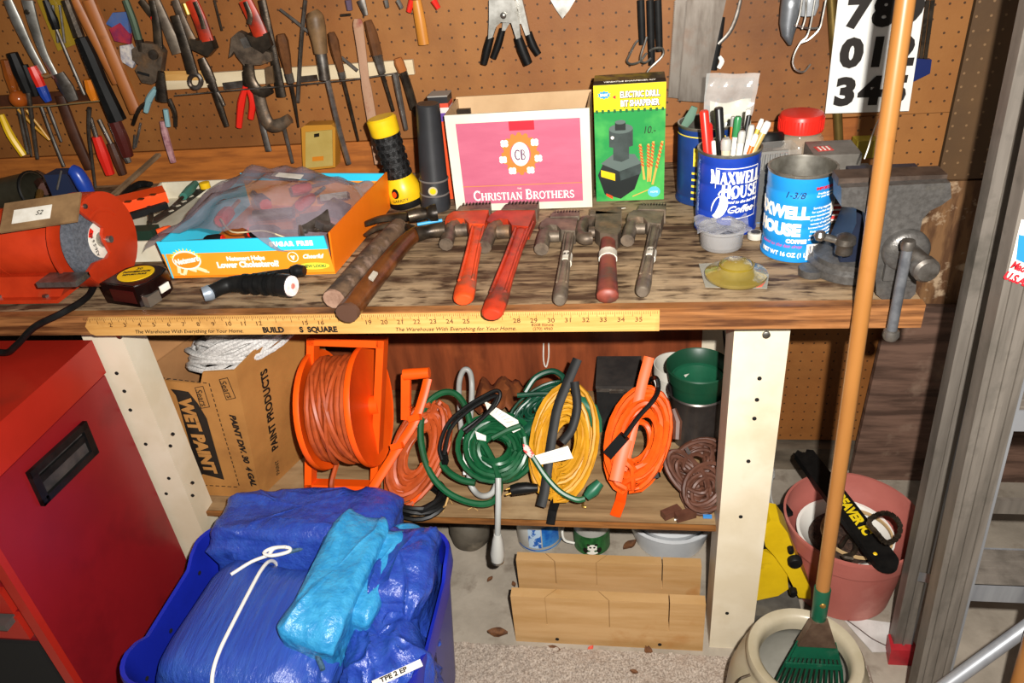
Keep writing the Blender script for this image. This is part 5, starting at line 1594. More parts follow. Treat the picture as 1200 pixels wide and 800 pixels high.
wt('pliers', 'dark handled pliers at the right end of the rack', 'pliers', [('handle', M_dsteel, [(472, 82, 9), (480, 106, 9), (488, 134, 8)]), ('handle', M_dsteel, [(470, 84, 6), (476, 100, 7), (484, 128, 7)])], .588)
wt('hammer', 'hammer with yellow wood handle hanging at the top middle', 'hammer', [('handle', M_hamw, [(488, 0, 11), (492, 22, 13), (497, 52, 13)], .8, 10)], .59)
wt('pliers', 'red tipped pliers left of the yellow hammer handle', 'pliers', [('red_grip', M_redp, [(483, 0, 8), (479, 14, 6)])], .59)
wt('pliers', 'red gripped pliers right of the yellow hammer handle', 'pliers', [('red_grip', M_redp, [(508, 0, 8), (514, 10, 6)])], .59)
wt('hex_key', 'chrome key tip at the top edge left of the red tips', 'key', [('shaft', M_bright, [(452, 0, 6), (454, 9, 5)])], .59)
wt('hex_key', 'second chrome key tip beside the red tips at the top edge', 'key', [('shaft', M_bright, [(466, 0, 6), (471, 10, 5)])], .59)
wt('nut_driver', 'purple grey handled driver tip at the top above the pink stick', 'driver', [('handle', mat('purple_grey', '#5a4a5c', .4), [(408, 0, 8), (410, 12, 7)]), ('cross_bar', M_dsteel, [(399, 18, 3), (411, 17, 3)])], .60)
wt('thin_file', 'thin dark spike on the pegboard between two red wrenches', 'file', [('spike', M_dsteel, [(251, 0, 3), (260, 36, 3)])], .605)

# spring clamps
def clamp(lbl, body, gl, gr_, Y, piv):
    t = hung('spring_clamp', lbl, 'clamp', piv, 'spring clamps on the pegboard', Y)
    poly('body_plate', M_silver, t, body, Y - .008, .016, .0015)
    for g in (gl, gr_):
        mb = MB(); stroke(mb, g, 10, .9, Y=Y); mb.build('black_grip', M_black, t)
    MB().lathe([(0, 0), (.006, 0), (.006, .003), (.003, .005), (0, .005)], frame(at(piv[0], piv[1], Y=Y - .008), (1, 0, 0), (0, 0, 1)), 12).build('rivet', M_bright, t)


clamp('spring clamp with black grips, in front of its twin', [(573, 0), (603, 0), (607, 22), (610, 44), (605, 46), (599, 27), (587, 26), (581, 32), (577, 44), (572, 46), (573, 24)], [(575, 43, 9), (571, 58, 10), (567, 75, 8)], [(607, 43, 10), (612, 58, 12), (619, 75, 11)], .572, (590, 18))
clamp('spring clamp with black grips, behind its twin', [(590, 0), (612, 0), (617, 22), (621, 40), (616, 42), (611, 28), (598, 26), (592, 36), (588, 36), (590, 18)], [(589, 34, 8), (584, 52, 9), (578, 68, 8)], [(619, 38, 9), (624, 52, 10), (631, 64, 8)], .592, (604, 12))
t = hung('trowel', 'grey pointed trowel blade hanging at the top edge', 'trowel', (659, 10))
poly('blade', M_silver, t, [(645, 0), (674, 0), (667, 12), (659, 22), (652, 12)], .598, .003, .0008)
# rubber tie downs
for k, (x, y1, hk, lb_) in enumerate((
        (752, 52, [(748, 47), (744, 52), (737, 66), (735, 72), (740, 75), (750, 72), (758, 62)], 'black rubber tie-down strap, leftmost of the three'),
        (763, 76, [(763, 68), (757, 73), (752, 72), (751, 66), (756, 50), (758, 43)], 'black rubber tie-down strap, middle and longest of the three'),
        (772, 60, [(761, 60), (766, 57), (773, 56), (777, 58), (776, 66), (760, 82), (759, 90), (764, 96), (772, 95), (777, 92)], 'black rubber tie-down strap, rightmost of the three'))):
    t = wt('rubber_strap', lb_, 'strap', [('strap', M_black, [(x - 1, 0, 9), (x, y1 * .5, 9), (x + 1, y1, 8)], .6)], .59 - .004 * k, 'rubber tie-downs with hooks')
    MB().tube(cr([at(a, b, Y=.572 - .004 * k) for a, b in hk], 4), .0022, 6).build('wire_hook', M_bright, t)
# saws
for lb_, pts, Y_ in (('broad handsaw blade, the front one of two', [(806, 0), (851, 0), (825, 120), (796, 118)], .590), ('handsaw blade, the rear one of two showing at the left', [(792, 0), (812, 0), (802, 116), (784, 114)], .600)):
    t = hung('handsaw', lb_, 'saw', pts[2], Y=Y_)
    poly('blade', M_sawst, t, pts, Y_, .002, 0)
    A, B = at(*pts[0], Y=Y_), at(*pts[3], Y=Y_)
    n = 48
    th = MB()
    dn = (B - A) / n
    for k in range(n):
        th.prism([A + dn * k, A + dn * (k + 1), A + dn * (k + .8) + V((-.0035, 0, -.0004))], (0, .002, 0))
    th.build('teeth', M_sawst, t, 0, stuff=True)
wt('narrow_strip', 'narrow black strip behind the front handsaw', 'strip', [('strip', M_black, [(846, 20, 8), (842, 45, 10), (836, 82, 9)], .4)], .606)  # plain black strip set along the right side of the blade
wt('steel_band', 'thin curved grey steel band right of the saws', 'band', [('band', M_steel, [(868, 0, 4), (863, 20, 5), (855, 38, 5), (842, 52, 4)], .4)], .60)
wt('white_clip', 'small white plastic clip on the wall above the zip bag', 'clip', [('clip', M_whitep, [(843, 66, 4), (846, 72, 6), (842, 80, 5)], .5)], .605)
# work lamp
t = hung('work_lamp', 'caged work lamp with grey metal hood hanging left of the number sign', 'lamp', (935, 30))
G = []
for i in range(9):
    a = math.radians(-80 + 160 * i / 8)
    row = []
    for j, (y, wpx, cxp) in enumerate(((-12, 15, 931), (10, 16, 929), (28, 14, 926), (42, 9, 924), (53, 2, 926))):
        q = at(cxp, y, Y=.575)
        r = pxr(q, wpx * 2) * .5 * 1.6
        row.append(q + V((math.sin(a) * r, (1 - math.cos(a)) * r * .9, 0)))
    G.append(row)
MB().sheet(G).build('hood', mat('lamp_grey', '#8d9094', .35, .6, col2='#74777c', ns=12), t, 60, solid=.0015)
MB().lathe([(0, -.03), (.010, -.028), (.017, -.012), (.018, .004), (.014, .02), (0, .02)], Matrix.Translation(at(948, 4, Y=.578)) @ Matrix.Rotation(PI, 4, 'X'), 18).build('bulb', mat('bulb_grey', '#a8abae', .25), t)
for pts in ([(940, 0), (937, 18), (933, 31)], [(955, 0), (951, 24), (946, 42), (938, 50), (931, 63), (929, 74), (933, 82), (942, 84), (950, 75)], [(968, 0), (964, 20), (960, 34), (948, 46), (939, 50)], [(931, 29), (946, 33), (961, 33)], [(945, -2), (944, 20), (940, 34)]):
    MB().tube(cr([at(x, y, Y=.553) for x, y in pts], 4), .0019, 6).build('cage_wire', M_bright, t)
# number sign
SY = .588
sq = [at(984, -18, Y=SY), at(967, 133, Y=SY), at(1065, 130, Y=SY), at(1087, -18, Y=SY)]
t = hung('number_sign', 'white plastic sign with rows of big black digits', 'sign', (1016, 130), Y=SY)
o = MB().prism(sq, (0, .002, 0)).build('sheet', mat('sign_white', '#f0eee8', .35), t, 0)
ex = (sq[2] - sq[1])
wsg = ex.length
hsg = (sq[0] - sq[1]).length
SM = frame(sq[1] + V((0, -.0006, 0)), ex, (sq[0] - sq[1]))
for r_, row in enumerate(('345', '012', '789')):
    for c_, ch in enumerate(row):
        text(ch, .068, SM @ Matrix.Translation((wsg * (.20 + .30 * c_), .0385 + r_ * .0715, 0)), M_ink, o, bold=.0042, sx=1.12 if ch != '1' else 1.0, name='digit')
MB().tube([at(974, -8, Y=.604), at(978, 60, Y=.604), at(983, 166, Y=.604)], .009, 12).single('brass_pipe', mat('brass_pipe_m', '#8a7440', .4, .7, col2='#6d5a30', ns=12), 'brass coloured pipe on the wall behind the number sign', 'pipe')
t = hung('blade_pack', 'dark blades in a blue sleeve behind the right edge of the sign', 'package', (1085, 50))
for k in range(4):
    poly('blade', M_dsteel, t, [(1073 + k * 6, 0), (1078 + k * 6, 0), (1071 + k * 5, 74), (1067 + k * 5, 74)], .606 - .002 * k, .0015, 0)
poly('blue_sleeve', mat('sleeve_blue', '#15245c', .4), t, [(1064, 68), (1092, 70), (1090, 86), (1070, 96), (1060, 97)], .597, .014, .001)
tool('twine', 'fine white twine hanging beside the rake handle', 'twine', [('strand', M_paper, [(1036, 128, 1.6), (1025, 150, 1.6), (1018, 172, 1.6), (1013, 186, 1.6)], 1, 6)], Y=.10)
# yellow detector standing at the wall
t = thing('stud_finder', 'yellow plastic detector standing against the wall behind the snack carton', 'detector', at(375, 200, Y=.575))
MB().prism([at(x, y, Y=.575) for x, y in ((353, 150), (357, 147), (388, 146), (393, 150), (393, 196), (355, 200))], (0, .035, 0), bev=.003).build('holder', mat('detector_amber', '#b57e2a', .4), t)
MB().prism([at(x, y, Y=.572) for x, y in ((358, 155), (389, 152), (390, 194), (358, 197))], (0, .02, 0), bev=.003).build('housing', mat('detector_yellow', '#b39c58', .4, col2='#a58c48', ns=10), t)
MB().prism([at(x, y, Y=.571) for x, y in ((366, 184), (379, 183), (379, 188), (366, 189))], (0, .004, 0), bev=.0005).build('label_window', mat('detector_orange', '#c87a20', .4), t)
MB().prism([at(x, y, Y=.571) for x, y in ((368, 157), (374, 156), (374, 160), (368, 161))], (0, .004, 0)).build('hang_hole', M_dsteel, t, 0)
# ================================================================== ON THE SHELF
SZ = .309
M_orc = mat('orange_cord', '#b04c20', .45, col2='#98401a', ns=30)
M_orc2 = mat('bright_orange_cord', '#ea5a16', .4, col2='#d84e10', ns=30, spec=.3)
M_reel = mat('reel_orange', '#f0560e', .4, col2='#e64c0a', ns=6, spec=.3)
M_green = mat('green_cord', '#145230', .35, col2='#0f4527', ns=30)
M_dgreen = mat('dark_green_cord', '#114430', .35, col2='#0c3525', ns=30)
M_yelc = mat('mustard_cord', '#c98f1e', .45, col2='#b57d16', ns=30)
M_blkc = mat('black_cord', '#0e0e0e', .45, spec=.3)
M_brc = mat('brown_cord', '#5d3a2c', .5, col2='#4a2c20', ns=30)
M_gpipe = mat('grey_tube', '#a5a6a2', .4, col2='#8f908c', ns=10)


def atp(px, py, P0, n):
    d = _rt * ((px - 600) / F_PX) - _up * ((py - 400) / F_PX) + _fw
    t_ = (V(P0) - CAM).dot(V(n)) / d.dot(V(n))
    return CAM + d * t_


def tilt_plane(y0, z0, deg):
    """plane through the line (y0, z0) along x, rising to the back at deg"""
    a = math.radians(deg)
    return (V((0, y0, z0)), V((0, -math.sin(a), math.cos(a))))


def coil(mb, pl, c, a, b, loops, wpx, smin=.55, lift=.02, seed=1, n=6, seg=22, jit=.05):
    """hank of cord lying on a tilted plane; photograph centre c, half axes a and b"""
    rd = random.Random(seed)
    P0, nn_ = pl
    pts = []
    r = pxr(atp(*c, P0, nn_), wpx)
    for l in range(loops):
        s = smin + (1 - smin) * ((l * .618) % 1)
        h = lift * rd.random()
        dx, dy = rd.uniform(-1, 1) * jit, rd.uniform(-1, 1) * jit
        for k in range(seg):
            th = 2 * PI * k / seg
            ca, sa = math.cos(th) * s + dx, math.sin(th) * s + dy
            q = atp(c[0] + a[0] * ca + b[0] * sa, c[1] + a[1] * ca + b[1] * sa, P0, nn_)
            pts.append(q + nn_ * (h + .006 * math.sin(th * 2 + l)))
    mb.tube(pts, r, n)
    return mb


def ptube(mb, pl, pts, wpx, lift=0., n=8, sm=5, flat=1.):
    P0, nn_ = pl
    Q = cr([atp(x, y, P0, nn_) + nn_ * lift for x, y in pts], sm)
    mb.tube(Q, pxr(Q[0], wpx), n, flat=flat, up=nn_ if flat != 1 else None)
    return mb


# --- carton of rope ---------------------------------------------------
M_pbox = mat('brown_carton', '#b07a3e', .7, col2='#9f6c35', ns=7, dirt='#8a5a2c', ds=6, dt=(.55, .75))
M_pin = mat('brown_carton_inside', '#a5764a', .75, col2='#93673f', ns=8)
t = thing('paint_carton', 'brown cardboard paint carton full of white rope on the shelf', 'box', (.05, .25, SZ))
Bm = [V((-.088, .122, SZ)), V((.105, .117, SZ)), V((.185, .36, SZ)), V((-.02, .37, SZ))]
Tp = [V((-.045, .112, .632)), V((.149, .107, .638)), V((.235, .34, .645)), V((.03, .36, .64))]


def slab(pts, m, nm, parent, th=.004):
    P = [V(p) for p in pts]
    n_ = (P[1] - P[0]).cross(P[-1] - P[0]).normalized()
    return MB().prism(P, -n_ * th).build(nm, m, parent, 0)


fr = slab([Bm[0], Bm[1], Tp[1], Tp[1].lerp(Tp[0], .35) - V((0, 0, .003)), Tp[1].lerp(Tp[0], .42) - V((0, 0, .03)), Tp[0] - V((0, 0, .018))], M_pbox, 'front_panel', t)
rp = slab([Bm[1], Bm[2], Tp[2] + V((0, 0, .012)), Tp[1].lerp(Tp[2], .5) + V((0, 0, .02)), Tp[1]], M_pbox, 'side_panel', t)
slab([Bm[2], Bm[3], Tp[3], Tp[2]], M_pin, 'back_panel', t)
slab([Bm[3], Bm[0], Tp[0], Tp[3]], M_pin, 'side_panel', t)
slab([Bm[0], Bm[3], Bm[2], Bm[1]], M_pin, 'bottom', t)
slab([Tp[3], Tp[2], Tp[2] + V((-.01, .01, .06)), Tp[3] + V((-.03, .0, .075))], M_pin, 'flap', t)
slab([Tp[0], Tp[3], Tp[3] + V((-.07, .0, .05)), Tp[0] + V((-.06, 0, .05))], M_pin, 'flap', t)
slab([Tp[2] + V((0, 0, .01)), Tp[1].lerp(Tp[2], .55) + V((0, 0, .02)), Tp[1].lerp(Tp[2], .62) + V((.05, .0, .0)), Tp[2] + V((.05, .02, -.03))], M_pbox, 'flap', t)
fu = ((Bm[1] - Bm[0]).normalized())
fv = ((Tp[1] - Bm[1]).normalized())
FM = lambda u, v, d=.0012: frame(Bm[1] + fu * u + fv * v + V((0, -d, 0)), -fv, fu)      # text running down the face
ip = []
for px, py in ((161, 273), (204, 273), (372, 655), (268, 645)):
    q = at(160 + px / 3.636, 380 + py / 3.636, Y=.112)
nF = fu.cross(fv).normalized()


def onf(cx, cy, d=.001):
    """crop position on the front panel"""
    return atp(160 + cx / 3.636, 380 + cy / 3.636, Bm[0], nF) + nF * d


def onr(cx, cy, d=.001):
    nR = (Bm[2] - Bm[1]).cross(Tp[1] - Bm[1]).normalized()
    return atp(160 + cx / 3.636, 380 + cy / 3.636, Bm[1], nR) + nR * d


def quadtext(body, a, b, h, m, parent, surf, d=.0015, bold=0., up_hint=None, **k):
    """text centred between two crop points on a surface"""
    A, B = surf(*a, d), surf(*b, d)
    x = (B - A).normalized()
    c0 = surf(*a, 0)
    out = (surf(*a, .01) - c0).normalized()
    y = out.cross(x)
    M_ = frame((A + B) / 2, x, y)
    return text(body, h, M_, m, parent, bold=bold, **k)


MB().prism([onf(*p, .0006) for p in ((146, 274), (168, 300), (178, 330), (268, 648), (284, 636), (330, 648), (374, 660), (345, 560), (300, 400), (262, 336), (222, 286), (188, 280))], nF * .0005).build('ink_block', M_ink, fr, 0)
quadtext('WET PAINT', (198, 300), (322, 640), .036, M_pbox, fr, onf, .0018, bold=.0022, sx=1.02)
quadtext('PAINT DIV. 30  4 GAL', (402, 362), (506, 702), .0165, M_ink, fr, onf, bold=.0008, sx=1.22, shear=.2)
quadtext('Sears', (262, 272), (292, 350), .019, M_ink, fr, onf)
quadtext('Sears', (366, 238), (402, 312), .019, M_ink, fr, onf)
ln_ = MB()
for a, b in (((106, 226), (250, 660)), ((310, 250), (440, 692)), ((106, 226), (310, 250)), ((262, 682), (440, 692))):
    A, B = onf(*a), onf(*b)
    nseg = max(3, int((B - A).length / .012))
    for k in range(nseg):
        ln_.bar(A.lerp(B, k / nseg), A.lerp(B, (k + .6) / nseg), .0016, .0005, up=nF)
for pts in (((250, 268), (284, 262), (312, 350), (276, 356)), ((353, 234), (388, 226), (423, 312), (384, 320))):
    for k in range(4):
        ln_.bar(onf(*pts[k]), onf(*pts[(k + 1) % 4]), .0012, .0005, up=nF)
ln_.build('dashed_frame', M_ink, fr, 0, stuff=True)
quadtext('PAINT PRODUCTS', (592, 552), (536, 168), .026, M_ink, rp, onr, bold=.0009, sx=.95)
quadtext('PAINT', (602, 640), (594, 575), .014, M_ink, rp, onr)
quadtext('10.45', (645, 388), (690, 328), .016, M_ink, rp, onr, shear=.3)
# white rope
rope = MB()
rd = random.Random(5)
pts = []
for l in range(30):
    s = .45 + .55 * ((l * .618) % 1)
    ph = rd.uniform(-.25, .25)
    zc = .60 + .085 * (1 - s * .75) + rd.uniform(-.008, .012)
    for k in range(16):
        th = 2 * PI * k / 16
        x, y = .125 * s * math.cos(th), .085 * s * math.sin(th)
        pts.append(V((.095 + x * math.cos(ph + .25) - y * math.sin(ph + .25), .232 + x * math.sin(ph + .25) + y * math.cos(ph + .25), zc + .03 * math.cos(th + .6) * s + .012 * math.sin(3 * th + l))))
rope.tube([p_ + V((.016, 0, 0)) for p_ in pts], .005, 6)
o = rope.single('rope', mat('white_rope', '#d3d0cc', .65, col2='#aaa7a4', ns=300, bump=.1, bs=400), 'tangled hank of white rope heaped in the brown paint carton', 'rope')
MB().tube(cr([(.12, .15, .69), (.16, .14, .71), (.20, .16, .725), (.205, .2, .70), (.16, .2, .685)], 5), .0035, 6).single('wire', M_gpipe, 'loop of grey wire standing over the white rope', 'wire')
tool('ribbon', 'pale lilac plastic ribbon at the left of the white rope', 'ribbon', [('strip', mat('lilac_plastic', '#b8a0c2', .3), [(205, 398, 5), (209, 408, 10), (208, 420, 10), (212, 434, 12)], .3, 6)], Y=.215)

# --- orange reel ---------------------------------------------------------
RP = (V((.28, .135, SZ)), V((0, -.33, .09)).normalized())
q = lambda x, y: atp(x, y, *RP)
BL, BR, TL, TR = q(364, 568), q(440, 570), q(367, 398), q(448, 401)
lowest = min(BL.z, BR.z) - .008
sh = V((0, 0, max(0, SZ + .001 - lowest)))
BL, BR, TL, TR = [p + sh for p in (BL, BR, TL, TR)]
t = thing('cord_reel', 'bright orange cord reel with winding handle on the shelf', 'cord reel', (BL + BR) / 2)
un = RP[1]
for a, b in ((BL, TL), (TL, TR), (TR, BR), (BR, BL)):
    d = (b - a).normalized()
    MB().bar(a - d * .007, b + d * .007, .030, .015, up=(b - a).cross(un), bev=.003).build('frame_bar', M_reel, t)
AL, AR = q(381, 479) + sh, q(434, 475) + sh
axd = (AR - AL).normalized()
AL = AL - axd * .004
RM = Matrix.Translation(AL) @ V((0, 0, 1)).rotation_difference(axd).to_matrix().to_4x4()
Lx = (AR - AL).length
Rf = .121
for z in (0, Lx):
    MB().lathe([(0, z - .003), (Rf - .004, z - .003), (Rf, z - .006), (Rf + .002, z), (Rf, z + .006), (Rf - .004, z + .003), (0, z + .003)], RM, 44).build('flange', M_reel, t)
MB().lathe([(.05, 0), (.05, Lx)], RM, 24).build('drum', M_reel, t)
cp = []
NT = max(6, int((Lx - .016) / .0118))
for layer, rr in ((0, .094), (1, .102)):
    for i in range(NT * 20):
        th = 2 * PI * i / 20
        z = .008 + (Lx - .016) * (i / (NT * 20)) * (1 if layer == 0 else 1)
        if layer:
            z = Lx - z
        rad = rr + .0015 * math.sin(i * .17) + .0015 * math.sin(i * .05 + 1)
        cp.append(RM @ V((rad * math.cos(th), rad * math.sin(th), z)))
tw = RM @ V((0, 0, Lx * .5))
MB().tube(cp, .0056, 8).build('wound_cord', M_orc, t)
for k, (z0, z1, a0) in enumerate(((.02, .06, 200), (.07, .03, 190), (.05, .09, 230), (.03, .075, 170))):
    P = [RM @ V(((.109) * math.cos(math.radians(a0 + j * 9)), .109 * math.sin(math.radians(a0 + j * 9)), (z0 + (z1 - z0) * j / 14) / .1 * Lx)) for j in range(15)]
    MB().tube(P, .005, 6).build('loose_turn', M_orc, t)
MB().tube(cr([q(401, 535) - un * -.03, q(401, 552) + un * .06, q(404, 568) + un * .05, q(414, 582) + un * .03], 5), .0052, 6).build('cord_tail', M_orc, t)
hb_ = AR + axd * .012
MB().tube([AR, AR + axd * .02], .02, 16).build('hub', M_reel, t)
ca, cb = q(459, 492) + axd * .03 + sh, q(459, 440) + axd * .03 + sh
MB().bar(ca, cb, .018, .012, up=un, bev=.003).build('crank_arm', M_reel, t)
MB().tube([cb - axd * .005, cb + axd * .015, cb + axd * .047], [.0115, .0115, .0105], 14).build('crank_handle', M_reel, t)

# --- orange hank on a holder --------------------------------------------
LP1 = tilt_plane(.10, SZ + .012, 48)
t = thing('extension_cord', 'dull orange extension cord hank on a pointed orange holder, right of the reel', 'cord', atp(490, 560, *LP1))
coil(MB(), LP1, (492, 530), (27, -60), (27, 13), 20, 6.5, .42, .035, 3, jit=.06).build('cord', M_orc, t)
mb = MB(); ptube(mb, LP1, [(508, 447), (502, 470), (492, 498), (478, 520), (462, 545), (445, 572)], 11, .045, flat=.45); mb.build('holder', M_reel, t)
mb = MB(); P0, nn_ = LP1
Q = [atp(x, y, *LP1) + nn_ * l for x, y, l in ((504, 545, .03), (494, 572, .02), (480, 599, .012))]
mb.tube(Q, [pxr(Q[0], 16), pxr(Q[1], 12), pxr(Q[2], 3)], 8, flat=.4, up=nn_); mb.build('holder_point', M_reel, t)
for x, y in ((494, 492), (474, 524)):
    c0 = atp(x, y, *LP1) + nn_ * .05
    MB().bar(c0 + V((-.012, 0, -.004)), c0 + V((.012, 0, .004)), .012, .012, up=nn_, bev=.002).build('holder_hook', M_reel, t)
q0 = atp(488, 482, *LP1) + nn_ * .05
MB().box((0, 0, 0), (.02, .012, .008), frame(q0, (.4, 0, .9), nn_)).build('clear_label', M_clear, t, 0)

# --- black coil ------------------------------------------------------------
LPf = tilt_plane(.09, SZ + .006, 0)
t = thing('cable_coil', 'coil of black cord lying flat on the shelf edge below the orange hank', 'cord', at(490, 590, Z=SZ))
coil(MB(), LPf, (490, 587), (35, -2), (0, 20), 11, 6, .76, .022, 9, jit=.02).build('cord', M_blkc, t)
mb = MB(); mb.tube([at(x, y, Z=SZ + z) for x, y, z in ((517, 577, .004), (521, 573, .03), (526, 580, .034), (522, 592, .02), (518, 596, .004))], .0022, 6); mb.build('twine_tie', mat('jute', '#b8925a', .8), t)
mb = MB()
for a, b in (((526, 583), (530, 590)), ((522, 592), (519, 600)), ((552, 592), (560, 598)), ((548, 597), (556, 593))):
    mb.tube([at(*a, Z=SZ + .004), at(*b, Z=SZ + .003)], .001, 5)
mb.build('straw_ends', mat('jute', '#b8925a', .8), t, stuff=True)

# --- cane-like grey tube ----------------------------------------------------
t = thing('drain_auger', 'grey looped tube tool with its handle hanging down over the shelf edge', 'auger', at(583, 658, Y=.05))
Pp = [at(542, 520, Y=.30), at(539, 480, Y=.33), at(538, 450, Y=.34), at(543, 434, Y=.35), at(550, 435, Y=.35), at(553, 450, Y=.34), at(552, 480, Y=.30), at(549, 510, Y=.26)]
MB().tube(cr(Pp, 5), .0062, 10).build('upper_loop', M_gpipe, t)
Pp = [at(549, 520, Y=.20), at(550, 560, Y=.14), at(557, 576, Y=.12), at(567, 581, Y=.10), at(577, 577, Y=.10), at(583, 565, Y=.11)]
MB().tube(cr(Pp, 5), .006, 10).build('lower_bend', M_gpipe, t)
MB().bar(at(547, 512, Y=.19), at(547, 556, Y=.15), .014, .004, up=(0, -1, .3), bev=.001).build('white_strap', M_whitep, t)
MB().tube([at(584, 560, Y=.09), at(584, 590, Y=.058), at(583, 630, Y=.056)], .0058, 10).build('shaft', M_gpipe, t)
MB().tube([at(583, 626, Y=.056), at(583, 632, Y=.056), at(583, 648, Y=.056), at(583, 655, Y=.056)], [.007, .010, .0145, .0125], 14).build('handle', mat('handle_grey', '#b3b2ac', .4), t)
MB().tube([at(583, 655, Y=.056), at(583, 657, Y=.056)], .0135, 14).build('end_ring', M_bright, t)

# --- rag ----------------------------------------------------------------
G = []
rd = random.Random(11)
for i in range(14):
    row = []
    for j in range(9):
        u, v = i / 13, j / 8
        qx = at(553 + 62 * u, 482 - 26 * v, Y=.44)
        e = min(u, 1 - u, .5) * 2
        row.append(V((qx.x, .36 + .13 * v + .012 * math.sin(u * 12), SZ + .004 + .055 * min(1, 2.4 * e) * math.sin(PI * (.25 + .6 * v)) + .012 * math.sin(u * 17 + v * 6) + .01)))
    G.append(row)
MB().sheet(G).single('rag', mat('rust_rag', '#8a4a20', .8, col2='#6b3616', ns=20, bump=.4, bs=60), 'rust brown rag crumpled at the back of the shelf', 'rag', solid=.004)

# --- green cord -----------------------------------------------------------
LP2 = tilt_plane(.12, SZ + .012, 42)
t = thing('extension_cord', 'green extension cord hank with one big loose loop hanging left', 'cord', atp(590, 560, *LP2))
coil(MB(), LP2, (586, 529), (40, 8), (-8, 38), 24, 6.5, .36, .06, 4, jit=.1).build('cord', M_green, t)
mb = MB(); ptube(mb, LP2, [(560, 510), (552, 482), (540, 468), (524, 468), (508, 482), (502, 506), (504, 532), (513, 558), (530, 578), (553, 590), (575, 593), (588, 586), (591, 570), (586, 550), (576, 530), (566, 516)], 8, .06); mb.build('loose_loop', M_green, t)
mb = MB(); ptube(mb, LP2, [(519, 508), (518, 530), (528, 552), (545, 564), (562, 568)], 8, .045); mb.build('loose_end', M_green, t)
c0 = atp(530, 504, *LP2) + LP2[1] * .05
MB().tube([c0, c0 + V((-.006, -.012, .002))], [.013, .010], 14).build('plug', mat('teal_plug', '#1f7a5c', .35), t)
mb = MB(); ptube(mb, LP2, [(584, 520), (600, 512), (616, 506)], 7, .075); mb.build('cord_end', M_green, t)
MB().prism([atp(x, y, *LP2) + LP2[1] * .075 for x, y in ((575, 478), (584, 483), (613, 500), (616, 510), (608, 514), (580, 492))], LP2[1] * .0008).build('white_tag', M_paper, t, 0)
tgm = MB()
for k in range(5):
    tgm.bar(atp(588 + k * 3, 492 + k * 2.6, *LP2) + LP2[1] * .0762, atp(592 + k * 4, 487 + k * 3.6, *LP2) + LP2[1] * .0762, .0012, .0004, up=LP2[1])
tgm.build('tag_print', M_gpipe, t, 0, stuff=True)
MB().prism([atp(x, y, *LP2) + LP2[1] * .072 for x, y in ((565, 512), (577, 517), (577, 523), (567, 521))], LP2[1] * .0008).build('white_tape', M_paper, t, 0)
t = thing('appliance_cord', 'thin dark brown appliance cord looped over the green hank', 'cord', atp(570, 480, *LP2))
mb = MB(); ptube(mb, LP2, [(530, 545), (527, 530), (536, 505), (555, 487), (578, 473), (590, 468), (594, 473), (588, 485), (570, 500), (553, 512)], 5, .085); mb.build('cord', M_blkc, t)
mb = MB(); ptube(mb, LP2, [(532, 540), (540, 510), (560, 490), (582, 477), (591, 476), (580, 494), (556, 515)], 5, .09); mb.build('cord', M_blkc, t)
MB().box(tuple(atp(529, 541, *LP2) + LP2[1] * .06), (.012, .012, .025), bev=.003).build('plug', M_blkc, t)
# second green skein
LP3 = tilt_plane(.17, SZ + .02, 50)
t = thing('extension_cord', 'dark green cord skein with a green block connector, behind the yellow hank', 'cord', atp(640, 480, *LP3))
coil(MB(), LP3, (637, 477), (36, -25), (12, 15), 36, 3.4, .25, .05, 6, jit=.14).build('cord', M_dgreen, t)
mb = MB(); ptube(mb, LP3, [(620, 462), (632, 445), (650, 438), (662, 444), (664, 452)], 7, .06); mb.build('loose_loop', M_dgreen, t)
mb = MB(); ptube(mb, LP3, [(612, 466), (640, 464), (660, 466), (676, 470)], 6, .07); mb.build('loose_end', M_dgreen, t)
Q = [atp(x, y, *LP3) + LP3[1] * .08 for x, y in ((674, 469), (685, 474), (695, 482), (700, 495), (703, 508))]
MB().tube(Q, [.006, .012, .014, .013, .008], 10, flat=.8, up=LP3[1]).build('block_connector', mat('connector_green', '#1d5c42', .4), t)
Q = [atp(x, y, *LP3) + LP3[1] * .06 for x, y in ((618, 508), (630, 502), (645, 494))]
MB().tube(Q, [.010, .016, .012], 10, flat=.6, up=LP3[1]).build('connector', M_dgreen, t)

# --- yellow hank on a black holder ---------------------------------------
LP4 = tilt_plane(.10, SZ + .012, 48)
t = thing('extension_cord', 'mustard yellow extension cord hank on a black holder', 'cord', atp(662, 585, *LP4))
coil(MB(), LP4, (662, 521), (-9, 66), (37, 4), 36, 5.2, .4, .055, 7, jit=.1).build('cord', M_yelc, t)
mb = MB(); ptube(mb, LP4, [(679, 426), (668, 452), (657, 480), (651, 510), (646, 545), (642, 575), (638, 592)], 12, .06, flat=.3, n=8); mb.build('holder', M_black, t)
mb = MB(); ptube(mb, LP4, [(676, 452), (679, 480), (673, 505), (662, 520)], 11, .065, flat=.4, n=8); mb.build('holder', M_black, t)
q1, q2 = atp(652, 588, *LP4), at(645, 614, Y=.064)
MB().tube([q1 + LP4[1] * .02, at(648, 602, Y=.09) + V((0, 0, .008)), q2], pxr(q1, 11), 8, flat=.3, up=(0, -.5, .8)).build('holder_tail', M_black, t)
mb = MB(); mb.tube([atp(x, y, *LP4) + LP4[1] * .055 for x, y in ((604, 574), (612, 572), (622, 571), (634, 571))], [.010, .0115, .011, .007], 10); mb.build('plug', M_blkc, t)
for dy in (-3, 3):
    MB().tube([atp(604, 574 + dy, *LP4) + LP4[1] * .055, atp(598, 576 + dy, *LP4) + LP4[1] * .055], .0018, 6).build('prong', mat('brass', '#b08a45', .4, .8), t)
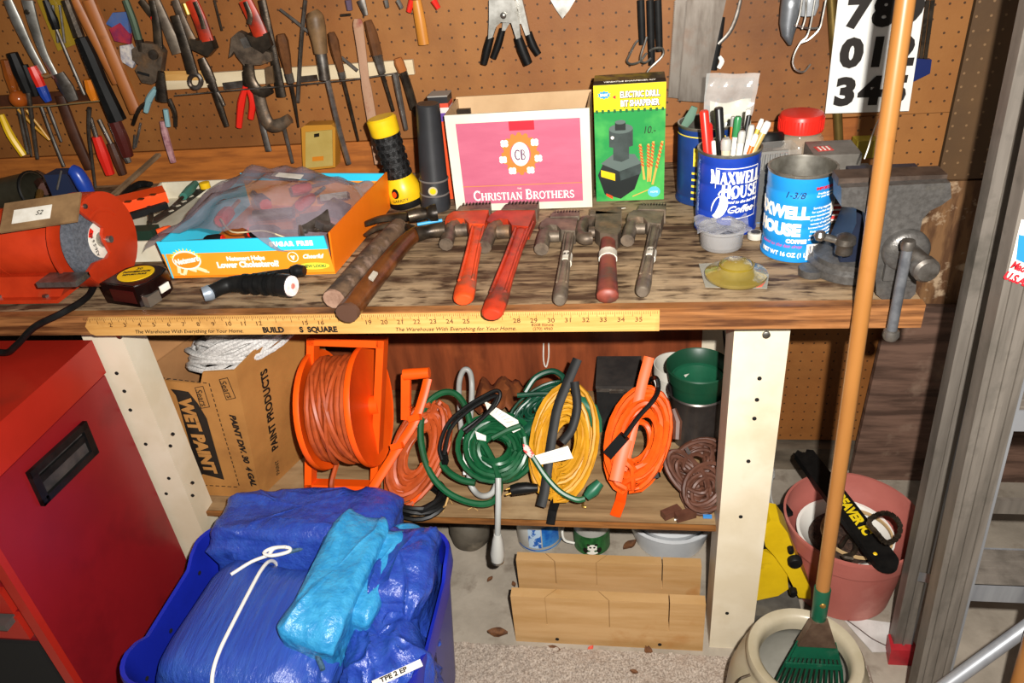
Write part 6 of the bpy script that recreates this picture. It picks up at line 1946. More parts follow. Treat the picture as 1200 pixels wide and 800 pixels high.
MB().prism([atp(x, y, *LP4) + LP4[1] * .075 for x, y in ((632, 535), (669, 524), (675, 538), (639, 545))], LP4[1] * .0008).build('white_tag', M_paper, t, 0)
tgm = MB()
for k in range(4):
    tgm.bar(atp(640, 534.5 + k * 2.6, *LP4) + LP4[1] * .0762, atp(668, 527 + k * 2.6, *LP4) + LP4[1] * .0762, .001, .0004, up=LP4[1])
tgm.build('tag_print', M_gpipe, t, 0, stuff=True)
MB().prism([atp(x, y, *LP4) + LP4[1] * .078 for x, y in ((619, 522), (625, 524), (632, 534), (628, 538), (620, 530))], LP4[1] * .0008).build('red_white_tag', mat('tag_red', '#d8b4ae', .6, col2='#c8281c', ns=120, ct=(.5, .55)), t, 0)
mb = MB(); ptube(mb, LP4, [(620, 514), (622, 524), (632, 540), (644, 558), (660, 575), (678, 584), (688, 583)], 7, .07); mb.build('green_cord', M_green, t)
mb = MB(); mb.tube([atp(x, y, *LP4) + LP4[1] * .03 for x, y in ((688, 582), (696, 574), (704, 565))], [.008, .013, .009], 10); mb.build('green_socket', mat('connector_green', '#1d5c42', .4), t)
tool('brass_hook', 'small brass hook lying on the shelf before the yellow hank', 'hook', [('hook', mat('brass', '#b08a45', .4, .8), [(684, 586, 3), (683, 593, 3), (687, 594, 3)])], Z=SZ + .004)

# --- black box ------------------------------------------------------------
t = thing('power_adapter', 'large black power adapter box behind the bright orange hank', 'adapter', (.85, .40, SZ))
bx0, bx1 = .802, .898
MB().box(((bx0 + bx1) / 2, .412, SZ + .058), (bx1 - bx0, .115, .116), bev=.003).build('case', mat('adapter_black', '#1b1b1b', .5, col2='#2a2826', ns=12, dirt='#3a3632', ds=12), t)
MB().box(((bx0 + bx1) / 2, .412, SZ + .118), (bx1 - bx0 + .003, .118, .007), bev=.002).build('lid', mat('adapter_lid', '#2b2827', .6, col2='#3f3935', ns=14), t)
MB().box(((bx0 + bx1) / 2, .3535, SZ + .111), (bx1 - bx0, .003, .008), bev=.001).build('seam_strip', M_steel, t)
MB().box(((bx0 + bx1) / 2 - .005, .3525, SZ + .108), (.03, .003, .008), bev=.001).build('latch', M_steel, t)
LP5 = tilt_plane(.11, SZ + .012, 50)
mb = MB(); Q = cr([V((.897, .40, SZ + .085)), atp(766, 445, *LP5) + LP5[1] * .05, atp(770, 458, *LP5) + LP5[1] * .07, atp(764, 472, *LP5) + LP5[1] * .08, atp(748, 490, *LP5) + LP5[1] * .08, atp(732, 512, *LP5) + LP5[1] * .08], 5)
mb.tube(Q, .0045, 8); mb.build('cord', M_blkc, t)
c0 = atp(722, 523, *LP5) + LP5[1] * .07
MB().bar(atp(732, 512, *LP5) + LP5[1] * .078, atp(714, 532, *LP5) + LP5[1] * .06, .020, .018, up=LP5[1], bev=.003).build('plug', M_blkc, t)

# --- bright orange hank ---------------------------------------------------
t = thing('extension_cord', 'bright orange extension cord hank on a flat orange holder, before the black box', 'cord', atp(748, 575, *LP5))
coil(MB(), LP5, (749, 515), (-8, 62), (38, -6), 14, 7.5, .45, .055, 8, jit=.12).build('cord', M_orc2, t)
mb = MB(); ptube(mb, LP5, [(760, 422), (752, 452), (746, 480), (737, 520), (729, 550)], 13, .05, flat=.2); mb.build('holder', M_reel, t)
mb = MB(); ptube(mb, LP5, [(734, 515), (727, 540), (722, 562)], 16, .065, flat=.2); mb.build('holder_clip', M_reel, t)
mb = MB(); mb.tube([atp(730, 572, *LP5) + LP5[1] * .015, at(727, 588, Z=SZ + .008), at(721, 604, Z=SZ + .006)], pxr(c0, 14), 8, flat=.3, up=(0, -.3, .9)); mb.build('holder_tail', M_reel, t)
c0 = atp(766, 557, *LP5) + LP5[1] * .012
MB().box((0, 0, 0), (.022, .02, .01), frame(c0, (1, 0, .3), LP5[1])).build('black_tie', M_blkc, t)
mb = MB(); mb.tube([atp(x, y, *LP5) + LP5[1] * .03 for x, y in ((788, 480), (793, 495), (792, 515))], [.006, .009, .008], 8); mb.build('plug', M_brc, t)

# --- brown cord ------------------------------------------------------------
LP6 = tilt_plane(.12, SZ + .010, 42)
t = thing('brown_cord', 'tangled brown lamp cord heaped beside the right leg', 'cord', atp(812, 600, *LP6))
coil(MB(), LP6, (815, 540), (28, -14), (12, 20), 10, 5, .35, .04, 12, jit=.2).build('cord', M_brc, t)
coil(MB(), LP6, (822, 575), (26, 6), (-10, 28), 11, 5, .35, .05, 13, jit=.2).build('cord', M_brc, t)
coil(MB(), LP6, (806, 560), (26, 26), (-10, 14), 8, 5, .5, .05, 14, jit=.2).build('cord', M_brc, t)
for a, b in (((777, 604), (796, 596)), ((792, 606), (814, 600))):
    MB().bar(at(*a, Z=SZ + .012), at(*b, Z=SZ + .012), .016, .014, bev=.003).build('plug', M_brc, t)
mb = MB(); mb.tube(cr([at(790, 609, Z=SZ + .006), at(802, 607, Z=SZ + .006), at(811, 602, Z=SZ + .008), at(817, 599, Z=SZ + .006)], 4), .0018, 6); mb.build('white_lead', M_whitep, t)
MB().box(tuple(at(829, 605, Z=SZ + .006)), (.016, .006, .005)).build('blue_clip', mat('clip_blue', '#3f86c8', .4), t)
mb = MB(); mb.tube([atp(802, 529, *LP6) + LP6[1] * .05, atp(806, 536, *LP6) + LP6[1] * .05], .004, 6); mb.build('silver_tie', M_bright, t)

# --- buckets ----------------------------------------------------------------
bc1 = V((1.012, .335, SZ))
t = thing('metal_bucket', 'dull silver bucket holding the green pot at the right end of the shelf', 'bucket', bc1)
MB().lathe([(0, 0), (.048, 0), (.060, .125), (.063, .128), (.0605, .131), (.058, .126), (.047, .004), (0, .004)], bc1, 36).build('bucket_body', mat('bucket_zinc', '#6d6662', .35, .7, col2='#4f4844', ns=14), t)
g1 = bc1 + V((0, 0, .07))
t = thing('green_pot', 'dark green plastic pot set inside the silver bucket', 'pot', g1)
MB().lathe([(0, .002), (.044, .002), (.055, .082), (.060, .085), (.0645, .115), (.066, .116), (.0645, .119), (.061, .116), (.054, .085), (.043, .008), (0, .008)], g1, 40).build('outer_pot', mat('pot_green', '#16452f', .4, col2='#123a27', ns=8), t)
MB().lathe([(0, .03), (.045, .03), (.052, .088), (.0545, .088), (.050, .080), (.044, .036), (0, .036)], g1, 40).build('inner_pot', mat('pot_green_in', '#1d5a3f', .35, col2='#174a34', ns=8), t)
w1 = V((.972, .42, SZ))
t = thing('white_pail', 'white plastic pail behind the silver bucket', 'pail', w1)
MB().lathe([(0, 0), (.036, 0), (.043, .11), (.047, .112), (.047, .135), (.0445, .135), (.042, .112), (.035, .004), (0, .004)], w1, 32).build('pail_body', mat('pail_white', '#d5d0c4', .4, col2='#c4beb0', ns=10), t)
MB().tube(cr([w1 + V((-.045, -.01, .10)), w1 + V((-.03, -.045, .06)), w1 + V((.0, -.052, .035)), w1 + V((.03, -.045, .06))], 4), .0022, 6).build('bail', M_whitep, t)
tool('hanging_cord', 'thin black cord hanging from the bench underside near the right leg', 'cord', [('strand', M_blkc, [(848, 388, 3), (849, 400, 3), (851, 420, 3)], 1, 6)], Y=.30)
tool('string_loop', 'thin pale string loop on the red brown back panel', 'string', [('strand', M_paper, [(637, 402, 1.8), (637, 422, 1.8), (640, 430, 1.8), (643, 418, 1.8), (643, 402, 1.8)], 1, 6)], Y=.503)
# ================================================================== ON THE FLOOR, LEFT
M_cab = mat('cabinet_red', '#80141a', .34, col2='#761218', ns=5, dirt='#6c1016', ds=6, spec=.6)
M_cabtop = mat('cabinet_red_lid', '#a02216', .3, col2='#921e13', ns=4, dirt='#5e241c', ds=5, dt=(.55, .8), spec=.6)
cx1, cy0, cy1, cz = -.052, -.298, .030, .752
t = thing('tool_cabinet', 'red steel rolling tool cabinet at the left with a black recessed side handle', 'tool cabinet', (-.35, -.13, 0))
MB().box((cx1 - .3, (cy0 + cy1) / 2, .36), (.6, cy1 - cy0, .64), bev=.006, seg=2).build('cabinet_body', M_cab, t)
MB().box((cx1 - .299, (cy0 + cy1) / 2, .718), (.604, cy1 - cy0 + .004, .068), bev=.008, seg=2).build('lid', M_cabtop, t)
MB().box((cx1 - .008, cy0 - .004, .36), (.018, .012, .64), bev=.003).build('corner_post', M_cabtop, t)
for z, h_ in ((.63, .07), (.555, .07), (.485, .06), (.425, .065)):
    dr = MB().box((cx1 - .31, cy0 - .004, z), (.56, .014, h_ - .012), bev=.003).build('drawer', M_cabtop, t)
    MB().box((cx1 - .31, cy0 - .018, z + h_ * .36), (.55, .022, .012), bev=.003).build('drawer_pull', mat('pull_grey', '#6a6460', .4, .6), dr)
MB().box((cx1 - .31, cy0 - .003, .22), (.56, .008, .32)).build('black_lower_panel', M_hole, t, 0)  # flat black panel on the body, painting the dark of a gap
for x, y in ((cx1 - .03, cy0 + .04), (cx1 - .57, cy0 + .04), (cx1 - .03, cy1 - .04), (cx1 - .57, cy1 - .04)):
    MB().tube([(x - .012, y, .022), (x + .012, y, .022)], .022, 16).build('caster', M_black, t)
    MB().box((x, y, .04), (.03, .03, .03)).build('caster_fork', M_steel, t, 0)
hp = [at(x, y, X=cx1) for x, y in ((95, 497), (111, 529), (49, 588), (31, 555))]
hc = sum(hp, V()) / 4
hM = frame(hc, hp[0] - hp[3], V((0, 0, 1)))
hx, hz = .142, .066
hd_ = MB()
for c_, s_ in (((0, hz / 2 - .006, .003), (hx, .012, .010)), ((0, -hz / 2 + .006, .003), (hx, .012, .010)), ((hx / 2 - .007, 0, .003), (.014, hz, .010)), ((-hx / 2 + .007, 0, .003), (.014, hz, .010))):
    hd_.box(c_, s_, hM, bev=.002)
o = hd_.build('handle_frame', M_blackg, t)
MB().box((0, 0, .0008), (hx - .02, hz - .018, .0016), hM).build('handle_recess', mat('handle_dull', '#2c2a2a', .5, col2='#453f3c', ns=25), t, 0)
MB().box((0, .008, .004), (hx - .03, .012, .005), hM, bev=.002).build('handle_grip', M_black, t)

# --- blue tote -------------------------------------------------------------
M_tote = mat('tote_blue', '#14249c', .38, col2='#12208e', ns=8, spec=.6)
tx0, tx1, ty0, ty1, tz = .060, .553, -.352, -.002, .36


def rrect(x0, x1, y0, y1, r, n=6):
    P = []
    for cx_, cy_, a0 in ((x1 - r, y1 - r, 0), (x0 + r, y1 - r, 90), (x0 + r, y0 + r, 180), (x1 - r, y0 + r, 270)):
        for k in range(n + 1):
            a = math.radians(a0 + 90 * k / n)
            P.append((cx_ + r * math.cos(a), cy_ + r * math.sin(a)))
    return P


def subdiv(P, m=4):
    out = []
    for i in range(len(P)):
        a, b = P[i], P[(i + 1) % len(P)]
        d = math.hypot(b[0] - a[0], b[1] - a[1])
        k_ = 10 if d > .1 else 1
        for k in range(k_):
            out.append((a[0] + (b[0] - a[0]) * k / k_, a[1] + (b[1] - a[1]) * k / k_))
    return out


def rimdrop(x, y):
    u, v = (x - tx0) / (tx1 - tx0), (y - ty0) / (ty1 - ty0)
    e = lambda t_: max(0, min(1, (min(t_, 1 - t_) - .2) * 12))
    if u < .04 or u > .96:
        return .022 * e(v)
    return .0


t = thing('storage_tote', 'deep blue plastic storage tote full of folded tarps on the floor', 'tote', ((tx0 + tx1) / 2, (ty0 + ty1) / 2, 0))
base_ = subdiv(rrect(tx0, tx1, ty0, ty1, .055))
cxm_, cym_ = (tx0 + tx1) / 2, (ty0 + ty1) / 2
loops = []
for z, s, drop in ((.002, .84, 0), (.0, .86, 0), (.006, .87, 0), (.30, .965, .5), (.318, .968, 1), (.320, 1.0, 1), (.352, 1.0, 1), (.36, .992, 1), (.358, .968, 1), (.335, .958, 1), (.01, .855, 0)):
    loops.append([(cxm_ + (x - cxm_) * s, cym_ + (y - cym_) * s, z - rimdrop(x, y) * drop) for x, y in base_])
mb = MB()
mb.sheet(loops, closed=True)
mb.bm.verts.ensure_lookup_table()
nb = len(base_)
mb.bm.faces.new([mb.bm.verts[i] for i in range(nb)])
mb.bm.faces.new([mb.bm.verts[i] for i in range(10 * nb, 11 * nb)])
mb.build('tote_body', M_tote, t, 35)
for x, y, z in ((tx0 + .013, -.10, .325), (tx0 + .013, -.30, .30), (tx0 + .013, -.215, .31)):
    MB().lathe([(0, 0), (.004, 0), (.004, .001), (0, .0015)], frame((x + .008, y, z), (0, 1, 0), (0, 0, 1)), 10).build('rivet_hole', M_hole, t, 0)
lA, lB = at(437, 802, Z=.362), at(494, 776, Z=.362)
lm_ = frame((lA + lB) / 2, lB - lA, V((0, 0, 1)).cross(lB - lA))
lo_ = MB().box((0, 0, 0), ((lB - lA).length * 1.0, .013, .001), lm_).build('label_strip', M_paper, t, 0)
text('TPE 2 EP', .0115, lm_ @ Matrix.Translation((-.006, 0, .0006)), M_ink, lo_, bold=.0004, sx=1.0)

# --- tarps -------------------------------------------------------------------
M_tarp = mat('tarp_blue', '#26439a', .36, col2='#30509f', ns=60, st=(1, .12, 1), bump=.8, bs=120, dist=.004, spec=.8, rough2=.25)
M_tarp2 = mat('tarp_royal', '#213c96', .34, col2='#2b4a9f', ns=50, bump=.7, bs=60, dist=.006, spec=.8, rough2=.24)
M_tarpl = mat('tarp_sky', '#2580b4', .36, col2='#3a94c2', ns=40, bump=.7, bs=60, dist=.006, spec=.8, rough2=.26)


def spow(v, e):
    return math.copysign(abs(v) ** e, v)


from mathutils import noise as mnoise


def bundle(C, S, yaw=0, e1=.35, e2=.35, folds=4, amp=.006, seed=1, n=120, m=64, tiltx=0, tilty=0, fx=14, fy=14, ridge=1., dome=0.):
    """folded sheet: rounded block whose sides show stacked folds and whose skin carries sharp creases"""
    M_ = Matrix.Translation(C) @ Matrix.Rotation(math.radians(yaw), 4, 'Z') @ Matrix.Rotation(math.radians(tiltx), 4, 'X') @ Matrix.Rotation(math.radians(tilty), 4, 'Y')
    o3 = V((seed * 3.7, seed * 1.9, seed * 5.3))
    G = []
    for i in range(m + 1):
        la = -PI / 2 + PI * i / m
        row = []
        for j in range(n):
            lo2 = 2 * PI * j / n
            cl = spow(math.cos(la), e1)
            x, y, z = cl * spow(math.cos(lo2), e2), cl * spow(math.sin(lo2), e2), spow(math.sin(la), e1)
            p = V((x * S[0], y * S[1], z * S[2]))
            nr = V((x * abs(x) ** 4, y * abs(y) ** 4, z * abs(z) ** 4))
            nr = nr.normalized() if nr.length > 1e-6 else V((0, 0, 1))
            w1 = mnoise.noise(V((p.x * 9, p.y * 9, p.z * 9)) + o3)
            c1 = 1 - abs(mnoise.noise(V((p.x * fx, p.y * fy, p.z * 10)) + o3 * 2 + V((w1, w1, 0)) * .8)) * 2
            c2 = 1 - abs(mnoise.noise(V((p.x * fx * 2.3, p.y * fy * 2.3, p.z * 22)) + o3 * 3 + V((w1, -w1, 0)))) * 2
            d = amp * (1.6 * w1 + ridge * (max(c1, 0) ** 3 * 1.3 + max(c2, 0) ** 3 * .6))
            side = max(abs(x), abs(y)) ** 6
            fold = -.009 * side * (1 - abs(z)) ** .5 * (abs(math.sin(folds * z * PI / 2 + .6 * w1)) ** .4 - .7) * -1
            q_ = p + nr * (d + fold)
            q_.z += dome * (1 - x * x) * (1 - y * y) * (1 if z > 0 else 0)
            row.append(M_ @ q_)
        G.append(row)
    mb_ = MB()
    mb_.sheet(G, closed=True)
    return mb_


t = thing('tied_tarp', 'folded blue tarp tied with a white cord in the front of the tote', 'tarp', (.26, -.2, .15))
TC, TS = V((.250, -.212, .262)), (.138, .125, .100)
bundle(TC, TS, yaw=-5, e1=.42, e2=.28, folds=6, amp=.0035, seed=2, fx=6, fy=3, dome=.008).build('folded_tarp', M_tarp, t, 60)
bundle((.385, -.205, .262), (.026, .118, .088), yaw=-5, e1=.5, e2=.4, folds=3, amp=.008, seed=4, fx=30, fy=5, n=80, m=48).build('gathered_end', M_tarp, t, 60)
tie = MB()
P = []
for k in range(26):
    a = math.radians(-60 + 250 * k / 25)
    P.append(TC + V((-.020, (TS[1] + .007) * spow(math.cos(a), .42), (TS[2] + .016) * spow(math.sin(a), .42))))
tie.tube(cr(P, 3), .0032, 7)
tie.build('white_cord', mat('tie_white', '#ddd9d0', .6), t)
kn = MB()
k0 = TC + V((-.020, TS[1] * .92, TS[2] + .014))
kn.tube(cr([k0, k0 + V((.010, .010, .008)), k0 + V((.034, .014, .006)), k0 + V((.036, .006, .004)), k0 + V((.010, -.006, .006)), k0 + V((-.006, -.002, .008)), k0 + V((.006, .010, .008)), k0 + V((.030, .012, .010))], 5), .0032, 7)
kn.tube(cr([k0, k0 + V((-.022, -.022, .006)), k0 + V((-.048, -.050, .004))], 4), .003, 7)
kn.build('bow_knot', mat('tie_white', '#ddd9d0', .6), t)
gc_ = MB()
gc_.tube(cr([k0 + V((.03, .012, -.004)), k0 + V((.08, .03, -.002)), k0 + V((.125, .03, .002)), k0 + V((.138, .005, -.002)), k0 + V((.142, -.08, -.006)), k0 + V((.150, -.17, -.012)), k0 + V((.17, -.205, -.02))], 5), .0042, 7)
gc_.build('grey_rope', mat('rope_teal', '#3d5f78', .7, col2='#2c4558', ns=200), t)
bundle((.268, -.018, .312), (.172, .066, .088), yaw=2, e1=.30, e2=.26, folds=3, amp=.008, seed=5, tiltx=-10, fx=9, fy=12).single('blue_tarp', M_tarp2, 'large blue tarp bulging over the back rim of the tote', 'tarp', sm=60)
bundle((.375, -.150, .338), (.045, .128, .075), yaw=-7, e1=.26, e2=.22, folds=4, amp=.006, seed=8, tilty=7, tiltx=3, fx=16, fy=6).single('sky_tarp', M_tarpl, 'light sky blue tarp folded between the darker tarps', 'tarp', sm=60)
bundle((.430, -.130, .312), (.030, .095, .080), yaw=-7, e1=.26, e2=.22, folds=4, amp=.006, seed=18, tilty=6, fx=16, fy=6, n=80, m=40).single('sky_tarp', M_tarpl, 'lower fold of light sky blue tarp to the right of the larger one', 'tarp', sm=60)
bundle((.478, -.100, .30), (.046, .080, .085), yaw=-3, e1=.28, e2=.24, folds=5, amp=.010, seed=9, fx=26, fy=7).single('blue_tarp', M_tarp2, 'crumpled blue tarp along the right wall of the tote', 'tarp', sm=60)
bundle((.470, -.235, .268), (.062, .085, .075), yaw=25, e1=.5, e2=.45, folds=4, amp=.011, seed=29, fx=18, fy=14).single('blue_tarp', M_tarp2, 'crumpled blue tarp in the front right corner of the tote', 'tarp', sm=60)
bundle((.462, -.022, .345), (.026, .022, .02), yaw=20, e1=.5, e2=.4, folds=2, amp=.004, seed=12, n=50, m=24).single('tarp_scrap', M_tarpl, 'small light blue tarp corner at the back right of the tote', 'tarp')

# ================================================================== ON THE FLOOR, MIDDLE
M_pine = mat('mitre_pine', '#bf9868', .6, col2='#ad8450', ns=9, st=(.35, 1, 3), dirt='#a8743c', ds=10, dt=(.58, .76), bump=.1)
t = thing('mitre_box', 'wooden mitre box with saw slots standing under the bench', 'mitre box', (.825, .085, 0))
X0, X1, ZT = .632, 1.016, .141


def slotted(name, y0, y1, cuts, zc, dirs):
    """board with saw kerfs: one solid lower strip and blocks between the kerfs"""
    mb_ = MB()
    mb_.box(((X0 + X1) / 2, (y0 + y1) / 2, zc / 2), (X1 - X0, y1 - y0, zc))
    g = .0011
    xs = [(X0, 0)] + list(zip(cuts, dirs)) + [(X1, 0)]
    for (xa, da), (xb, db) in zip(xs, xs[1:]):
        ga, gb = (g if xa != X0 else 0), (g if xb != X1 else 0)
        th_ = y1 - y0
        mb_.prism([(xa + ga, y0, zc), (xb - gb, y0, zc), (xb - gb + db * th_, y1, zc), (xa + ga + da * th_, y1, zc)], (0, 0, ZT - zc))
    return mb_.build(name, M_pine, t, 0)


slotted('front_board', .030, .052, [at(640, 720, Y=.03).x, at(714, 720, Y=.03).x, at(784, 720, Y=.03).x], .058, (1, -1, 0))
slotted('back_board', .125, .147, [at(651, 672, Y=.125).x, at(699, 672, Y=.125).x, at(776, 672, Y=.125).x], .070, (-1, 1, 0))
MB().box(((X0 + X1) / 2, .0885, .011), (X1 - X0 - .006, .073, .022)).build('bottom_board', M_pine, t, 0)
for x in (.72, .93):
    MB().lathe([(0, -.0005), (.004, -.0005), (.004, .001), (0, .001)], frame((x, .0298, .014), (1, 0, 0), (0, 0, 1)), 10).build('screw_hole', M_hole, t, 0)
for k, (x, y, c) in enumerate(((545, 615, '#4a4238'),)):
    q = V((.49, .30, .0))
    MB().lathe([(0, .0), (.03, .002), (.045, .02), (.049, .05), (.044, .085), (.028, .105), (0, .112)], q, 32).single('iron_ball', mat('ball_grey', '#5c554a', .6, col2='#443e35', ns=12, dirt='#7a7060', ds=14), 'dull grey brown ball shaped weight under the shelf by the tote', 'weight')
q = V((.655, .325, 0))
t = thing('paint_can', 'white paint can with blue printed label under the shelf', 'can', q)
MB().lathe([(0, 0), (.052, 0), (.054, .003), (.054, .12), (.056, .122), (.056, .127), (.05, .127), (.048, .118), (0, .118)], q, 36).build('can_body', mat('can_white', '#d5d3cc', .35, col2='#c4c2ba', ns=8), t)
a0 = math.degrees(math.atan2(CAM.y - q.y, CAM.x - q.x))
band_on(q, .054, a0 + 5, a0 + 55, .022, .085, mat('label_cobalt', '#1e5cb0', .4, col2='#3f8cd0', ns=30), t, 'blue_print')
band_on(q, .054, a0 - 30, a0 + 2, .02, .08, mat('label_pale', '#b8cfe4', .4, col2='#2a62b4', ns=60, ct=(.52, .56)), t, 'pale_print')
band_on(q, .054, a0 - 66, a0 + 70, .010, .014, mat('label_cobalt', '#1e5cb0', .4), t, 'blue_line')
q = V((.782, .312, 0))
t = thing('animal_can', 'green can printed with a panda under the shelf', 'can', q)
MB().lathe([(0, 0), (.041, 0), (.0425, .003), (.0425, .115), (.0445, .117), (.0445, .122), (.04, .122), (.039, .112), (0, .112)], q, 36).build('can_body', mat('can_tin_white', '#c8c6bd', .35, .2), t)
a0 = math.degrees(math.atan2(CAM.y - q.y, CAM.x - q.x))
band_on(q, .0425, a0 - 80, a0 + 80, .004, .062, mat('label_leaf', '#2f6a34', .45, col2='#1e4a24', ns=70), t, 'green_label', 20)
pb_ = cyl_bend(q, .0425, a0, .024)
ellp = lambda cx_, cy_, rx, ry: [(cx_ + rx * math.cos(2 * PI * k / 16), cy_ + ry * math.sin(2 * PI * k / 16)) for k in range(16)]
on_can(pb_, ellp(-.001, -.006, .018, .010), M_cwhite, t, 'panda_body', .0012)
on_can(pb_, ellp(0, .007, .011, .0095), M_cwhite, t, 'panda_head', .0014)
for s in (-1, 1):
    on_can(pb_, ellp(s * .009, .015, .004, .0035), M_ink, t, 'panda_ear', .0016)
    on_can(pb_, ellp(s * .0045, .0075, .0028, .0026), M_ink, t, 'panda_eye', .0018)
    on_can(pb_, ellp(s * .016, -.004, .006, .009), M_ink, t, 'panda_arm', .0016)
MB().tube(cr([q + V((-.05, -.01, .095)), q + V((-.065, -.03, .075)), q + V((-.062, -.035, .045)), q + V((-.04, -.03, .03))], 4), .003, 7).build('can_handle', M_whitep, t)
q = V((.965, .345, 0))
t = thing('wash_basin', 'white plastic basin standing under the right end of the shelf', 'basin', q)
MB().lathe([(0, 0), (.075, 0), (.082, .004), (.105, .085), (.112, .088), (.112, .092), (.104, .091), (.08, .01), (0, .008)], q, 44).build('basin_body', mat('basin_white', '#e0e2e4', .35, col2='#d2d5d8', ns=6), t)
MB().lathe([(0, .07), (.085, .07), (.09, .085), (0, .088)], q, 30).build('lid_inside', mat('basin_white', '#c9cdd2', .35), t)
MB().bar((1.06, .20, .004), (1.045, .20, .28), .012, .01).single('black_strip', M_black, 'thin black strip standing behind the right leg under the shelf', 'strip')
# carpet
M_carpet = mat('carpet_pile', '#b7a99b', .95, col2='#75675b', ns=260, ct=(.35, .65), dirt='#8f7a6a', ds=12, dt=(.52, .75))
t = thing('carpet', 'speckled beige grey carpet remnant in front of the bench', 'carpet', (.8, -.4, 0))
MB().box((.78, -.40, .002), (1.1, .83, .004)).build('backing', mat('carpet_back', '#7d6d60', .95), t, 0)
rd = random.Random(21)
G = []
nx_, ny_ = 250, 190
xs0, xs1, ys0, ys1 = .235, 1.325, -.812, .013
for i in range(nx_ + 1):
    G.append([(xs0 + (xs1 - xs0) * i / nx_ + rd.uniform(-.0012, .0012), ys0 + (ys1 - ys0) * j / ny_ + rd.uniform(-.0012, .0012), .006 + rd.uniform(0, .006)) for j in range(ny_ + 1)])
MB().sheet(G).build('pile', M_carpet, t, 180, stuff=True)
# dry leaves and grit
M_leaf = mat('dry_leaf', '#6b4426', .8, col2='#4a2c18', ns=60)
rd = random.Random(4)
for k, (x, y, s, lb_) in enumerate(((583, 741, .022, 'crumpled brown leaf on the concrete left of the mitre box'), (574, 677, .009, 'tiny red brown leaf on the concrete by the tote'), (602, 683, .008, 'small dark leaf at the back corner of the mitre box'), (648, 760, .016, 'curled tan leaf at the carpet edge below the mitre box'), (692, 758, .008, 'bright reddish bit at the carpet edge'), (760, 762, .014, 'brown leaf at the carpet edge right of the reddish bit'), (743, 790, .008, 'small reddish leaf lying out on the carpet'), (738, 638, .02, 'dark crumpled leaf under the shelf between can and basin'))):
    q = at(x, y, Z=.008)
    G = []
    for i in range(6):
        u = i / 5 - .5
        wd_ = s * .55 * math.cos(u * PI) + .0005
        G.append([(q.x + u * s * 2 * math.cos(k) - v * wd_ * math.sin(k), q.y + u * s * 2 * math.sin(k) + v * wd_ * math.cos(k), (.0145 if q.y < .01 else .002) + s * .35 * (v * v + u * u * 1.5) + rd.uniform(0, .001)) for v in (-1, -.4, .2, 1)])
    MB().sheet(G).single('dry_leaf', M_leaf if k != 4 else mat('red_bit', '#c8503c', .7), lb_, 'leaf', 'dry leaves on the floor', solid=.0006)

# ================================================================== ON THE FLOOR, RIGHT
# crock
M_crock = mat('crock_glaze', '#a59a84', .35, col2='#93886f', ns=7, dirt='#8d7f66', ds=6, dt=(.5, .75), spec=.6)
q = V((1.152, -.152, 0))
t = thing('stoneware_crock', 'cream stoneware crock with a thick rim at the bottom right', 'crock', q)
MB().lathe([(0, 0), (.085, 0), (.094, .006), (.112, .06), (.119, .11), (.116, .165), (.104, .212), (.093, .224), (.089, .232), (.0915, .240), (.092, .250), (.089, .2555), (.078, .2555), (.072, .250), (.070, .240), (.070, .225)], q, 56).build('crock_body', M_crock, t, 60)
MB().lathe([(.070, .226), (.08, .215), (.102, .17), (.107, .11), (.1, .05), (.08, .016), (0, .012)], q, 48).build('crock_inside', mat('crock_grey', '#a5a195', .4, col2='#918d82', ns=6), t, 60)
for a in (198,):
    d = V((math.cos(math.radians(a)), math.sin(math.radians(a)), 0))
    MB().bar(q + d * .108 + V((0, 0, .205)), q + d * .118 + V((0, 0, .16)), .012, .006, up=d, bev=.001).build('clamp_lug', M_dsteel, t)
    MB().tube(cr([q + d * .093 + V((0, 0, .232)), q + d * .113 + V((0, 0, .225)), q + d * .122 + V((0, 0, .19)), q + d * .125 + V((0, 0, .16))], 4), .0022, 6).build('clamp_wire', M_dsteel, t)
# rake
M_rake = mat('rake_handle', '#9a6733', .35, col2='#8b5a28', ns=9, st=(1, 1, .15), dirt='#83501f', ds=9, dt=(.58, .8), coat=.25)
M_rgreen = mat('rake_green', '#14523a', .35, col2='#0f4530', ns=14, dirt='#3a5a48', ds=30, dt=(.6, .75))
R0, R1_ = at(1004.8, 400, Y=-.050), at(964, 690, Y=-.100)
dR = (R1_ - R0).normalized()
RT = R0 - dR * ((1.75 - R0.z) / -dR.z * -1) if False else R0 + dR * ((1.62 - R0.z) / dR.z)
t = thing('garden_rake', 'leaf rake with long varnished wood handle standing in the crock', 'rake', V((R1_.x, R1_.y, .03)))
MB().tube([RT, R0, R1_ + dR * .01], .0110, 18).build('handle', M_rake, t)
S1 = R1_ + dR * .062
MB().tube([R1_ - dR * .002, R1_, S1 - dR * .01, S1], [.0128, .0130, .0122, .0118], 18).build('socket', M_rgreen, t)
rv = frame(R1_ + dR * .022 + V((0, -.0128, 0)), (1, 0, 0), (0, 0, 1))
MB().lathe([(0, 0), (.005, 0), (.004, .002), (0, .0025)], rv, 12).build('rivet', mat('brass', '#b08a45', .4, .8), t)
S2 = S1 + dR * .052
xx = V((1, 0, 0))
ny = dR.cross(xx).normalized()
MB().prism([S1 - xx * .014, S1 + xx * .014, S2 + xx * .031, S2 - xx * .031], ny * .014, bev=.003).build('ferrule_plate', mat('plate_brown', '#7a6250', .4, .5, col2='#5f4a3c', ns=25), t)
fan = MB()
S3 = S2 + dR * .10
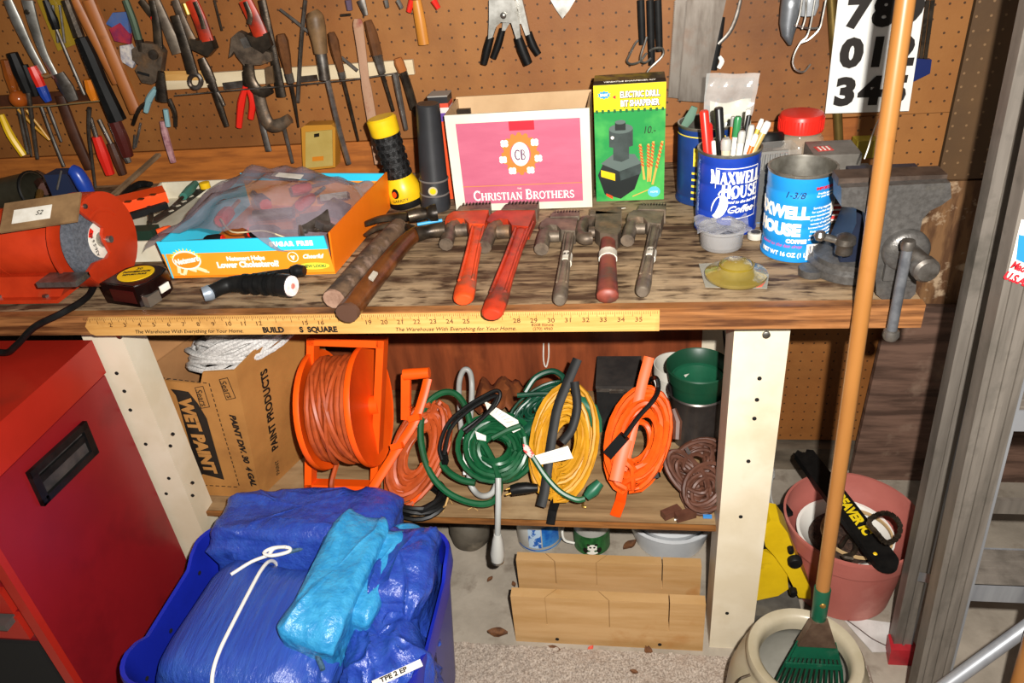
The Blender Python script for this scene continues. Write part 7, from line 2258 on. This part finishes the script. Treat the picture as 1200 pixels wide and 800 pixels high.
for k in range(13):
    f = k / 12 - .5
    A = S2 - dR * .004 + xx * (f * .058) + ny * .006
    B = S2 + dR * .06 + xx * (f * .095) + ny * .004
    C_ = S3 + dR * .02 + xx * (f * .118) - ny * .004
    E_ = C_ + dR * .012 - ny * .012
    tn = MB()
    tn.tube([A, B, C_, E_], [.0028, .0026, .0024, .002], 6, flat=.5, up=ny)
    tn.build('tine', M_rgreen, t)
MB().bar(S2 + dR * .05 - xx * .046 + ny * .008, S2 + dR * .05 + xx * .046 + ny * .008, .010, .003, up=ny).build('tine_brace', M_rgreen, t)
MB().prism([S2 - xx * .031 + ny * .002, S2 + xx * .031 + ny * .002, S2 + dR * .03 + xx * .039 + ny * .002, S2 + dR * .03 - xx * .039 + ny * .002], ny * .008, bev=.002).build('tine_clip', M_rgreen, t)

# pink pot
q = V((1.322, .218, 0))
t = thing('plastic_pot', 'faded pink plastic plant pot on the floor right of the bench', 'pot', q)
M_pot = mat('pot_pink', '#b0645a', .5, col2='#a3594f', ns=7, dirt='#bd7a6e', ds=7)
MB().lathe([(0, 0), (.096, 0), (.100, .004), (.116, .150), (.126, .153), (.131, .194), (.134, .196), (.134, .203), (.129, .203), (.123, .16), (.114, .150), (.096, .008), (0, .008)], q, 56).build('pot_wall', M_pot, t, 35)
q2 = q + V((-.005, .012, .105))
t = thing('plastic_bowl', 'white plastic bowl lying inside the pink pot', 'bowl', q2)
MB().lathe([(0, 0), (.06, 0), (.092, .04), (.096, .04), (.096, .044), (.09, .043), (.058, .005), (0, .004)], q2, 40).build('bowl_wall', M_whitep, t)
MB().lathe([(.066, .041), (.07, .041), (.07, .047), (.066, .047)], q2 + V((.02, -.01, .004)), 36, closed=True).build('tan_ring', mat('ring_tan', '#c8a878', .5), t)
MB().lathe([(0, .02), (.07, .022), (.066, .034), (.03, .042), (0, .044)], q2, 30).single('bark_mulch', mat('mulch_brown', '#4a3428', .9, col2='#2c1e16', ns=90, bump=.9, bs=90, dist=.01), 'dark crumbly mulch in the bowl inside the pink pot', 'mulch')
# guide bar
B0, B1 = at(1036, 656, Z=.214), at(943, 534, Z=.222)
t = thing('guide_bar', 'black chainsaw bar sleeve with yellow lettering lying across the pink pot', 'chainsaw bar', B0)
bx_ = (B1 - B0)
bl = bx_.length
BM = frame(B0, bx_, V((0, 0, 1)).cross(bx_))
out = []
hwid = .024
for k in range(11):
    a = math.radians(90 + 180 * k / 10)
    out.append((hwid * math.cos(a) * 1.1, hwid * math.sin(a)))
out += [(bl * .92, -hwid * .92), (bl * 1.02, -hwid * .95), (bl * 1.04, -hwid * .4), (bl * 1.0, 0), (bl * 1.05, hwid * .4), (bl * 1.02, hwid * .9), (bl * .92, hwid * .92)]
sl = MB().prism([BM @ V((x, y, -.007)) for x, y in out], (BM.to_3x3() @ V((0, 0, .014))), bev=.002).build('sleeve', M_black, t)
TMx = BM @ Matrix.Translation((bl * .37, -.002, .0078)) @ Matrix.Rotation(PI, 4, 'Z')
text('BEAVER IC', .029, TMx, mat('letter_yellow', '#e8c81c', .5), sl, bold=.0015, sx=.82, shear=-.15)
MB().lathe([(0, 0), (.004, 0), (.003, .001), (0, .001)], BM @ Matrix.Translation((.012, .012, .0075)), 12).build('yellow_dot', M_yel, sl, 0)
# chain
t = thing('saw_chain', 'loop of dark saw chain hanging over the sleeve in the pink pot', 'chain', at(1040, 615, Z=.2))
cp_ = cr([at(x, y, Z=z) for x, y, z in ((1018, 612, .285), (1026, 604, .29), (1038, 601, .285), (1049, 606, .275), (1055, 617, .265), (1052, 629, .262), (1043, 635, .27), (1036, 634, .28), (1028, 625, .285))], 4, closed=True)
for k in range(len(cp_)):
    a, b = cp_[k], cp_[(k + 1) % len(cp_)]
    MB().bar(a, b, .009 if k % 2 else .006, .005 if k % 2 else .008, bev=.001).build('chain_link', M_dsteel, t)
MB().tube(cr([at(x, y, Z=.175) for x, y in ((985, 640), (994, 628), (1003, 636), (1000, 648), (988, 652), (1000, 655))], 4), .005, 6).single('saw_chain', M_dsteel, 'second heap of dark chain in the front of the pink pot', 'chain')

# yellow saw
t = thing('chainsaw', 'yellow chainsaw body on the floor behind the right leg', 'chainsaw', at(910, 700, Y=.15))
M_saw = mat('saw_yellow', '#d8b416', .4, col2='#c8a410', ns=10, dirt='#9a7a14', ds=16, dt=(.58, .75))
YS = .125
MB().prism([at(x, y, Y=YS) for x, y in ((866, 652), (888, 642), (905, 650), (922, 668), (924, 690), (912, 698), (884, 704), (866, 706))], (0, .085, 0), bev=.008, seg=2).build('motor_body', M_saw, t)
MB().prism([at(x, y, Y=YS - .012) for x, y in ((893, 618), (903, 610), (914, 612), (923, 624), (934, 656), (950, 690), (950, 702), (936, 700), (922, 672), (908, 652), (897, 640))], (0, .05, 0), bev=.004, seg=2).build('side_cover', M_saw, t)
MB().tube([at(868, 638, Y=YS + .01), at(908, 633, Y=YS + .01)], .014, 12).build('rear_handle', M_black, t)
for x, y, r in ((926, 642, .006), (931, 656, .014), (929, 691, .008)):
    MB().lathe([(0, -.002), (r, -.002), (r, .008), (r * .8, .012), (0, .012)], frame(at(x, y, Y=YS - .013), (1, 0, 0), (0, 0, 1)), 18).build('knob', M_black, t)
MB().box((1.165, .14, .018), (.11, .09, .036), bev=.006).single('saw_tray', mat('tray_grey', '#5a564f', .6, col2='#3f3b36', ns=14), 'dark tray under the yellow saw', 'tray')
MB().bar(at(893, 606, Y=.22), at(925, 596, Y=.24), .03, .01).single('black_bracket', M_blackg, 'black flat bracket behind the yellow saw', 'bracket')
G = []
for i in range(7):
    G.append([at(898 + 8 * i / 6 + 3 * math.sin(j), 545 + 46 * j / 7, Y=.30) + V((0, .008 * math.sin(i * 2 + j), 0)) for j in range(8)])
MB().sheet(G).single('clear_wrap', M_zip, 'crumpled clear plastic film beside the right leg', 'film', solid=.001)
# paper
P = [at(x, y, Z=.002) for x, y in ((985, 722), (1052, 731), (1049, 764), (1022, 764), (1005, 745))]
t = thing('paper_sheet', 'creased white paper sheet on the floor by the ladder foot', 'paper', at(1025, 745, Z=0))
o = MB().prism(P, (0, 0, .0015)).build('sheet', mat('floor_paper', '#cfccc8', .7, col2='#b5b1ac', ns=14), t, 0)
mb = MB()
mb.tube(cr([at(x, y, Z=.0045) for x, y in ((992, 726), (1006, 736), (1022, 748), (1040, 757))], 4), .0012, 5)
mb.build('dark_crease', mat('crease_brown', '#5a4a44', .8), t)
# ladder
M_alu = mat('dull_aluminium', '#837b72', .45, .35, col2='#6a635b', ns=30, st=(1, 1, .1), dirt='#5f5a52', ds=14, dt=(.55, .75))
M_alul = mat('light_aluminium', '#9c9ea2', .4, .45, col2='#828489', ns=20, st=(1, 1, .1))


def rail(t, a, b, wd, dp, nm, ridges=3):
    a, b = V(a), V(b)
    d = (b - a).normalized()
    o_ = MB().bar(a, b, dp * .25, wd, up=V((1, 0, 0)), bev=.001)
    o_ = o_.build(nm, M_alu, t, 0)
    sx_ = V((1, 0, 0)) - d * d.x
    sx_.normalize()
    for s in (-1, 1):
        MB().bar(a + sx_ * (s * wd / 2) + V((0, dp * .35, 0)), b + sx_ * (s * wd / 2) + V((0, dp * .35, 0)), dp, .0035, up=sx_, bev=.0008).build('rail_flange', M_alul if s > 0 else M_alu, o_, 0)  # right flange coloured paler than the left, light put into the colour
    for k in range(ridges):
        f = (k + .5) / ridges - .5
        MB().bar(a + sx_ * (f * wd * .9) + V((0, -dp * .14, 0)), b + sx_ * (f * wd * .9) + V((0, -dp * .14, 0)), .006, wd * .12, up=sx_, bev=.0015).build('rail_ridge', M_alu, o_, 0)
    return o_


la_, lb_ = at(1091, 803, Y=-.12), at(1222, 244, Y=-.12)
dl = (lb_ - la_).normalized()
L0 = la_ - dl * (la_.z / dl.z) + dl * .012
L1 = lb_ + dl * .45
t = thing('step_ladder', 'grey aluminium step ladder leaning at the right edge', 'ladder', L0)
ra = rail(t, L0, L1, .048, .028, 'front_rail')
ba_, bb_ = at(1056, 760, Y=.04), at(1184, 180, Y=.04)
dB = (bb_ - ba_).normalized()
Bq0 = ba_ + dB * ((.012 - ba_.z) / dB.z)
rail(t, Bq0, bb_ + dB * .3, .031, .026, 'rear_rail', 1)
off = V((.42, 0, 0))
rail(t, L0 + off, L1 + off * .86, .048, .028, 'front_rail')
rail(t, Bq0 + off, bb_ + dB * .3 + off * .9, .036, .026, 'rear_rail', 1)
for p, m_ in ((Bq0, 'red'), (L0, 'red'), (Bq0 + off, 'red'), (L0 + off, 'red')):
    wv = .046 if p in (Bq0, Bq0 + off) else .08
    MB().prism([p + V((x * wv, y * .018, -.012)) for x, y in ((-.55, -1), (.55, -1), (.45, 1), (-.45, 1))], dB * .045, bev=.003).build('foot', mat('foot_red', '#a8242c', .45, col2='#8a1c24', ns=20), t)
for zst in (.385, .72, 1.05):
    pL = L0 + dl * ((zst - L0.z) / dl.z)
    o = MB().box((pL.x + .225, -.075, zst), (.40, .075, .006), bev=.001).build('step', M_alu, t, 0)
    MB().box((pL.x + .225, -.113, zst - .014), (.40, .004, .034), bev=.001).build('step_lip', M_alul, o, 0)
    MB().box((pL.x + .225, -.037, zst - .010), (.40, .004, .026), bev=.001).build('step_lip', M_alul, o, 0)
    for k in range(5):
        MB().box((pL.x + .225, -.105 + k * .015, zst + .0035), (.40, .004, .002)).build('step_tread', M_alu, o, 0)
for zst in (.40, .74):
    pB = Bq0 + dB * ((zst - Bq0.z) / dB.z)
    MB().box((pB.x + .21, .05, zst), (.40, .008, .03)).build('rear_brace', M_alu, t, 0)
MB().bar(L0 + dl * .36 + V((.03, .02, 0)), Bq0 + dB * .22 + V((.0, 0, 0)), .003, .016).build('spreader', M_alul, t, 0)
stp = [at(x, y, Y=-.1275) for x, y in ((1197, 257), (1212, 260), (1207, 336), (1180, 326))]
st = MB().prism(stp, (0, .0008, 0)).build('sticker', M_paper, t, 0)
MB().prism([at(x, y, Y=-.1285) for x, y in ((1194, 275), (1210, 278), (1205, 310), (1191, 304))], (0, .0006, 0)).build('blue_print', mat('sticker_blue', '#2a7cc0', .4), st, 0)
sM = frame(at(1196, 318, Y=-.129), stp[2] - stp[3], stp[0] - stp[3])
text('Made in', .012, sM @ Matrix.Translation((.002, .004, 0)), mat('sticker_red', '#c8202c', .5), st, bold=.0005, sx=.85)
text('U.S.A.', .013, sM @ Matrix.Translation((.001, -.010, 0)), mat('sticker_red', '#c8202c', .5), st, bold=.0006, sx=.9)
tb0, tb1 = at(1108, 803, Y=-.20), at(1212, 728, Y=-.16)
MB().tube([tb0 - (tb1 - tb0) * .8, tb1 + (tb1 - tb0)], .0105, 14).single('aluminium_pole', M_alul, 'thin aluminium pole slanting across the ladder bottom at the lower right', 'pole')
w0, w1 = at(1196, 812, Y=-.22), at(1219, 735, Y=-.20)
dw = (w1 - w0).normalized()
MB().tube([w0 - dw * (w0.z / dw.z) + dw * .005, w1 + dw * .9], .016, 16).single('wood_pole', M_rake, 'varnished wooden pole at the extreme lower right corner', 'pole')
